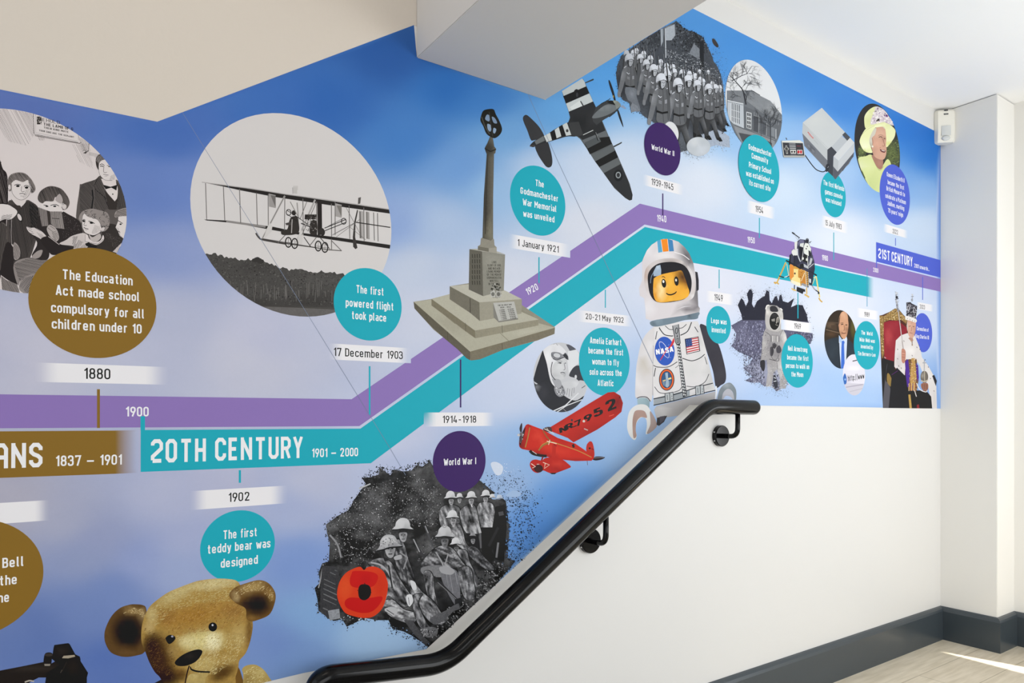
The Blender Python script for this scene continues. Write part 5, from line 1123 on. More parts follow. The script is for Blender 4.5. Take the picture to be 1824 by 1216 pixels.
def pioneer():
    cl = ring(999.6, 672, 61.9); V()
    p = Pic('aviator_photograph', 'round black and white photograph of a person in flying cap and goggles', cl)
    p.poly(cl, 'c2c3c8', raw=True, step=5); V(900, 580, 4.504)
    p.poly("220,440 250,330 300,190 340,330 360,440 280,480", '2c2d33', step=9); p.poly("485,150 540,150 600,195 520,210", '55565e'); p.poly("500,205 570,190 620,280 560,320 510,400 495,280", 'd9dade'); p.poly("510,400 540,340 580,318 620,340 640,440 600,450 560,420", '3a3b42', sm=True)
    p.el(563, 410, 9, 16, 'cfd0d4')
    p.sub('jacket').poly("225,450 250,470 330,420 390,470 470,560 560,600 640,560 620,650 540,700 440,720 330,690 250,560", '2b2c31', sm=True, step=10, grain=.05).dab(300, 540, 60, 90, '3d3e45', .7).dab(250, 500, 20, 30, '8d8e94', .8)
    p.poly("390,500 410,480 450,470 480,540 440,570 405,550", '8a8b90', sm=True); p.specks("395,500 450,480 475,540 430,565", 40, (4, 9), ['c5c6ca', '4a4b50', 'dcdde0'], 3)
    p.sub('hand').poly("450,460 520,440 590,445 560,500 530,560 510,575 490,550 500,510 470,490", 'c6c7cb', sm=True, step=8).dab(560, 470, 40, 30, 'dddee1', .7)
    for q in ("500,500 490,555", "515,505 508,570", "535,500 530,565", "550,495 548,540"): p.line(q, 4, '7d7e84')
    p.poly("590,440 640,450 640,500 610,490", 'bfc0c5', sm=True); p.line("610,500 640,480", 5, '4a4b50')
    p.sub('face').poly("360,330 400,270 470,260 492,300 490,350 480,400 460,430 420,430 385,420 365,380", 'c9cacd', sm=True, step=7).dab(440, 330, 40, 50, 'dcdddf', .7).dab(480, 390, 16, 40, '8d8e93', .7).dab(400, 400, 30, 30, 'a9aaae', .6)
    p.poly("370,430 430,430 450,470 430,500 400,480", 'a3a4a9', sm=True); p.line("420,300 435,295 450,300", 6, '3a3b42', True); p.line("475,300 485,300", 6, '3a3b42'); p.el(437, 302, 5, 4, '26272c'); p.line("415,288 435,282 455,288", 4, '6d6e74', True); p.line("470,300 477,345 465,355", 5, '7d7e84', True); p.line("440,378 460,374 475,380", 6, '4a4b52', True); p.line("445,388 468,388", 3, '8d8e93')
    p.sub('flying_cap').poly("300,190 330,165 380,150 400,140 440,160 480,200 495,240 470,262 410,280 375,330 365,400 380,450 400,490 370,460 350,400 330,300", 'dcdce0', sm=True, step=8).dab(340, 250, 40, 80, 'ececef', .8).dab(390, 180, 40, 20, 'b9babf', .6); p.line("375,290 365,350 372,400 400,435", 6, '33343a', True); p.line("385,150 400,140 420,158", 8, 'b0b1b6', True)
    p.sub('goggles').poly("365,230 380,210 430,215 460,230 480,215 500,240 505,275 470,250 440,270 400,275 375,260", '8a8b91', sm=True); p.el(410, 240, 34, 24, '6a6b71', 15); p.el(412, 238, 28, 18, 'c9cace', 15); p.poly("460,235 480,220 500,245 500,275 480,262", '33343a'); p.line("380,262 410,275 445,262 480,250", 7, '4a4b52', True); p.line("370,215 372,250", 5, '4a4b52')
    p.sub('cockpit_frame').poly("380,690 480,640 620,590 660,500 640,600 560,690 440,720", '3a3b42', step=10); p.line("370,690 480,640 585,540", 9, 'd9dade'); p.line("400,700 490,640 615,592", 7, 'd9dade')
    p.build(mural); V()
pioneer()

def web_portrait():
    cl = ring(1497.2, 604.3, 52.0); V()
    p = Pic('portrait_photograph', 'round photograph of a balding person in dark suit and blue tie', cl)
    p.poly(cl, '33291f', raw=True, step=3); V(1450, 500, 5.067)
    p.dab(150, 400, 60, 40, '6a5644', .8).dab(150, 480, 70, 30, '57402c', .8).dab(350, 420, 30, 120, '5f5a2c', .8); p.line("105,440 225,470", 9, '6d5a48'); p.line("110,380 220,380", 6, '5a4a3c'); p.poly("150,400 200,400 205,450 155,440", '4a3a2c')
    p.sub('suit').poly("90,560 140,525 220,510 290,520 350,570 375,640 350,720 260,800 170,780 110,680", '2a333d', sm=True, step=12).dab(160, 620, 40, 90, '37424d', .7).dab(320, 640, 30, 90, '36414c', .7)
    p.poly("222,490 250,530 290,500 300,540 285,790 240,790 222,560", 'c9d5ea', step=10); p.poly("222,495 225,550 245,560 250,535", 'aac2e8'); p.line("300,530 292,700 280,790", 7, '1d252e'); p.line("222,560 232,790", 6, '1d252e')
    p.sub('tie').poly("248,545 262,538 274,552 268,575 275,790 240,790 244,600", '3d6ac9', step=10).dab(262, 680, 14, 120, '5a86dd', .7)
    p.sub('face').poly("222,400 225,330 245,285 275,278 300,310 308,380 306,430 295,490 270,525 240,500 225,450", 'c99878', sm=True, step=7).dab(262, 310, 30, 35, 'dfb597', .9).dab(250, 440, 20, 40, 'd5a584', .6).dab(298, 440, 14, 70, '7d5542', .8).dab(230, 480, 20, 30, '8d664f', .6)
    p.line("240,395 262,390", 8, '4a3428'); p.line("280,398 298,398", 8, '4a3428'); p.line("235,382 262,378", 5, '6a4c3a'); p.line("268,400 272,440 262,448", 6, '94664e', True); p.line("245,468 265,475 285,470", 7, '6d3f35', True); p.poly("222,380 217,400 222,430 228,430", 'b5836a'); p.poly("225,340 235,300 228,380 222,400", '5d4a3d'); p.poly("300,320 308,380 312,400 306,350", '4a3a30'); p.dab(265, 500, 30, 30, 'a9785f', .4)
    p.build(mural)
    q = Pic('web_address_disc', 'pale round picture reading http://www', None)
    cl2 = ring(1521, 667.5, 36.5); q.clip = cl2
    V(); q.poly(cl2, 'dedbe6', raw=True, step=4); V(1450, 500, 5.067)
    q.dab(300, 900, 40, 60, 'b9b2cc', .5).dab(360, 790, 80, 30, 'efeef2', .7); q.line("345,725 390,715", 8, '2a2b33'); q.poly("250,920 460,930 470,1040 250,1040", 'c9c6d2', step=10); q.line("285,960 440,935", 9, 'a9a5b5'); q.line("320,1000 440,970", 6, 'b5b2c0'); q.poly("260,870 275,835 290,870 290,920 275,935 262,915", '3567b5', sm=True); q.el(278, 890, 6, 10, '9fc0ea')
    q.text('http://www', 305, 905, 452, 880, 50, '1d1e24', .15)
    q.build(mural); V()
web_portrait()
def trench():
    V(550, 750, 2.967)
    cl = pts("-40,1310 -30,1330 620,1203 1790,130 1790,-60 -40,-60")
    p = Pic('trench_soldiers_photograph', 'black and white photograph of helmeted soldiers resting in a trench with ragged edges', cl)
    p.sub('trench_bank')
    B = "90,545 150,500 210,470 235,420 270,370 300,330 280,300 330,295 370,280 372,242 400,265 430,285 450,255 500,265 540,260 570,230 600,240 640,210 670,260 760,330 900,310 960,360 1040,420 1060,560 1050,720 1090,740 1000,850 850,990 700,1130 640,1200 600,1170 540,1130 500,1110 440,1095 420,1050 360,1050 300,1040 250,1060 200,1085 175,1045 130,1055 90,1030 50,1000 45,940 30,880 60,850 50,800 70,750 105,740 110,640 95,590"
    def tone(x, y):
        k = np.array([mnoise.fractal(Vector((a / 26, b / 18, 1.7)), .8, 2.2, 5) + .7 * mnoise.noise(Vector((a / 60, b / 60, 5))) for a, b in zip(x, y)])
        g = np.clip(.036 + .07 * k, .004, .3)[:, None]; return g * np.array([1, 1.0, 1.03])
    p.poly(B, tone, step=2.1, grain=.3)
    p.dab(330, 480, 130, 120, '6a6a6c', .45, last=1).dab(470, 300, 130, 40, '1e1e20', .7).dab(620, 320, 60, 50, '2a2a2c', .6).dab(560, 820, 130, 170, '1a1a1c', .8).dab(960, 640, 60, 130, '111113', .9).dab(720, 960, 120, 120, '161618', .8).dab(380, 1080, 120, 50, '1a1a1c', .8)
    p.specks("120,540 300,340 560,280 700,360 690,560 460,560 300,760 130,740", 2600, (1.5, 4.2), ['8d8d90', 'c5c5c8', '1a1a1c', '0e0e10', '5a5a5d', '161618'], 3)
    p.specks("560,700 700,540 700,650 580,780", 60, (2, 5), ['7a7a7d', '1a1a1c'], 4); p.specks("700,1130 850,990 1000,850 1060,770 980,740 850,870 720,1000 640,1150", 420, (4, 10), ['a5a5a8', '77777a', '2a2a2c', '18181a', '8d8d90'], 5, .6, -40)
    p.spray(B, 800, 8, (2, 7), ['1a1a1c', '2a2a2c', '3a3a3d', '4a4a4d'], 6); p.spray("280,300 370,245 450,255 570,230 640,210", 120, 9, (3, 8), ['1a1a1c', '2a2a2c'], 7, False); p.spray("960,340 1100,350 1170,430 1170,600 1120,700 1060,740", 620, 34, (2, 6), ['1f2a38', '34465c', '4a6078', '15181f'], 8, False); p.spray("940,300 1080,320 1150,380", 130, 30, (2, 5), ['1a1f28', '34465c'], 18, False)
    p.line("265,355 290,345 325,330", 7, 'b5b5b8', True); p.specks("1030,400 1150,390 1180,560 1100,720 1040,720", 330, (3, 8), ['2a3a50', '5f83b0', '1f2a3a', '44608a'], 9); p.spray("420,1095 540,1130 620,1190", 160, 16, (2, 6), ['3a3a40', '7f9cc4', '23232a'], 10, False); p.poly("960,225 990,215 1025,240 1015,280 985,280", 'cdd6e6', sm=True); p.spray("970,250 1110,260", 30, 14, (2, 5), ['d9e0ee'], 11, False)
    p.poly("965,395 985,380 1010,395 1015,410 970,412", '8fa9cc', sm=True); p.poly("1040,395 1080,365 1120,380 1100,400", '9db6d8', sm=True)
    p.line("110,600 150,650 170,720", 9, '8d8d90', True); p.line("75,755 60,840 50,880", 6, '9a9a9d', True)
    p.poly("70,760 150,770 165,830 150,900 160,1000 100,1045 60,990 60,900", '3a3a3d', step=6, grain=.35); p.hatch("70,800 150,780 150,1000 70,1000", 25, 22, 6, '6d6d70', seed=4, brk=.3); p.poly("100,1000 160,990 165,1040 110,1052", '8d9096', grain=.3, step=5); p.spray("175,1045 300,1040", 50, 10, (3, 8), ['c5c8cc', '26262a'], 12, False)

    def tin(x, y, w, h=None, tilt=0, c1='cfcfd2', dark='4a4a4d'):
        """shallow brimmed steel helmet"""
        h = h or w * .78; r = math.radians(tilt)
        T = lambda *q: [(x + a * w * math.cos(r) - b * h * math.sin(r), y + a * w * math.sin(r) + b * h * math.cos(r)) for a, b in q]
        p.poly(T((-1, .52), (-.72, .1), (-.62, -.45), (-.3, -.9), (.1, -1), (.5, -.78), (.68, -.3), (.74, .08), (1.05, .42), (.6, .4), (0, .34), (-.6, .5)), c1, sm=True, step=w * .22)
        p.dab(x + .35 * w, y + .1 * h, .5 * w, .6 * h, dark, .5).dab(x - .25 * w, y - .5 * h, .5 * w, .4 * h, 'e3e3e5', .6)
        p.line(T((-.98, .56), (-.5, .52), (0, .4), (.6, .44), (1.05, .46)), w * .12, '1d1d1f', True)
    def head(x, y, w, c='a3a3a6'):
        T = lambda *q: [(x + a * w, y + b * w) for a, b in q]
        p.poly(T((-.5, -.3), (.5, -.35), (.56, .3), (.3, .95), (-.15, 1.0), (-.5, .45)), c, sm=True, step=w * .2, grain=.06)
        p.dab(x, y - .25 * w, .7 * w, .3 * w, '2a2a2c', .85).dab(x + .45 * w, y + .4 * w, .25 * w, .5 * w, '4a4a4d', .7).dab(x - .1 * w, y + .35 * w, .3 * w, .3 * w, 'cfcfd2', .6)
        p.line(T((-.32, 0), (-.08, .02)), w * .13, '1a1a1c'); p.line(T((.14, .0), (.36, -.02)), w * .13, '1a1a1c'); p.line(T((.05, .05), (.1, .35), (-.02, .38)), w * .08, '5a5a5d'); p.line(T((-.2, .62), (.25, .6)), w * .11, '2a2a2c')
    def cloth(q, c, hi=None, ang=60, seed=1, n=None):
        """rumpled uniform cloth: shape, folds"""
        a0, a1 = np.array(rgb(c)), np.array(rgb(hi or '9a9a9d')); th = math.radians(ang)
        def folds(x, y):
            o = []
            for u, v in zip(x, y):
                s_, t_ = u * math.cos(th) + v * math.sin(th), -u * math.sin(th) + v * math.cos(th)
                k = mnoise.fractal(Vector((s_ / 15, t_ / 4.2, seed * 3.1)), .9, 2.1, 4) * 1.5 + mnoise.noise(Vector((s_ / 22, t_ / 16, seed)))
                o.append(a0 * (1 + k * .9) if k < 0 else a0 + (a1 * 1.3 - a0) * min(1, k * 1.0))
            return np.clip(np.array(o), .004, 1)
        p.poly(q, folds, sm=True, step=2.0, grain=.18, n=4)
        o = (crom(pts(q), 4) - np.array(VW[:2])) * VW[2]
        p.line(o[:len(o) * 2 // 3], 5, '101012', taper=(.3, 1, .8, .2)); p.line(o[len(o) * 2 // 3:], 4, '101012', taper=(.2, 1, .3))
    p.sub('soldiers')
    # standing group at the back
    cloth("890,450 925,425 975,440 985,520 980,570 900,560", '7d7d80', 'b5b5b8', 80, 2); p.poly("905,560 985,560 975,640 960,720 915,720", '111113'); head(933, 410, 21); tin(934, 384, 29)
    p.poly("985,450 1035,440 1045,560 1030,740 985,730 960,620", '161618', grain=.3, step=6); p.poly("1000,480 1025,475 1030,495 1005,500", '4a4a4d'); p.line("1000,560 950,660", 14, '2a2a2c'); p.line("1000,640 990,720", 10, '77777a'); tin(968, 397, 18); tin(1006, 402, 20, c1='b9c3d2')
    cloth("690,470 730,440 790,450 800,500 780,560 700,560", '6a6a6d', 'a5a5a8', 70, 3); head(795, 415, 17); tin(795, 395, 21); head(751, 420, 22); tin(747, 394, 34)
    cloth("800,470 840,440 880,450 905,560 895,600 830,590 800,520", '6d6d70', 'a3a3a6', 75, 4); p.poly("830,590 895,595 905,680 870,690", '1d1d1f'); p.line("897,560 905,590", 13, 'b5b5b8'); head(857, 418, 23); p.line("857,440 862,452", 4, 'e5e5e8'); tin(857, 393, 31)
    p.line("905,590 908,670", 9, '5d5d60')
    # crouching and sitting men in the middle
    cloth("735,570 790,540 815,580 830,640 870,690 850,700 790,660 750,620", '6d6d70', 'b5b5b8', 50, 5); head(762, 525, 26); tin(757, 497, 36)
    head(866, 628, 19, '8d8d90'); tin(865, 600, 19, 12, 4, '8d8d90'); cloth("850,660 890,670 930,720 980,770 960,790 900,760 840,700", '4a4a4d', '8d8d90', 40, 6)
    cloth("760,690 830,680 850,740 880,800 900,860 850,880 800,800", '5a5a5d', '9d9da0', 60, 7); head(778, 672, 20, '7a7a7d'); tin(774, 638, 30, 25)
    p.line("612,552 655,660", 10, '4a4a4d'); p.line("614,552 630,590", 4, '9d9da0'); p.line("552,625 610,725", 12, '3a3a3d'); p.line("552,622 585,690", 5, 'a5a5a8')
    cloth("600,740 650,680 700,655 760,670 810,740 850,790 830,830 740,800 640,800 590,790", '4d4d50', '9a9a9d', 28, 8); p.poly("600,770 690,760 750,790 740,820 640,820 595,800", '77777a', sm=True, step=6, grain=.2)
    cloth("605,800 640,790 660,830 665,900 680,970 640,960 620,900", '6a6a6d', 'a5a5a8', 90, 9); cloth("790,780 850,770 870,840 880,930 830,940 800,880", '5d5d60', '9a9a9d', 85, 10); p.poly("700,800 780,790 800,940 780,980 720,880", '6d6d72', step=6, grain=.2, sm=True); p.hatch("710,800 780,790 790,940 740,890", 80, 17, 4, '9a9a9f', brk=.3)
    p.line("670,690 700,740 720,790", 7, '9a9a9d'); p.line("735,700 715,770", 6, '9a9a9d'); p.poly("690,770 740,770 770,790 750,810 700,800", '9d9da0', sm=True); p.line("660,820 720,880 800,960", 11, '2a2a2c'); p.line("680,850 790,950", 4, '77777a'); p.poly("770,940 805,930 800,985 770,990", '2a2a2c'); p.poly("760,975 790,960 800,990 740,1010", '5a5a5d', grain=.3)
    head(717, 632, 33, '6d6d70'); tin(716, 592, 50, 41, 3, 'bdbdc0'); p.hoop(716, 553, 9, 8, 5, '9a9a9d', n=14)
    # two men in front
    cloth("455,640 500,640 530,740 560,830 540,880 470,830", '47474a', '8d8d90', 70, 11); head(497, 600, 36); tin(495, 552, 56, 42, 2, 'c5c5c8'); p.line("480,690 520,720 500,780", 8, '8d8d90')
    cloth("520,800 560,850 600,900 660,950 700,1010 740,1040 700,1070 640,1060 590,1000 540,920", '6d6d70', 'a9a9ac', 48, 12); p.poly("640,1040 720,1000 770,970 765,1000 700,1060 660,1072", '5d5d60', sm=True, step=6, grain=.3); p.poly("535,840 560,850 568,885 552,892 540,870", 'cfcfd2', sm=True)
    cloth("320,740 390,720 440,750 480,830 540,920 545,960 500,980 420,920 400,950 330,880 300,790", '5a5a5d', '9a9a9d', 52, 13); p.line("325,745 380,760 420,800 440,850", 9, 'a5a5a8', True); p.line("420,760 440,880", 8, '2a2a2c')
    cloth("380,960 440,940 500,990 560,1010 565,1050 540,1070 470,1050 430,1030", '77777a', 'bdbdc0', 15, 14); cloth("540,930 600,910 580,960 620,1060 650,1100 620,1120 570,1060", '4d4d50', '8d8d90', 75, 15); p.poly("500,1050 545,1050 600,1130 640,1170 610,1175 560,1130", '4a4a4d', step=6, grain=.3); p.poly("590,1100 650,1085 680,1100 670,1130 620,1140", '6d6d70', sm=True, step=6, grain=.3); p.specks("590,1100 670,1095 660,1130 600,1135", 60, (3, 7), ['a5a5a8', '2a2a2c'], 13)
    p.poly("515,920 540,915 550,950 530,978 515,950", 'd3d3d6', sm=True); p.line("525,930 530,970", 3, '5a5a5d'); p.poly("400,990 440,980 470,1000 440,1030 410,1010", 'b5b5b8', sm=True, step=6); p.line("410,995 450,1020", 4, '4a4a4d'); p.line("405,1005 440,1028", 3, '4a4a4d')
    head(428, 672, 47); p.poly("380,690 400,660 395,720 420,735 400,740", '2a2a2c'); tin(421, 648, 68, 50, -8, 'a9a9ac'); p.dab(400, 640, 30, 20, '7a7a7d', .4); p.specks("370,660 400,620 450,610 470,640 400,670", 40, (3, 7), ['77777a', 'c5c5c8', '5a5a5d'], 14); p.poly("450,715 485,705 488,725 455,732", 'a9a9ac', sm=True)
    p.sub('poppy', 'red paper poppy printed over the soldiers')
    p.poly("148,910 160,850 190,805 230,780 270,768 290,785 310,770 350,768 390,790 410,830 417,870 408,930 385,990 340,1030 290,1038 240,1030 190,1010 160,960", 'd23e22', sm=True, step=4, grain=.03)
    p.dab(380, 860, 50, 90, 'c22c1c', .6).dab(190, 880, 50, 90, 'd9532a', .7).dab(280, 800, 60, 30, 'cf4526', .6); p.poly("225,805 240,790 330,795 365,820 340,870 270,880 225,870 215,840", 'c21f17', sm=True, step=6).dab(300, 830, 40, 30, 'b0140f', .5); p.poly("190,950 220,930 300,935 385,925 370,970 330,1005 280,1012 230,1000 195,980", 'bf1c15', sm=True, step=6); p.dab(300, 850, 40, 20, '7d1510', .7); p.poly("260,890 270,865 295,860 320,870 328,900 318,930 290,945 265,930", '120e0e', sm=True); p.spray("262,895 295,862 325,900 292,943", 60, 4, (3, 6), ['120e0e'], 15)
    p.build(mural); V()
trench()

def toy_astronaut():
    V(1130, 570, 5.528)
    cl = pts("-200,-900 1200,-900 1200,835 -200,835"); cs_ = pts("-200,-900 542,-900 542,835 -200,1522"); cs2 = pts("-200,834.5 542,834.5 -200,1522")
    p = Pic('toy_astronaut_picture', 'picture of a smiling toy figure in a white space suit', cl)
    W, S = 'd8d5d6', 'c9c7c6'; LN = '23262d'
    p.sub('arm', None).poly("640,60 690,50 750,110 830,250 880,420 900,540 890,610 850,640 800,660 770,500 700,280", '38363f', sm=True, step=16).dab(840, 560, 50, 50, '55525a', .7).dab(720, 120, 60, 60, '4a4750', .6).dab(780, 420, 40, 120, '2a2931', .6)
    p.sub('arm.001').poly("200,60 190,130 195,300 185,450 180,620 175,740 160,800 110,780 25,770 5,720 15,480 30,380 60,240 110,140", 'd3cfd0', sm=True, step=14).dab(90, 450, 70, 130, 'b9b09f', .7).dab(150, 300, 40, 140, 'e3e1e3', .8).dab(30, 600, 40, 130, 'e6e4e6', .7).dab(110, 680, 60, 60, 'dedbdc', .7); p.line("185,250 180,500 178,740", 7, 'a9a6a8'); p.line("22,770 60,755 120,760 155,800", 9, '4a4d55', True)
    p.clip = cs_; p.sub('hand'); p.poly("25,780 60,762 120,768 148,800 145,860 100,870 30,840", '8ca4ad', step=10).dab(50, 800, 40, 60, 'b5cdd3', .8).dab(135, 830, 20, 60, '6d858f', .8)
    p.poly("-75,1030 -60,920 -20,860 40,830 110,835 150,880 170,940 170,1010 150,1100 110,1120 120,1040 110,970 60,960 20,1010 10,1080 20,1140 0,1180 -40,1150 -65,1100", 'd9d8d6', sm=True, step=10)
    p.poly("0,900 50,885 100,900 120,960 60,955 20,1000 10,1080 18,1140 -10,1160 -20,1080 -20,980", 'a98d83', sm=True, step=8).dab(0, 1000, 40, 80, '8d7268', .6); p.poly("150,900 180,930 212,1000 215,1050 150,1110 120,1110 155,1020", 'a5948f', sm=True, step=8)
    p.clip = cl; p.sub('hand.001').poly("815,790 830,700 870,640 930,615 970,640 1000,700 995,800 970,790 975,740 950,690 900,690 870,720 855,790", '7d868d', sm=True, step=8).dab(900, 640, 60, 30, 'a3abb2', .8); p.poly("858,790 870,720 905,680 945,685 975,740 975,800 950,760 900,745 870,780", 'b3b3bc', sm=True, step=8); p.line("800,650 805,720 790,780", 16, 'dfe3ea', True)
    p.sub('torso'); p.poly("195,60 420,20 620,10 640,60 700,280 760,560 795,690 500,760 185,845 180,600 185,300", W, step=14)
    p.dab(580, 480, 130, 110, 'cbcccb', .6).dab(740, 620, 60, 200, 'b5b5b5', .8).dab(640, 200, 50, 220, 'bcbcbd', .6).dab(260, 120, 90, 80, 'e6e4e4', .7).dab(230, 760, 60, 50, 'e8e6e8', .6)
    for c_ in (cl, cs2):
        p.clip = c_; p.poly("215,845 795,700 790,770 760,860 500,930 215,970 190,880", 'b0aeb0', step=12).dab(280, 900, 110, 70, 'c9c7c6', .8)
    p.poly("220,960 320,940 290,1000 240,1040 215,1030", '3f3d40'); p.poly("245,950 300,940 290,985 250,1020", '55525a'); p.clip = cs_
    p.poly("186,770 780,625 795,690 500,760 188,840", '9ba1a6', step=14)
    L_ = lambda q, w=7: p.line(q, w, LN, True)
    p.clip = None
    L_("185,775 400,730 600,665 770,620", 9); L_("186,838 400,790 600,735 795,690", 9); L_("185,445 230,462 330,460 420,410", 7); L_("470,375 560,400 640,375 690,335", 8); L_("240,75 290,140 350,155 380,155", 9); L_("560,20 520,110 450,150", 9); L_("300,55 340,90 380,92", 6); L_("430,80 470,75 510,40", 6); L_("205,190 220,110", 7); L_("190,555 205,470", 8); L_("590,65 625,120", 7); L_("690,360 712,435", 6); L_("195,655 240,710 300,722", 6); L_("385,710 440,690 460,660", 6); L_("510,650 600,655 690,610 730,530", 6); L_("250,100 245,70", 5); L_("400,470 440,440", 4)
    p.poly("372,55 432,40 448,230 410,235", '9a9b9e'); L_("372,55 390,150 410,235 448,230", 7); p.line("448,230 432,40", 7, LN); p.hoop(412, 105, 12, 28, 7, LN, 5); p.poly("412,165 420,140 426,165", LN); p.loop("415,180 430,178 432,220 418,222", 5, LN)
    p.poly("412,235 445,232 515,745 475,760", '2a2d34')
    for k in range(17):
        t = k / 16.5; x, y = 424 + 62 * t, 248 + 490 * t; p.poly([(x - 8, y), (x + 4, y - 2), (x + 7, y + 17), (x - 5, y + 19)], 'd5d5d6'); p.poly([(x + 10, y + 4), (x + 19, y + 2), (x + 22, y + 20), (x + 12, y + 22)], 'c5c5c7')
    for x, y in ((340, 760), (640, 690)):
        p.poly([(x - 42, y - 38), (x + 38, y - 52), (x + 44, y + 32), (x - 38, y + 50)], 'b5b9bc'); p.loop([(x - 42, y - 38), (x + 38, y - 52), (x + 44, y + 32), (x - 38, y + 50)], 6, LN); p.line([(x + 4, y - 44), (x + 8, y + 40)], 6, LN); p.line([(x - 20, y - 24), (x - 16, y + 26)], 7, '6a6e74'); p.el(x + 26, y - 12, 4, 4, LN); p.el(x + 28, y + 12, 4, 4, LN)
    p.sub('agency_badge', 'round blue badge with white lettering'); p.el(295, 305, 98, 142, '2f57b5', -4, n=48); p.poly("245,400 300,300 350,250 385,170 392,210 370,255 320,295 262,385", 'c8323c')
    p.hoop(290, 290, 30, 88, 4, 'dfe3ee', -28); p.text('NASA', 212, 340, 384, 308, 50, 'f2f2f4', .2)
    R = random.Random(4)
    for k in range(12): p.el(295 + R.uniform(-70, 70), 305 + R.uniform(-105, 105), 2, 2.4, 'cfd8ee', n=6)
    p.sub('flag_badge', 'small stars and stripes badge'); p.poly("492,185 628,160 645,305 510,338", '26282f'); p.poly("500,190 622,167 637,300 516,330", 'e8dede')
    for k in range(6): t0, t1 = (k * 2 + .2) / 12, (k * 2 + 1.2) / 12; p.poly([(500 + 16 * t0, 190 + 140 * t0), (622 + 15 * t0, 167 + 133 * t0), (622 + 15 * t1, 167 + 133 * t1), (500 + 16 * t1, 190 + 140 * t1)], 'bb3440')
    p.poly("500,190 560,179 568,252 508,265", '27407d')
    for i in range(3):
        for j in range(4): p.el(512 + i * 19 + j * 2, 202 + j * 17 - i * 3, 2.5, 2.5, 'c5cde0', n=5)
    p.sub('mission_badge', 'round mission badge with orange rim'); p.el(315, 586, 76, 108, '26282e', n=40); p.el(315, 586, 68, 100, 'd9622f', n=40); p.el(315, 586, 54, 84, '23282f', n=40); p.el(315, 586, 50, 80, '33567f', n=40)
    p.poly("300,520 325,515 330,580 345,640 320,665 300,650 308,590", '9db0bf'); p.line("275,600 305,590", 12, 'cfc08a'); p.line("330,580 360,570", 16, 'e3d48d'); p.poly("270,610 300,600 295,650 280,640", '6d86a0'); p.poly("335,600 358,595 350,640 338,650", '5a7590')
    p.clip = None; V(1135, 415, 7.154)
    p.sub('neck_ring').poly("165,1130 300,1090 500,1040 770,1005 775,1060 750,1095 600,1110 450,1150 260,1190 180,1180", '71828f', sm=True, step=14).dab(350, 1120, 170, 40, 'a9bfcc', .8).dab(700, 1050, 80, 60, '2f333a', .8).dab(190, 1150, 30, 40, '3f4a54', .7)
    p.sub('helmet').poly("60,360 75,320 120,220 180,150 250,105 330,75 430,80 520,110 600,180 660,260 710,380 730,490 765,500 780,600 780,720 765,740 775,930 795,960 790,1005 770,1010 600,1050 400,1080 170,1115 105,1090 100,960 85,830 30,800 20,700 60,600 60,480", 'd5cfd2', sm=False, step=12)
    p.dab(640, 300, 130, 260, '4a474c', .95, -25).dab(600, 200, 100, 110, '8d8b8e', .6, -30).dab(760, 820, 110, 260, '3a383f', .95).dab(640, 960, 160, 90, '5a565c', .85).dab(130, 960, 120, 140, 'e3e0e4', .8).dab(330, 290, 160, 60, 'e6e2e2', .8).dab(130, 560, 60, 200, 'c9bfc0', .7).dab(150, 220, 90, 110, 'e6e4e8', .7); p.line("470,245 580,280 660,340", 9, 'e8e6e8', True); p.line("500,975 590,940 680,930", 10, 'd5d3d6', True, (.2, 1, .2)); p.poly("735,490 765,500 780,600 780,720 750,740 745,620", '2d2c33')
    p.poly("85,560 110,450 180,380 280,335 420,320 520,335 620,390 700,500 735,620 730,760 690,840 560,880 400,890 260,885 180,850 130,780 95,680", 'cdc5c4', sm=True, step=10).dab(110, 520, 60, 140, 'b59b8d', .9).dab(160, 780, 70, 90, 'dcd6d8', .8).dab(680, 560, 70, 160, 'd5d3d6', .9).dab(420, 350, 160, 40, '8d7f7a', .6).dab(600, 400, 70, 50, '5d5a5f', .7).dab(700, 800, 50, 50, 'e9e8ea', .8)
    p.sub('helmet_stripe').poly("245,100 300,84 322,240 262,252", '5aa3c9'); p.poly("298,82 382,74 398,232 320,240", 'ec8a28'); p.poly("384,76 448,92 464,232 400,234", '4481b3'); p.line("298,86 321,240", 5, 'e9e3e6'); p.line("383,78 399,233", 5, 'e9e3e6'); p.line("247,104 262,250", 5, 'e9e3e6')
    p.sub('visor').poly("130,560 150,490 200,430 280,385 400,368 500,375 590,410 650,480 685,580 688,680 665,770 600,840 500,868 380,885 280,885 210,855 160,780 138,680", '211f24', sm=True, step=10)
    p.poly("200,500 240,420 290,405 302,470 300,530 250,550 205,550", '9fb0c4', sm=False, step=8).dab(270, 440, 40, 40, 'c9d5e0', .8).dab(230, 530, 40, 30, '5f738c', .6); p.line("165,640 175,560 205,500", 8, '7d8ea3', True)
    p.sub('face').poly("205,600 225,565 300,530 380,510 480,490 560,480 600,560 640,680 660,750 640,810 560,850 440,868 340,882 270,880 225,850 200,760", 'e8a83a', sm=True, step=8)
    p.dab(570, 560, 110, 130, '3a2013', .95).dab(620, 640, 60, 90, '6d3d17', .85).dab(500, 520, 90, 50, '5f3716', .8).dab(300, 730, 70, 170, 'f6e2a8', .9).dab(420, 640, 60, 120, 'f2bd4e', .6).dab(230, 760, 40, 110, 'd98a20', .7).dab(600, 790, 80, 60, 'eeb23c', .8).dab(470, 830, 160, 40, 'f3c04a', .8)
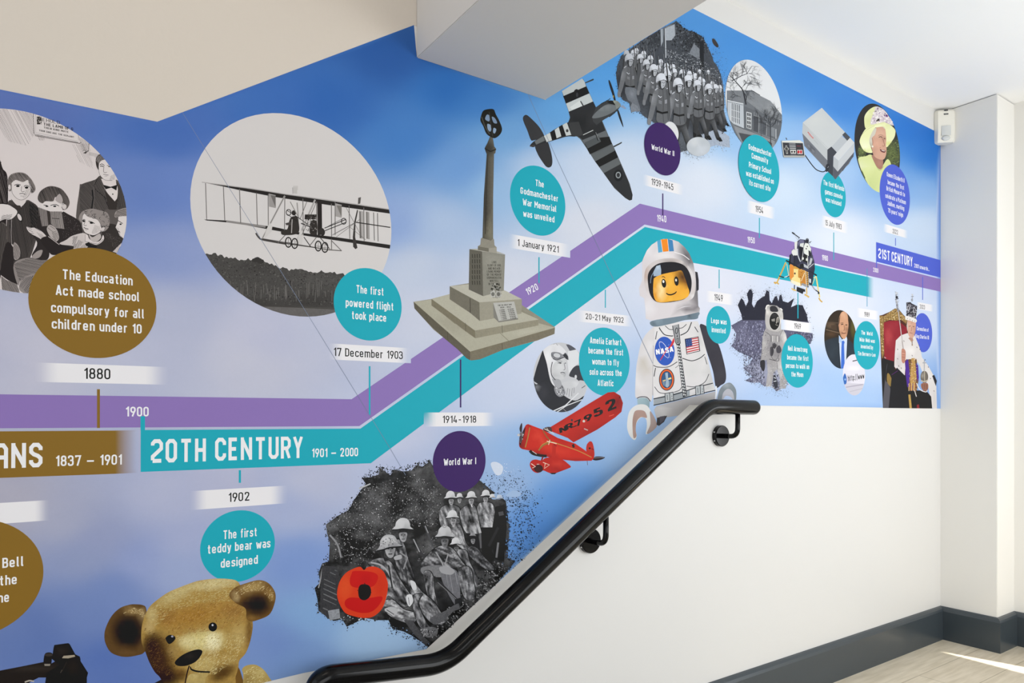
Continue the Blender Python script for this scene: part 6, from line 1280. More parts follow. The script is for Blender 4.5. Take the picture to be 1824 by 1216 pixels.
    p.el(336, 640, 29, 56, '1a1618', -8); p.el(330, 618, 12, 18, 'f3f0ea', -8); p.el(496, 612, 29, 60, '1a1618', -6); p.el(491, 600, 11, 18, 'e9e4dc', -6); p.line("310,562 330,555 352,572", 9, '2a1c12', True); p.hoop(493, 600, 32, 60, 4, 'a87030', -6, a0=180, a1=340); p.line("365,765 390,782 430,785 475,768 497,745", 17, '1d1513', True, (.6, 1, 1, .6))
    p.build(mural); V()
toy_astronaut()
# ------------------------------------------------------------------ caption discs that lie over the pictures
disc((0, 180, 3.379), 573, 1216, 330, GOLD, [('The Education', 378, 1071, 798), ('Act made school', 335, 1166, 836), ('compulsory for all', 307, 1270, 865), ('children under 10', 311, 1368, 852)], 58, 'gold caption disc about the Education Act')
disc((0, 880, 3.62), -185, 545, 385, GOLD, [('Bell', 15, 475, 150), ('the', 0, 589, 108), ('ne', -12, 700, 58)], 64, 'gold caption disc cut by the left edge')
disc((340, 195, 2.861), 905, 993, 184, TEAL, [('The first', 843, 934, 980), ('powered flight', 788, 1002, 1030), ('took place', 820, 1067, 994)], 40, 'teal caption disc about the first powered flight')
disc((0, 0, 1), 424.7, 972, 63.5, TEAL, [('The first', 398, 960, 457), ('teddy bear was', 370, 986, 481.5), ('designed', 393, 1011, 459)], 15.5, 'teal caption disc about the first teddy bear')
disc((550, 750, 2.967), 797, 212, 161, PURP, [('World War I', 712, 234, 883)], 35, 'purple caption disc reading World War I')
disc((880, 280, 4.145), 326, 322, 255, TEAL, [('The', 305, 211, 365), ('Godmanchester', 193, 268, 470), ('War Memorial', 210, 353, 457), ('was unveiled', 213, 437, 444)], 47, 'teal caption disc about the war memorial')
disc((1080, 30, 4.504), 448, 1063, 207, PURP, [('World War II', 358, 1064, 540)], 42, 'purple caption disc reading World War II')
disc((1280, 90, 3.685), 263, 776, 216, TEAL, [('Godmanchester', 192, 649, 341), ('Community', 212, 708, 320), ('Primary School', 194, 767, 340), ('was established on', 175, 822, 357), ('its current site', 195, 884, 335)], 36, 'teal caption disc about the primary school')
disc((1280, 90, 3.685), 752, 945, 148, TEAL, [('The first Nintendo', 687, 880, 822), ('games console', 696, 939, 811), ('was released', 701, 990, 803)], 32, 'teal caption disc about the games console')
disc((1280, 90, 3.685), 1157, 947, 195, BLUE, [('Queen Elizabeth II', 1102, 824, 1218), ('became the first', 1108, 876, 1215), ('British Monarch to', 1100, 917, 1221), ('celebrate a Platinum', 1093, 965, 1227), ('Jubilee, marking', 1106, 1014, 1216), ('70 years\u2019 reign', 1110, 1062, 1209)], 29, 'blue caption disc about the Platinum Jubilee')
disc((1000, 560, 7.6), 586, 638, 460, TEAL, [('Amelia Earhart', 383, 388, 806), ('became the first', 362, 525, 830), ('woman to fly', 412, 674, 775), ('solo across the', 378, 815, 811), ('Atlantic', 487, 965, 700)], 84, 'teal caption disc about the solo Atlantic flight')
disc((1100, 410, 3.2), 575, 539, 107, TEAL, [('Lego was', 532, 528, 620), ('invented', 535, 580, 614)], 30, 'teal caption disc beside the toy astronaut')
disc((1300, 400, 3.8), 455, 922, 181, TEAL, [('Neil Armstrong', 392, 852, 522), ('became the first', 386, 912, 529), ('person to walk on', 377, 968, 535), ('the Moon', 415, 1027, 495)], 33, 'teal caption disc about the first Moon walk')
disc((1450, 500, 5.067), 475, 582, 218, TEAL, [('The  World', 425, 484, 525), ('Wide Web was', 407, 546, 546), ('invented by', 420, 608, 530), ('Tim Berners-Lee', 393, 672, 552)], 36, 'teal caption disc about the World Wide Web')
disc((1450, 500, 5.067), 980, 468, 176, BLUE, [('Coronation of', 925, 446, 1031), ('King Charles III', 913, 514, 1034)], 34, 'blue caption disc about the coronation')
strip((1300, 400, 3.8), 345, 560, 688, 68, '1969', 433, 703, 478, 38)
marker(1420.8, 521, 567, 1.8, TEAL, 'teal marker line above 1969')
strip((1450, 500, 5.067), 380, 585, 300, 82, '1989', 450, 321, 498, 42)
strip((1450, 500, 5.067), 920, 1075, 235, 62, '2023', 952, 250, 998, 38)
V()
for pth, what in (("325,201 560,580 694.7,798.7 722,846", 'left panel seam'), ("940,168 989.8,280 1055,418.7 1121,560 1162,647", 'right panel seam')):
    p = Pic('panel_seam', 'thin dark slanting ' + what); 
    q = pts(pth)
    for u, v in zip(q, q[1:]):
        for k in range(12): p.line([u + (v - u) * (k / 12), u + (v - u) * ((k + 1) / 12)], .75, '76829a')
    p.build(mural)
# ------------------------------------------------------------------ printed pictures that overlap the captions
def red_plane():
    V(900, 580, 4.504)
    p = Pic('red_aeroplane_picture', 'cut-out picture of a red high-wing aeroplane lettered NR-7952')
    RD, DKR = 'c32a1e', '8d1a18'
    p.sub('wing').poly("330,830 380,800 560,690 760,570 820,535 870,530 920,560 942,620 930,690 880,735 740,830 620,895 545,935 500,900 400,860", 'b0261e', step=12, grain=.015)
    p.dab(900, 620, 60, 110, '6d1716', .85).dab(600, 740, 200, 70, 'c8342a', .7, -32).dab(700, 840, 220, 30, '8d1c18', .7, -30).dab(430, 830, 60, 50, 'd0402f', .7)
    for t, x, y, x1, y1, h in (('N', 436, 862, 496, 884, 40), ('R', 485, 838, 548, 850, 42), ('-', 545, 828, 575, 812, 40), ('7', 560, 812, 615, 800, 46), ('9', 635, 775, 700, 765, 50), ('5', 712, 735, 785, 725, 60), ('2', 815, 690, 895, 672, 82)):
        p.text(t, x, y, x1, y - (x1 - x) * .42, h, '161213', .2)
    p.el(628, 765, 10, 10, 'cfcac0'); p.el(532, 757, 8, 10, '3a3a42'); p.line("630,825 660,838", 8, 'b5b0a8'); p.line("830,725 870,712", 5, 'dd5a4a'); p.line("450,655 520,715", 2.5, 'b0a8a8'); p.el(915, 575, 4, 6, '3a1212')
    p.sub('tail').poly("650,960 665,935 682,926 698,940 710,990 712,1045 690,1060 650,1010", 'b5281e', sm=True, step=9).dab(670, 960, 20, 40, 'd2493a', .6); p.el(675, 982, 9, 8, '2a1616'); p.line("690,985 708,995", 6, '5a1a18'); p.poly("690,1065 720,1050 760,1048 797,1055 770,1072 720,1080", '2b2226', sm=True); p.line("700,1060 790,1055", 4, '8d8a90'); p.line("655,1080 658,1118", 5, '6d6a70')
    p.sub('fuselage').poly("160,800 180,788 290,830 330,850 420,900 560,945 640,1000 710,1060 690,1082 560,1085 420,1070 330,1050 270,1030 190,1000 140,990 115,960", RD, step=9, grain=.01)
    p.dab(400, 990, 180, 40, 'd23a28', .8, 18).dab(300, 1035, 170, 30, DKR, .8, 14).dab(560, 1075, 150, 22, '7d1816', .8, 4).dab(450, 920, 150, 26, 'a8221a', .7, 20).dab(260, 880, 60, 50, 'd84430', .7).dab(300, 930, 40, 40, 'de4c38', .5)
    p.line("270,990 300,950 360,930 430,950 520,980 600,1010 690,1055", 6, 'b58a45', True); p.line("265,1000 300,960 355,938", 11, '8d6f38', True); p.line("300,840 330,890 370,935", 8, '7d6434', True); p.line("330,925 370,935 410,945", 6, 'f0dcc0'); p.line("355,915 345,955", 5, 'f0dcc0')
    p.poly("300,830 330,812 365,815 370,850 330,850", '4a3a3a', sm=True); p.line("310,825 360,850 390,870", 6, 'd9d0c8'); p.line("330,818 350,850", 4, 'cfc5bd'); p.poly("530,955 550,945 556,975 540,980", '2d2426'); p.line("385,950 410,965", 7, '7d1a16')
    p.sub('engine_cowl').poly("108,940 115,900 140,840 165,795 190,795 205,810 185,880 165,950 150,990 115,975", 'a8221b', sm=True, step=7).dab(170, 850, 30, 60, 'd03a2c', .8).dab(125, 950, 20, 40, '5d1413', .8)
    p.poly("110,930 118,890 145,835 160,815 150,870 130,930 118,960", '2a2023', sm=True); p.line("195,815 180,890 158,975", 8, 'a08040', True); p.line("125,900 118,935", 9, 'b5b0b0'); p.specks("115,930 140,850 150,860 125,950", 20, (4, 8), ['8d8a8c', '1a1416', 'c5c0c0'], 3)
    p.sub('propeller').poly("118,850 112,820 128,780 134,800 130,850", '3a3034', sm=True); p.poly("118,880 132,885 130,925 118,935 110,905", '4a4246', sm=True); p.el(105, 876, 11, 10, 'c5c0c0'); p.el(125, 868, 12, 14, '6a6266')
    p.sub('undercarriage'); p.line("195,1000 220,1025 280,1040 330,1045", 22, '26201f', True); p.line("215,1005 250,1030", 4, 'd5d0cc'); p.line("300,1050 275,1120", 12, '8d1c18'); p.poly("375,950 405,965 400,1060 372,1058", 'b8281e')
    p.poly("195,1120 205,1085 240,1072 290,1080 320,1060 390,1055 460,1075 500,1105 524,1130 500,1145 420,1175 380,1188 340,1175 300,1160 260,1180 220,1165", 'b5251c', sm=True, step=8); p.dab(420, 1100, 60, 25, 'd2402e', .7).dab(400, 1160, 80, 22, '6d1413', .8).dab(240, 1150, 40, 25, '5d1413', .8)
    p.el(265, 1145, 36, 32, '3a1314'); p.line("300,1095 352,1115 310,1145 318,1105", 5, 'f0e0c8'); p.line("205,1105 240,1130 215,1140", 6, 'f0d8c8'); p.line("250,1110 270,1110", 5, 'e0c0b0'); p.poly("355,1180 410,1178 395,1190 370,1190", '1d1718')
    p.build(mural); V()
red_plane()

def teddy():
    V(170, 1010, 5.211)
    cl = pts("0,-100 1900,-100 1900,992 1540,1073 -200,1440 -200,-100")
    p = Pic('teddy_bear_picture', 'cut-out picture of an old golden brown teddy bear', cl)
    FUR = ['cdbd86', 'b2924f', '8d6a31', 'd9cc9c', 'a8854a', '75542a']
    p.sub('body').poly("540,1075 620,1035 700,1010 1300,880 1340,950 1380,1080 1400,1400 500,1400", '6d4f26', step=10, grain=.08).dab(600, 1090, 300, 130, '1a130d', 1).dab(640, 1120, 300, 130, '1a130d', 1).dab(1200, 1060, 140, 80, '99733a', .7)
    p.poly("1360,945 1400,910 1480,902 1550,940 1605,1010 1640,1100 1500,1200 1380,1200 1370,1000", 'b29a5c', sm=True, step=10, grain=.06).dab(1420, 1060, 60, 90, '6d5226', .7).dab(1520, 960, 60, 40, 'd2c288', .8); p.specks("1380,960 1480,910 1590,1010 1600,1070 1400,1070", 160, (7, 16), ['cdbd86', '9a7f45', 'ded19c'], 3, .25, 60)
    p.sub('ear').poly("470,380 440,350 380,342 320,345 230,375 150,450 95,560 82,640 95,710 140,785 220,822 300,830 390,815 450,790 500,700 480,500", '5d4426', sm=True, step=9, grain=.08)
    p.dab(330, 400, 110, 50, 'a08352', .9, 15).dab(440, 440, 40, 80, 'b09668', .8).dab(290, 590, 185, 200, '120c0a', 1).dab(310, 600, 160, 180, '0e0a09', 1).dab(320, 620, 130, 150, '0c0908', 1).dab(280, 770, 90, 45, '6d5030', .6).dab(110, 600, 30, 120, '6a4c28', .5); p.specks("250,430 340,370 440,390 460,480 400,430 300,420", 160, (7, 16), ['b8a070', 'd2be8e', '8d7040'], 4, .22, 70)
    p.sub('head').poly("480,400 520,345 600,280 680,228 780,185 850,158 930,130 1000,116 1080,106 1150,103 1240,108 1310,125 1350,180 1400,320 1440,420 1460,520 1450,620 1425,720 1390,800 1335,865 1325,930 1300,1010 1260,1120 900,1140 720,1130 640,1080 590,1010 550,970 500,880 465,790 430,700 425,600 440,500", 'a68646', sm=True, step=7, grain=.16)
    p.dab(1100, 150, 320, 70, 'd6c896', .9, -8).dab(760, 240, 260, 80, 'cbbb85', .8, -28).dab(900, 450, 420, 130, 'a0742f', .85, -12).dab(1280, 400, 150, 110, '8a6230', .7).dab(660, 460, 120, 110, '8d6632', .7).dab(520, 440, 70, 110, 'c4b07a', .8).dab(500, 560, 70, 70, 'bda570', .8)
    p.dab(580, 850, 210, 290, '4a2f18', 1).dab(560, 800, 130, 230, '3a2412', .9).dab(640, 1010, 200, 130, '2a1a0e', 1).dab(520, 700, 110, 110, '2d1c10', .9).dab(640, 980, 140, 110, '3a2413', .9).dab(1000, 680, 270, 130, 'dccf8f', .95, -8).dab(1090, 690, 100, 110, 'f2eac0', 1).dab(860, 690, 120, 70, 'ddd09a', .8).dab(1330, 640, 110, 170, 'bda468', .7).dab(1420, 640, 50, 200, '7d5c30', .7).dab(1000, 900, 190, 110, 'c2ac6e', .8).dab(1180, 960, 180, 90, '5d4220', .85, -25).dab(780, 970, 80, 60, '7d5a2c', .7).dab(1250, 860, 120, 70, 'b0955a', .6).dab(720, 780, 80, 80, 'a08550', .7).dab(950, 1040, 120, 60, 'b8a266', .8).dab(560, 900, 170, 250, '3a2412', .95, -20).dab(520, 760, 90, 130, '2d1b0e', .8).dab(660, 1020, 160, 90, '2a1a0e', .95).dab(800, 1000, 70, 70, '4a3018', .8).dab(1180, 990, 150, 70, '4d3519', .9, -30).dab(1430, 560, 40, 200, '5d4220', .7)
    p.specks("500,400 700,230 1000,125 1280,120 1380,300 1000,330 700,400 560,560", 1500, (8, 20), ['c4b27a', 'b39a5c', 'a88c4e', 'd0c28e', 'bba86c'], 6, .16, 75); p.specks("560,420 1300,250 1420,520 1100,580 700,640", 1300, (8, 20), ['a3793c', '946a34', 'b08848', '855e2b', 'b9965a'], 7, .2, 60); p.specks("720,640 1150,600 1400,640 1300,860 1100,1000 900,1000 960,800", 1300, (7, 18), ['cfbf86', 'c0aa6c', 'd9cc9c', 'b09858'], 8, .2, 50); p.specks("450,560 640,640 740,860 720,1040 560,960 470,780", 500, (7, 18), ['5d4020', '6d4c26', '7a5a30', '4a3018'], 9, .2, 60)
    p.sub('ear.001')
    p.poly("1240,260 1290,190 1400,145 1520,118 1610,150 1668,240 1660,340 1610,440 1500,490 1440,500 1400,470 1390,380 1300,330", '6d4f28', sm=True, step=9, grain=.08)
    p.dab(1460, 180, 170, 60, 'b59a62', .9, -12).dab(1630, 260, 40, 100, 'a3844c', .8).dab(1490, 350, 170, 135, '1d130d', 1).dab(1515, 340, 140, 115, '150d0a', 1).dab(1400, 340, 90, 60, '1d130d', .8).dab(1450, 470, 60, 30, '8d6a35', .7).dab(1300, 270, 50, 60, 'bfa878', .8); p.specks("1270,290 1310,200 1420,150 1540,125 1650,220 1640,330 1540,210 1400,230", 260, (7, 17), ['cdb684', '98793f', 'dccb9c', '7d5f30'], 5, .22, 55)
    p.sub('eye').el(1088, 552, 40, 42, '14100f').dab(1088, 552, 10, 10, '14100f'); p.el(1086, 535, 9, 10, 'c9c9d5'); p.sub('eye.001').poly("650,660 680,628 720,630 742,655 720,690 680,710", '14100f', sm=True); p.el(712, 640, 11, 9, 'a3a3b5')
    p.sub('nose').poly("735,882 780,830 860,785 950,760 992,778 970,830 920,880 840,912 765,912", '1a1716', sm=True, step=8, grain=.04).dab(880, 820, 70, 30, '2d2927', .8)
    p.sub('mouth').poly("850,1090 860,1010 900,985 960,985 1050,985 1020,1030 1000,1100", 'b39c60', sm=True, step=8, grain=.12).dab(900, 1010, 60, 30, 'cbb880', .8); p.line("880,920 890,945 950,965 1062,970", 17, '1c110c', True, (.6, 1, .8)); p.line("870,910 850,980 830,1080", 12, '2a1a10', True)
    p.build(mural); V()
teddy()

def telephone():
    V(0, 880, 3.62)
    cl = pts("-120,800 900,800 900,1420 -120,1420")
    p = Pic('telephone_picture', 'picture of the dark corner of an antique telephone at the left edge', cl)
    p.poly("-100,1150 0,1135 140,1108 280,1080 330,1090 400,1050 420,1100 390,1180 250,1180 210,1200 60,1300 -100,1300", '241f1c', step=8, grain=.06).dab(200, 1120, 200, 25, '3a332e', .6)
    p.poly("335,1060 345,990 350,970 440,958 450,965 485,1030 515,1045 520,1075 568,1150 560,1180 560,1260 280,1300 300,1150 380,1100", '1d1917', step=9, grain=.05).dab(400, 1010, 50, 40, '2d2825', .8).dab(470, 1110, 50, 60, '2a2522', .7); p.poly("400,1055 410,1040 480,1034 485,1045 440,1056", 'a39885'); p.line("345,1060 430,1060 520,1060", 3, '0e0c0b'); p.line("400,1140 430,1080", 5, '2f2925')
    p.poly("283,1100 285,1040 300,1020 330,1020 342,1035 335,1060 325,1105", '1f1b19', sm=True, step=6); p.el(313, 1034, 27, 10, '3a3431'); p.poly("285,1092 325,1092 322,1105 288,1105", '8d857a'); p.line("160,1210 190,1200 220,1205", 9, 'b5ad9f', True); p.line("400,1130 390,1150", 5, '4a443f')
    p.build(mural); V()
telephone()

def console():
    V(1385, 185, 8.683)
    p = Pic('games_console_picture', 'cut-out picture of a grey games console with its wired controller')
    p.sub('console').poly("380,450 760,870 860,960 900,1040 985,1040 1100,930 1170,800 1180,750 1175,700 890,1172 850,1120 740,1000 410,650", '6d7079')
    p.poly("378,455 770,880 775,1040 740,1005 415,655", '70737b', step=12).dab(420, 520, 40, 120, '84878d', .6); p.poly("850,960 925,1045 1180,740 1170,810 1060,960 890,1172 850,1120", '60636c'); p.poly("925,1045 1180,740 1170,815 1060,960 1000,1035 985,1010 890,1172 855,1120 870,990", '565963'); p.line("1000,1035 1080,930 1165,810", 12, '3f4249'); p.line("1010,1025 1090,920 1155,830", 5, '7d8088')
    p.poly("385,290 780,680 770,880 378,455", 'b9bdc0', step=14); p.poly("385,290 680,62 1040,440 1120,520 985,495 830,665 770,705", 'c5c9cb', step=14).dab(560, 250, 220, 160, 'cfd2d1', .7)
    p.poly("770,705 860,810 850,960 770,880", 'aeb3b8'); p.line("385,300 460,365 780,690", 3, 'a3a8ac'); p.poly("830,665 985,495 1090,575 915,755", 'b7bcc2'); p.poly("995,480 1040,438 1122,522 1075,575", '4a4d54'); p.poly("765,710 828,660 912,750 860,815 850,1120 765,1040", '3f424a', step=12).dab(840, 720, 50, 50, '5d6067', .7)
    p.poly("862,810 1115,525 1185,600 940,880", 'cdd0d3', step=12); p.poly("862,812 940,882 925,1048 855,965", 'b5b9be'); p.poly("940,882 1185,602 1180,745 925,1048", 'c0c4c9', step=12)
    p.line("462,435 550,530", 14, 'c26a68'); p.line("475,475 550,545", 7, 'd09390'); p.line("560,560 620,630", 4, '9da2a8'); p.line("480,440 545,520", 3, 'e2d8d8'); p.poly("445,640 460,615 500,625 580,710 575,780 500,720", '5d6069'); p.poly("452,640 465,622 495,632 500,690 470,670", '777a82'); p.poly("520,690 570,725 568,770 525,735", '777a82')
    p.sub('cable'); p.line("418,790 480,880 540,960 600,1020 680,1050 730,1040 750,1000", 15, '26282e', True); p.poly("735,1000 750,940 790,930 800,970 770,1040 745,1050", '2d2f36', sm=True); p.line("770,990 785,965", 8, '9a9ea6'); p.line("125,525 140,555", 15, '4a4e56')
    p.sub('controller').poly("50,575 330,565 385,600 412,805 410,830 85,832 78,800", 'c9cbc6'); p.poly("50,575 330,565 380,598 65,603", 'd9dbd5'); p.poly("78,800 412,805 410,832 85,832", 'a9aba8'); p.poly("65,600 378,612 402,803 88,800", '37383e'); p.poly("160,605 265,608 280,800 190,800", '55575d')
    for k in range(4): y = 612 + k * 34; p.poly([(166 + k * 4, y), (262 + k * 3, y + 2), (266 + k * 3, y + 22), (170 + k * 4, y + 20)], '9fa1a3' if k else '7d7f83')
    p.poly("185,718 272,718 276,772 192,772", 'd5d5d1'); p.el(210, 745, 15, 15, '1d1d20'); p.el(250, 745, 15, 15, '1d1d20'); p.poly("290,715 372,715 376,780 295,780", 'd9d2d0'); p.el(312, 747, 17, 26, 'b8242c'); p.el(350, 747, 17, 26, 'c2303a'); p.poly("108,650 134,650 137,682 158,684 162,715 140,716 148,775 122,775 116,716 95,715 92,686 110,684", 'c5c5c2'); p.poly("113,658 129,658 132,690 152,692 155,709 135,710 140,765 126,765 121,710 101,709 99,692 116,690", '17171a'); p.line("285,655 350,658", 8, '8d3a44')
    p.build(mural); V()
console()

def lunar_lander():
    V(1375, 405, 8.684)
    p = Pic('lunar_lander_picture', 'cut-out picture of a lunar landing craft on gold legs')
    G1, G2, G3 = 'd9b45a', 'b5762c', 'f0dda0'
    p.sub('landing_leg'); p.line("210,540 150,680 75,850", 22, G1); p.line("200,560 90,820", 5, '7d5a28'); p.line("225,560 255,740", 10, 'd5d0a8'); p.line("60,870 30,850 80,860 100,880", 20, 'cfa54e', True); p.line("105,750 180,775", 17, '23242c'); p.line("190,770 290,735", 12, 'cfd0d0'); p.line("230,770 280,740", 13, '2a2b33')
    p.sub('landing_leg.001'); p.line("680,760 715,980 735,1080", 20, 'e0cc80'); p.line("670,760 620,880", 9, 'd8d2a0'); p.line("640,780 680,750", 10, 'e3dca8'); p.line("600,880 660,960 720,1000", 16, '33343e', True); p.line("610,900 670,970", 6, 'd5d8dc'); p.line("715,1000 720,1030", 26, '23242c'); p.line("720,1090 745,1130 775,1155", 20, 'd0a64e', True)
    p.sub('landing_leg.002'); p.line("345,890 340,960", 16, '33343c'); p.line("300,940 330,965 370,975", 22, 'dbb96a', True); p.sub('landing_leg.003'); p.line("530,930 535,1030", 17, G1); p.line("500,1035 535,1055 570,1080", 24, 'd6b260', True)
    p.sub('engine_skirt').poly("380,915 510,960 510,1000 485,990 470,1030 375,985", '23242a'); p.line("380,915 510,960", 6, '8d8f96')
    p.sub('descent_stage').poly("270,560 330,590 430,630 510,640 560,690 560,930 460,890 440,910 380,900 290,850 265,760", 'c99a45', step=9, grain=.06)
    p.poly("275,560 320,570 335,640 330,760 290,800 265,760", 'd98a3c', step=8, grain=.06); p.poly("330,640 430,650 440,780 430,860 300,840 300,790 335,760", 'ecd28a', step=8, grain=.05).dab(330, 800, 40, 50, 'f3e7b8', .8); p.poly("430,620 500,650 505,760 450,800 400,770 400,660", 'c0853a', step=8, grain=.1); p.specks("400,650 500,650 510,880 450,850", 60, (6, 14), ['8d5a20', 'e8b860', 'f0d890', 'a8702c'], 3); p.poly("440,810 510,760 520,890 480,870 440,850", 'bf7f35', grain=.12, step=7); p.poly("290,810 430,860 440,910 380,900 290,850", 'e6e0c5'); p.el(350, 712, 13, 16, '4a3a2c'); p.line("500,700 450,830", 7, 'efe6c8')
    p.poly("560,640 655,560 660,640 640,740 620,880 580,900 560,840", '2f3142', step=8); p.poly("570,790 600,800 598,860 572,850", 'cfd2d6'); p.line("500,640 600,690 690,745", 15, '23242e'); p.line("650,720 690,745", 22, '1d1e24'); p.poly("440,880 560,940 560,900 470,860", '8d8f94')
    p.sub('ladder')
    p.line("515,650 530,920", 7, 'd5d7da'); p.line("555,660 565,920", 7, 'c5c8cc')
    for k in range(9): p.line([(517 + k * 2, 670 + k * 29), (558 + k, 690 + k * 28)], 9, '2a2b33')
    p.sub('ascent_stage').poly("340,290 380,220 430,180 500,190 560,230 600,330 620,430 650,520 655,580 600,640 560,690 440,640 330,590 270,560 265,430 300,400 300,350 340,340", '3a3b4e', step=9)
    p.poly("345,230 390,215 380,330 385,430 330,440 300,400 300,360 345,330", 'd9dad6', step=9); p.line("345,330 355,350", 7, '3a3b44'); p.poly("395,240 430,185 490,195 490,240 430,250 400,290", '6a6a86'); p.poly("430,250 490,240 480,310 425,290", 'cfd2cf'); p.poly("415,300 480,310 455,520 430,480", '1d1d26'); p.poly("490,290 510,240 560,250 600,330 590,430 555,440 490,400", 'dcdfd9', step=9); p.poly("490,405 555,440 545,555 465,520", '17181d'); p.el(475, 480, 13, 20, 'd5d8d2'); p.el(532, 497, 13, 22, 'd5d8d2'); p.poly("560,350 590,370 600,440 565,450", '1d1e26'); p.el(542, 295, 9, 10, '26272e'); p.el(525, 330, 9, 12, '33343a'); p.line("490,300 455,520", 8, 'c9ccc8'); p.line("545,440 555,640", 10, 'cfd2cf')
    p.line("390,330 395,430 435,530", 15, 'c9cdd2', True); p.poly("345,440 390,430 430,560 340,600", '2a2b3c'); p.poly("590,470 625,480 600,570 560,600", 'b5b9bd'); p.line("640,560 570,620", 9, 'cfd2d6'); p.poly("485,560 550,600 555,640 490,610", 'b0b4b8'); p.line("210,510 300,555 440,640", 20, '1f2028'); p.line("280,430 265,580", 22, '1d1e26'); p.line("345,430 335,600", 18, '23242e'); p.line("620,430 630,520", 16, '4a4c5c'); p.poly("430,570 480,560 490,630 420,640", '17171f')
    p.sub('antenna').line("305,75 350,110 425,165", 15, '33343c', True); p.line("310,80 345,105", 22, '2a2b32'); p.line("350,115 380,185", 6, 'b5b8bd'); p.line("415,160 395,190", 7, '6d7078'); p.el(540, 205, 26, 38, '2d2f38'); p.line("530,185 565,175", 9, '8d9098'); p.line("565,235 605,215", 10, '5d6068'); p.line("580,230 590,245", 9, '4a4c54')
    p.build(mural); V()
lunar_lander()

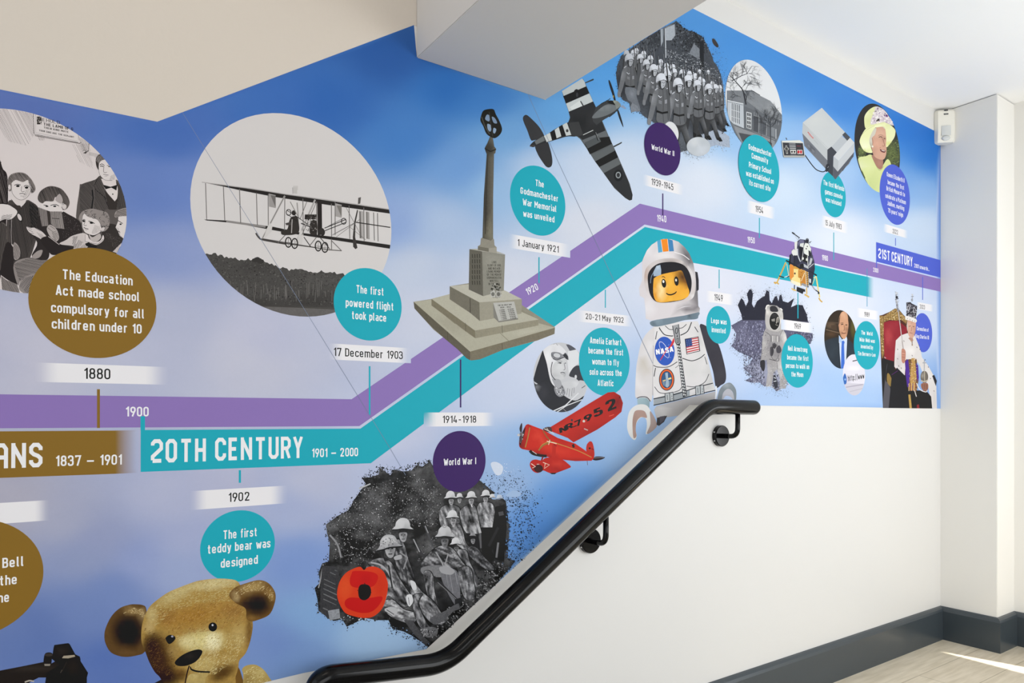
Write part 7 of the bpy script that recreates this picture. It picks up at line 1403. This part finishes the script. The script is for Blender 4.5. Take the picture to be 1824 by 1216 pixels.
def throne():
    V(1560, 510, 5.404)
    cl = pts("-50,-100 621,-100 621,1175 -50,1168")
    p = Pic('coronation_picture', 'picture of a crowned person in ermine robe seated on a red and gilt throne', cl)
    p.sub('throne').poly("32,280 60,275 130,245 180,212 215,215 260,270 300,310 310,480 300,700 260,1180 66,1172 55,900", '4d2a22', step=9, grain=.05)
    p.poly("70,350 130,330 210,330 300,400 290,520 200,520 170,720 80,700", '8d2430', step=8, grain=.04).dab(120, 480, 50, 120, 'b5464a', .8).dab(90, 640, 30, 70, '5d1a22', .7).dab(270, 420, 30, 80, '6d1a24', .7).dab(180, 370, 40, 40, 'a53a42', .6)
    gi = ['b8955a', '7d6035', 'd9c08a', '4a361c', '9a7a45', 'e3d2a3']
    p.poly("32,280 75,285 72,500 78,640 60,700 50,640", '8d7040', step=8, grain=.15); p.specks("36,290 70,290 74,640 55,660", 130, (3, 8), gi, 3); p.poly("75,285 130,250 180,212 210,215 255,270 300,310 290,360 240,320 190,330 130,320 75,345", '8d7040', step=8, grain=.15); p.specks("75,290 180,215 250,270 298,320 285,350 230,315 130,320 75,340", 190, (3, 9), gi, 4)
    p.poly("60,690 170,720 180,800 290,860 310,1000 330,1180 66,1172 50,720", '1c1a1e', step=10); p.poly("100,780 108,750 90,900 130,950 150,1172 70,1172 80,960", '55535a', step=10, sm=True); p.poly("105,850 125,840 165,930 160,975 110,930", '8d7440', sm=True, grain=.2, step=6); p.line("78,680 95,690", 6, 'b5b0b8')
    p.sub('robe').poly("190,520 240,470 300,450 370,470 400,540 430,620 440,680 500,760 550,850 580,960 585,1178 540,1170 500,960 420,760 380,700 290,700 275,860 230,840 175,770 180,650", 'd9d4d3', sm=False, step=9)
    p.dab(220, 720, 40, 90, 'b5adae', .7).dab(330, 620, 60, 60, 'ece8e6', .8).dab(520, 850, 50, 120, 'e6e2e0', .8).dab(200, 560, 40, 40, 'c5bfc0', .6).dab(560, 1080, 30, 100, 'c9c5c5', .6); p.poly("540,860 560,850 585,910 575,960", '26242a')
    for x, y in ((265, 520), (205, 600), (205, 690), (420, 600), (345, 660), (500, 770), (470, 700), (555, 1000), (410, 560), (240, 780), (390, 580), (520, 880), (215, 760)): p.line([(x, y), (x + 5, y + 12)], 5, '2d2b30')
    p.sub('uniform').poly("330,1000 480,1000 530,1060 540,1178 330,1178 300,1010", '17161a'); p.poly("150,860 200,780 280,860 300,1000 330,1178 120,1178", '1d1c21', step=10); p.poly("275,710 320,700 390,700 410,900 390,1010 310,1000 290,880", '6d5030', step=6, grain=.12); p.poly("280,720 308,700 325,860 318,960 300,970 285,860", '4a2a8d', step=6, grain=.08); p.poly("383,735 405,760 412,880 400,920 388,850", '4a2a8d'); p.poly("340,690 372,690 388,860 370,1000 330,1000 328,880", 'b58f50', step=6, grain=.15); p.specks("325,690 390,690 395,990 310,990", 170, (4, 10), ['e3cf9a', 'd9a860', '8d6030', '6d3a6d', 'f0e6c8', 'b04038'], 5, .4, 90)
    for k in range(6): p.line([(318 + k * 12, 930), (316 + k * 12, 1005)], 6, ('d9b878', '8d4a5a', 'cfa860', '5a3a7d', 'd9b878', '9a5040')[k])
    p.poly("310,1040 330,1040 345,1178 322,1178", 'b8964f', grain=.2, step=5); p.line("390,930 420,990 480,1015 490,990", 9, 'dcd8d8', True); p.line("370,1000 388,1060", 8, 'd5d0d0'); p.poly("392,1140 412,1135 418,1178 394,1178", '8d2a30'); p.line("150,850 210,810", 5, '5d2a6d', True); p.line("325,510 345,540 352,570", 5, 'b8964f', True); p.line("352,500 345,570", 5, '4a2a4a')
    p.sub('face').poly("300,330 345,318 380,340 382,400 375,450 350,500 325,490 305,440", 'cda18d', sm=True, step=6).dab(320, 370, 20, 50, 'dcb39f', .7).dab(370, 430, 20, 60, 'a37868', .7).dab(345, 480, 20, 20, 'b58a78', .6); p.line("315,385 332,380", 5, '4a342c'); p.line("352,385 368,388", 5, '4a342c'); p.line("340,390 340,425 332,430", 4, '9a6a5a', True); p.line("322,445 350,450", 5, '8d4a42'); p.line("335,355 355,345", 3, '9a7868'); p.poly("300,330 308,400 300,430 294,380", 'c5bcb5'); p.poly("322,490 350,500 360,520 340,530 310,500", 'b08675')
    p.sub('crown').poly("290,155 330,150 345,165 395,190 392,240 380,330 288,300 295,230", '35323a', step=6, grain=.06); p.specks("292,160 392,195 385,320 290,300", 150, (3, 8), ['d9dadf', 'b5b6bf', '26242c', '8d8e99', 'efeff2', '4a4660'], 6); p.poly("285,285 330,292 388,318 382,348 330,330 285,318", 'e3e0de', sm=True, step=6); p.line("345,75 350,100 345,150", 8, 'b0b2bb'); p.line("335,100 362,95", 7, '8d909a'); p.el(348, 80, 9, 9, 'c5c7cf'); p.el(345, 130, 10, 14, '9a9ca6'); p.el(347, 225, 10, 14, '1d1c26'); p.line("300,190 310,240 325,190", 4, 'd5d6dc', True); p.line("355,250 365,200 385,240", 4, 'd5d6dc', True)
    for x, y in ((300, 310), (325, 318), (350, 330), (372, 335)): p.el(x, y, 2.5, 5, '2d2b30')
    p.sub('sceptre').line("215,240 235,400 250,520 262,610", 9, 'a39a98'); p.line("213,240 248,520", 3, 'dcd8d5'); p.line("190,60 195,130 205,200 216,245", 17, '8d8f99', True, (.5, 1, 1.1, .7)); p.specks("183,50 215,60 228,230 205,240 185,120", 70, (3, 8), ['26262e', 'd9dbe0', '6d707a', 'b5b8c0'], 7); p.el(194, 68, 9, 12, 'c5c8d0'); p.el(199, 105, 11, 14, '2d2f38')
    p.sub('hand').poly("245,610 265,600 282,620 285,660 278,720 262,740 245,710", 'b8806d', sm=True, step=6).dab(255, 650, 14, 60, 'd09c88', .7)
    for y in (630, 655, 680): p.line([(248, y), (280, y + 4)], 3, '7d4d40')
    p.poly("432,940 470,925 500,940 498,990 470,1005 440,985", '9a6a58', sm=True, step=6)
    for x in (448, 463, 478, 490): p.line([(x, 940), (x + 3, 990)], 4, '5d382e')
    p.sub('orb').el(464, 870, 37, 58, '6d655d', step=6).dab(455, 850, 20, 25, 'd9d2c5', .9).dab(480, 890, 14, 30, '2d2a2c', .8); p.line("430,905 465,915 500,900", 10, 'c5bba5', True); p.line("465,812 468,925", 7, 'b5ac98'); p.line("463,705 463,812", 7, '9a9ca4'); p.line("447,735 482,735", 11, 'a9abb2'); p.el(463, 800, 8, 10, 'b5b8bd')
    p.build(mural); V()
throne()
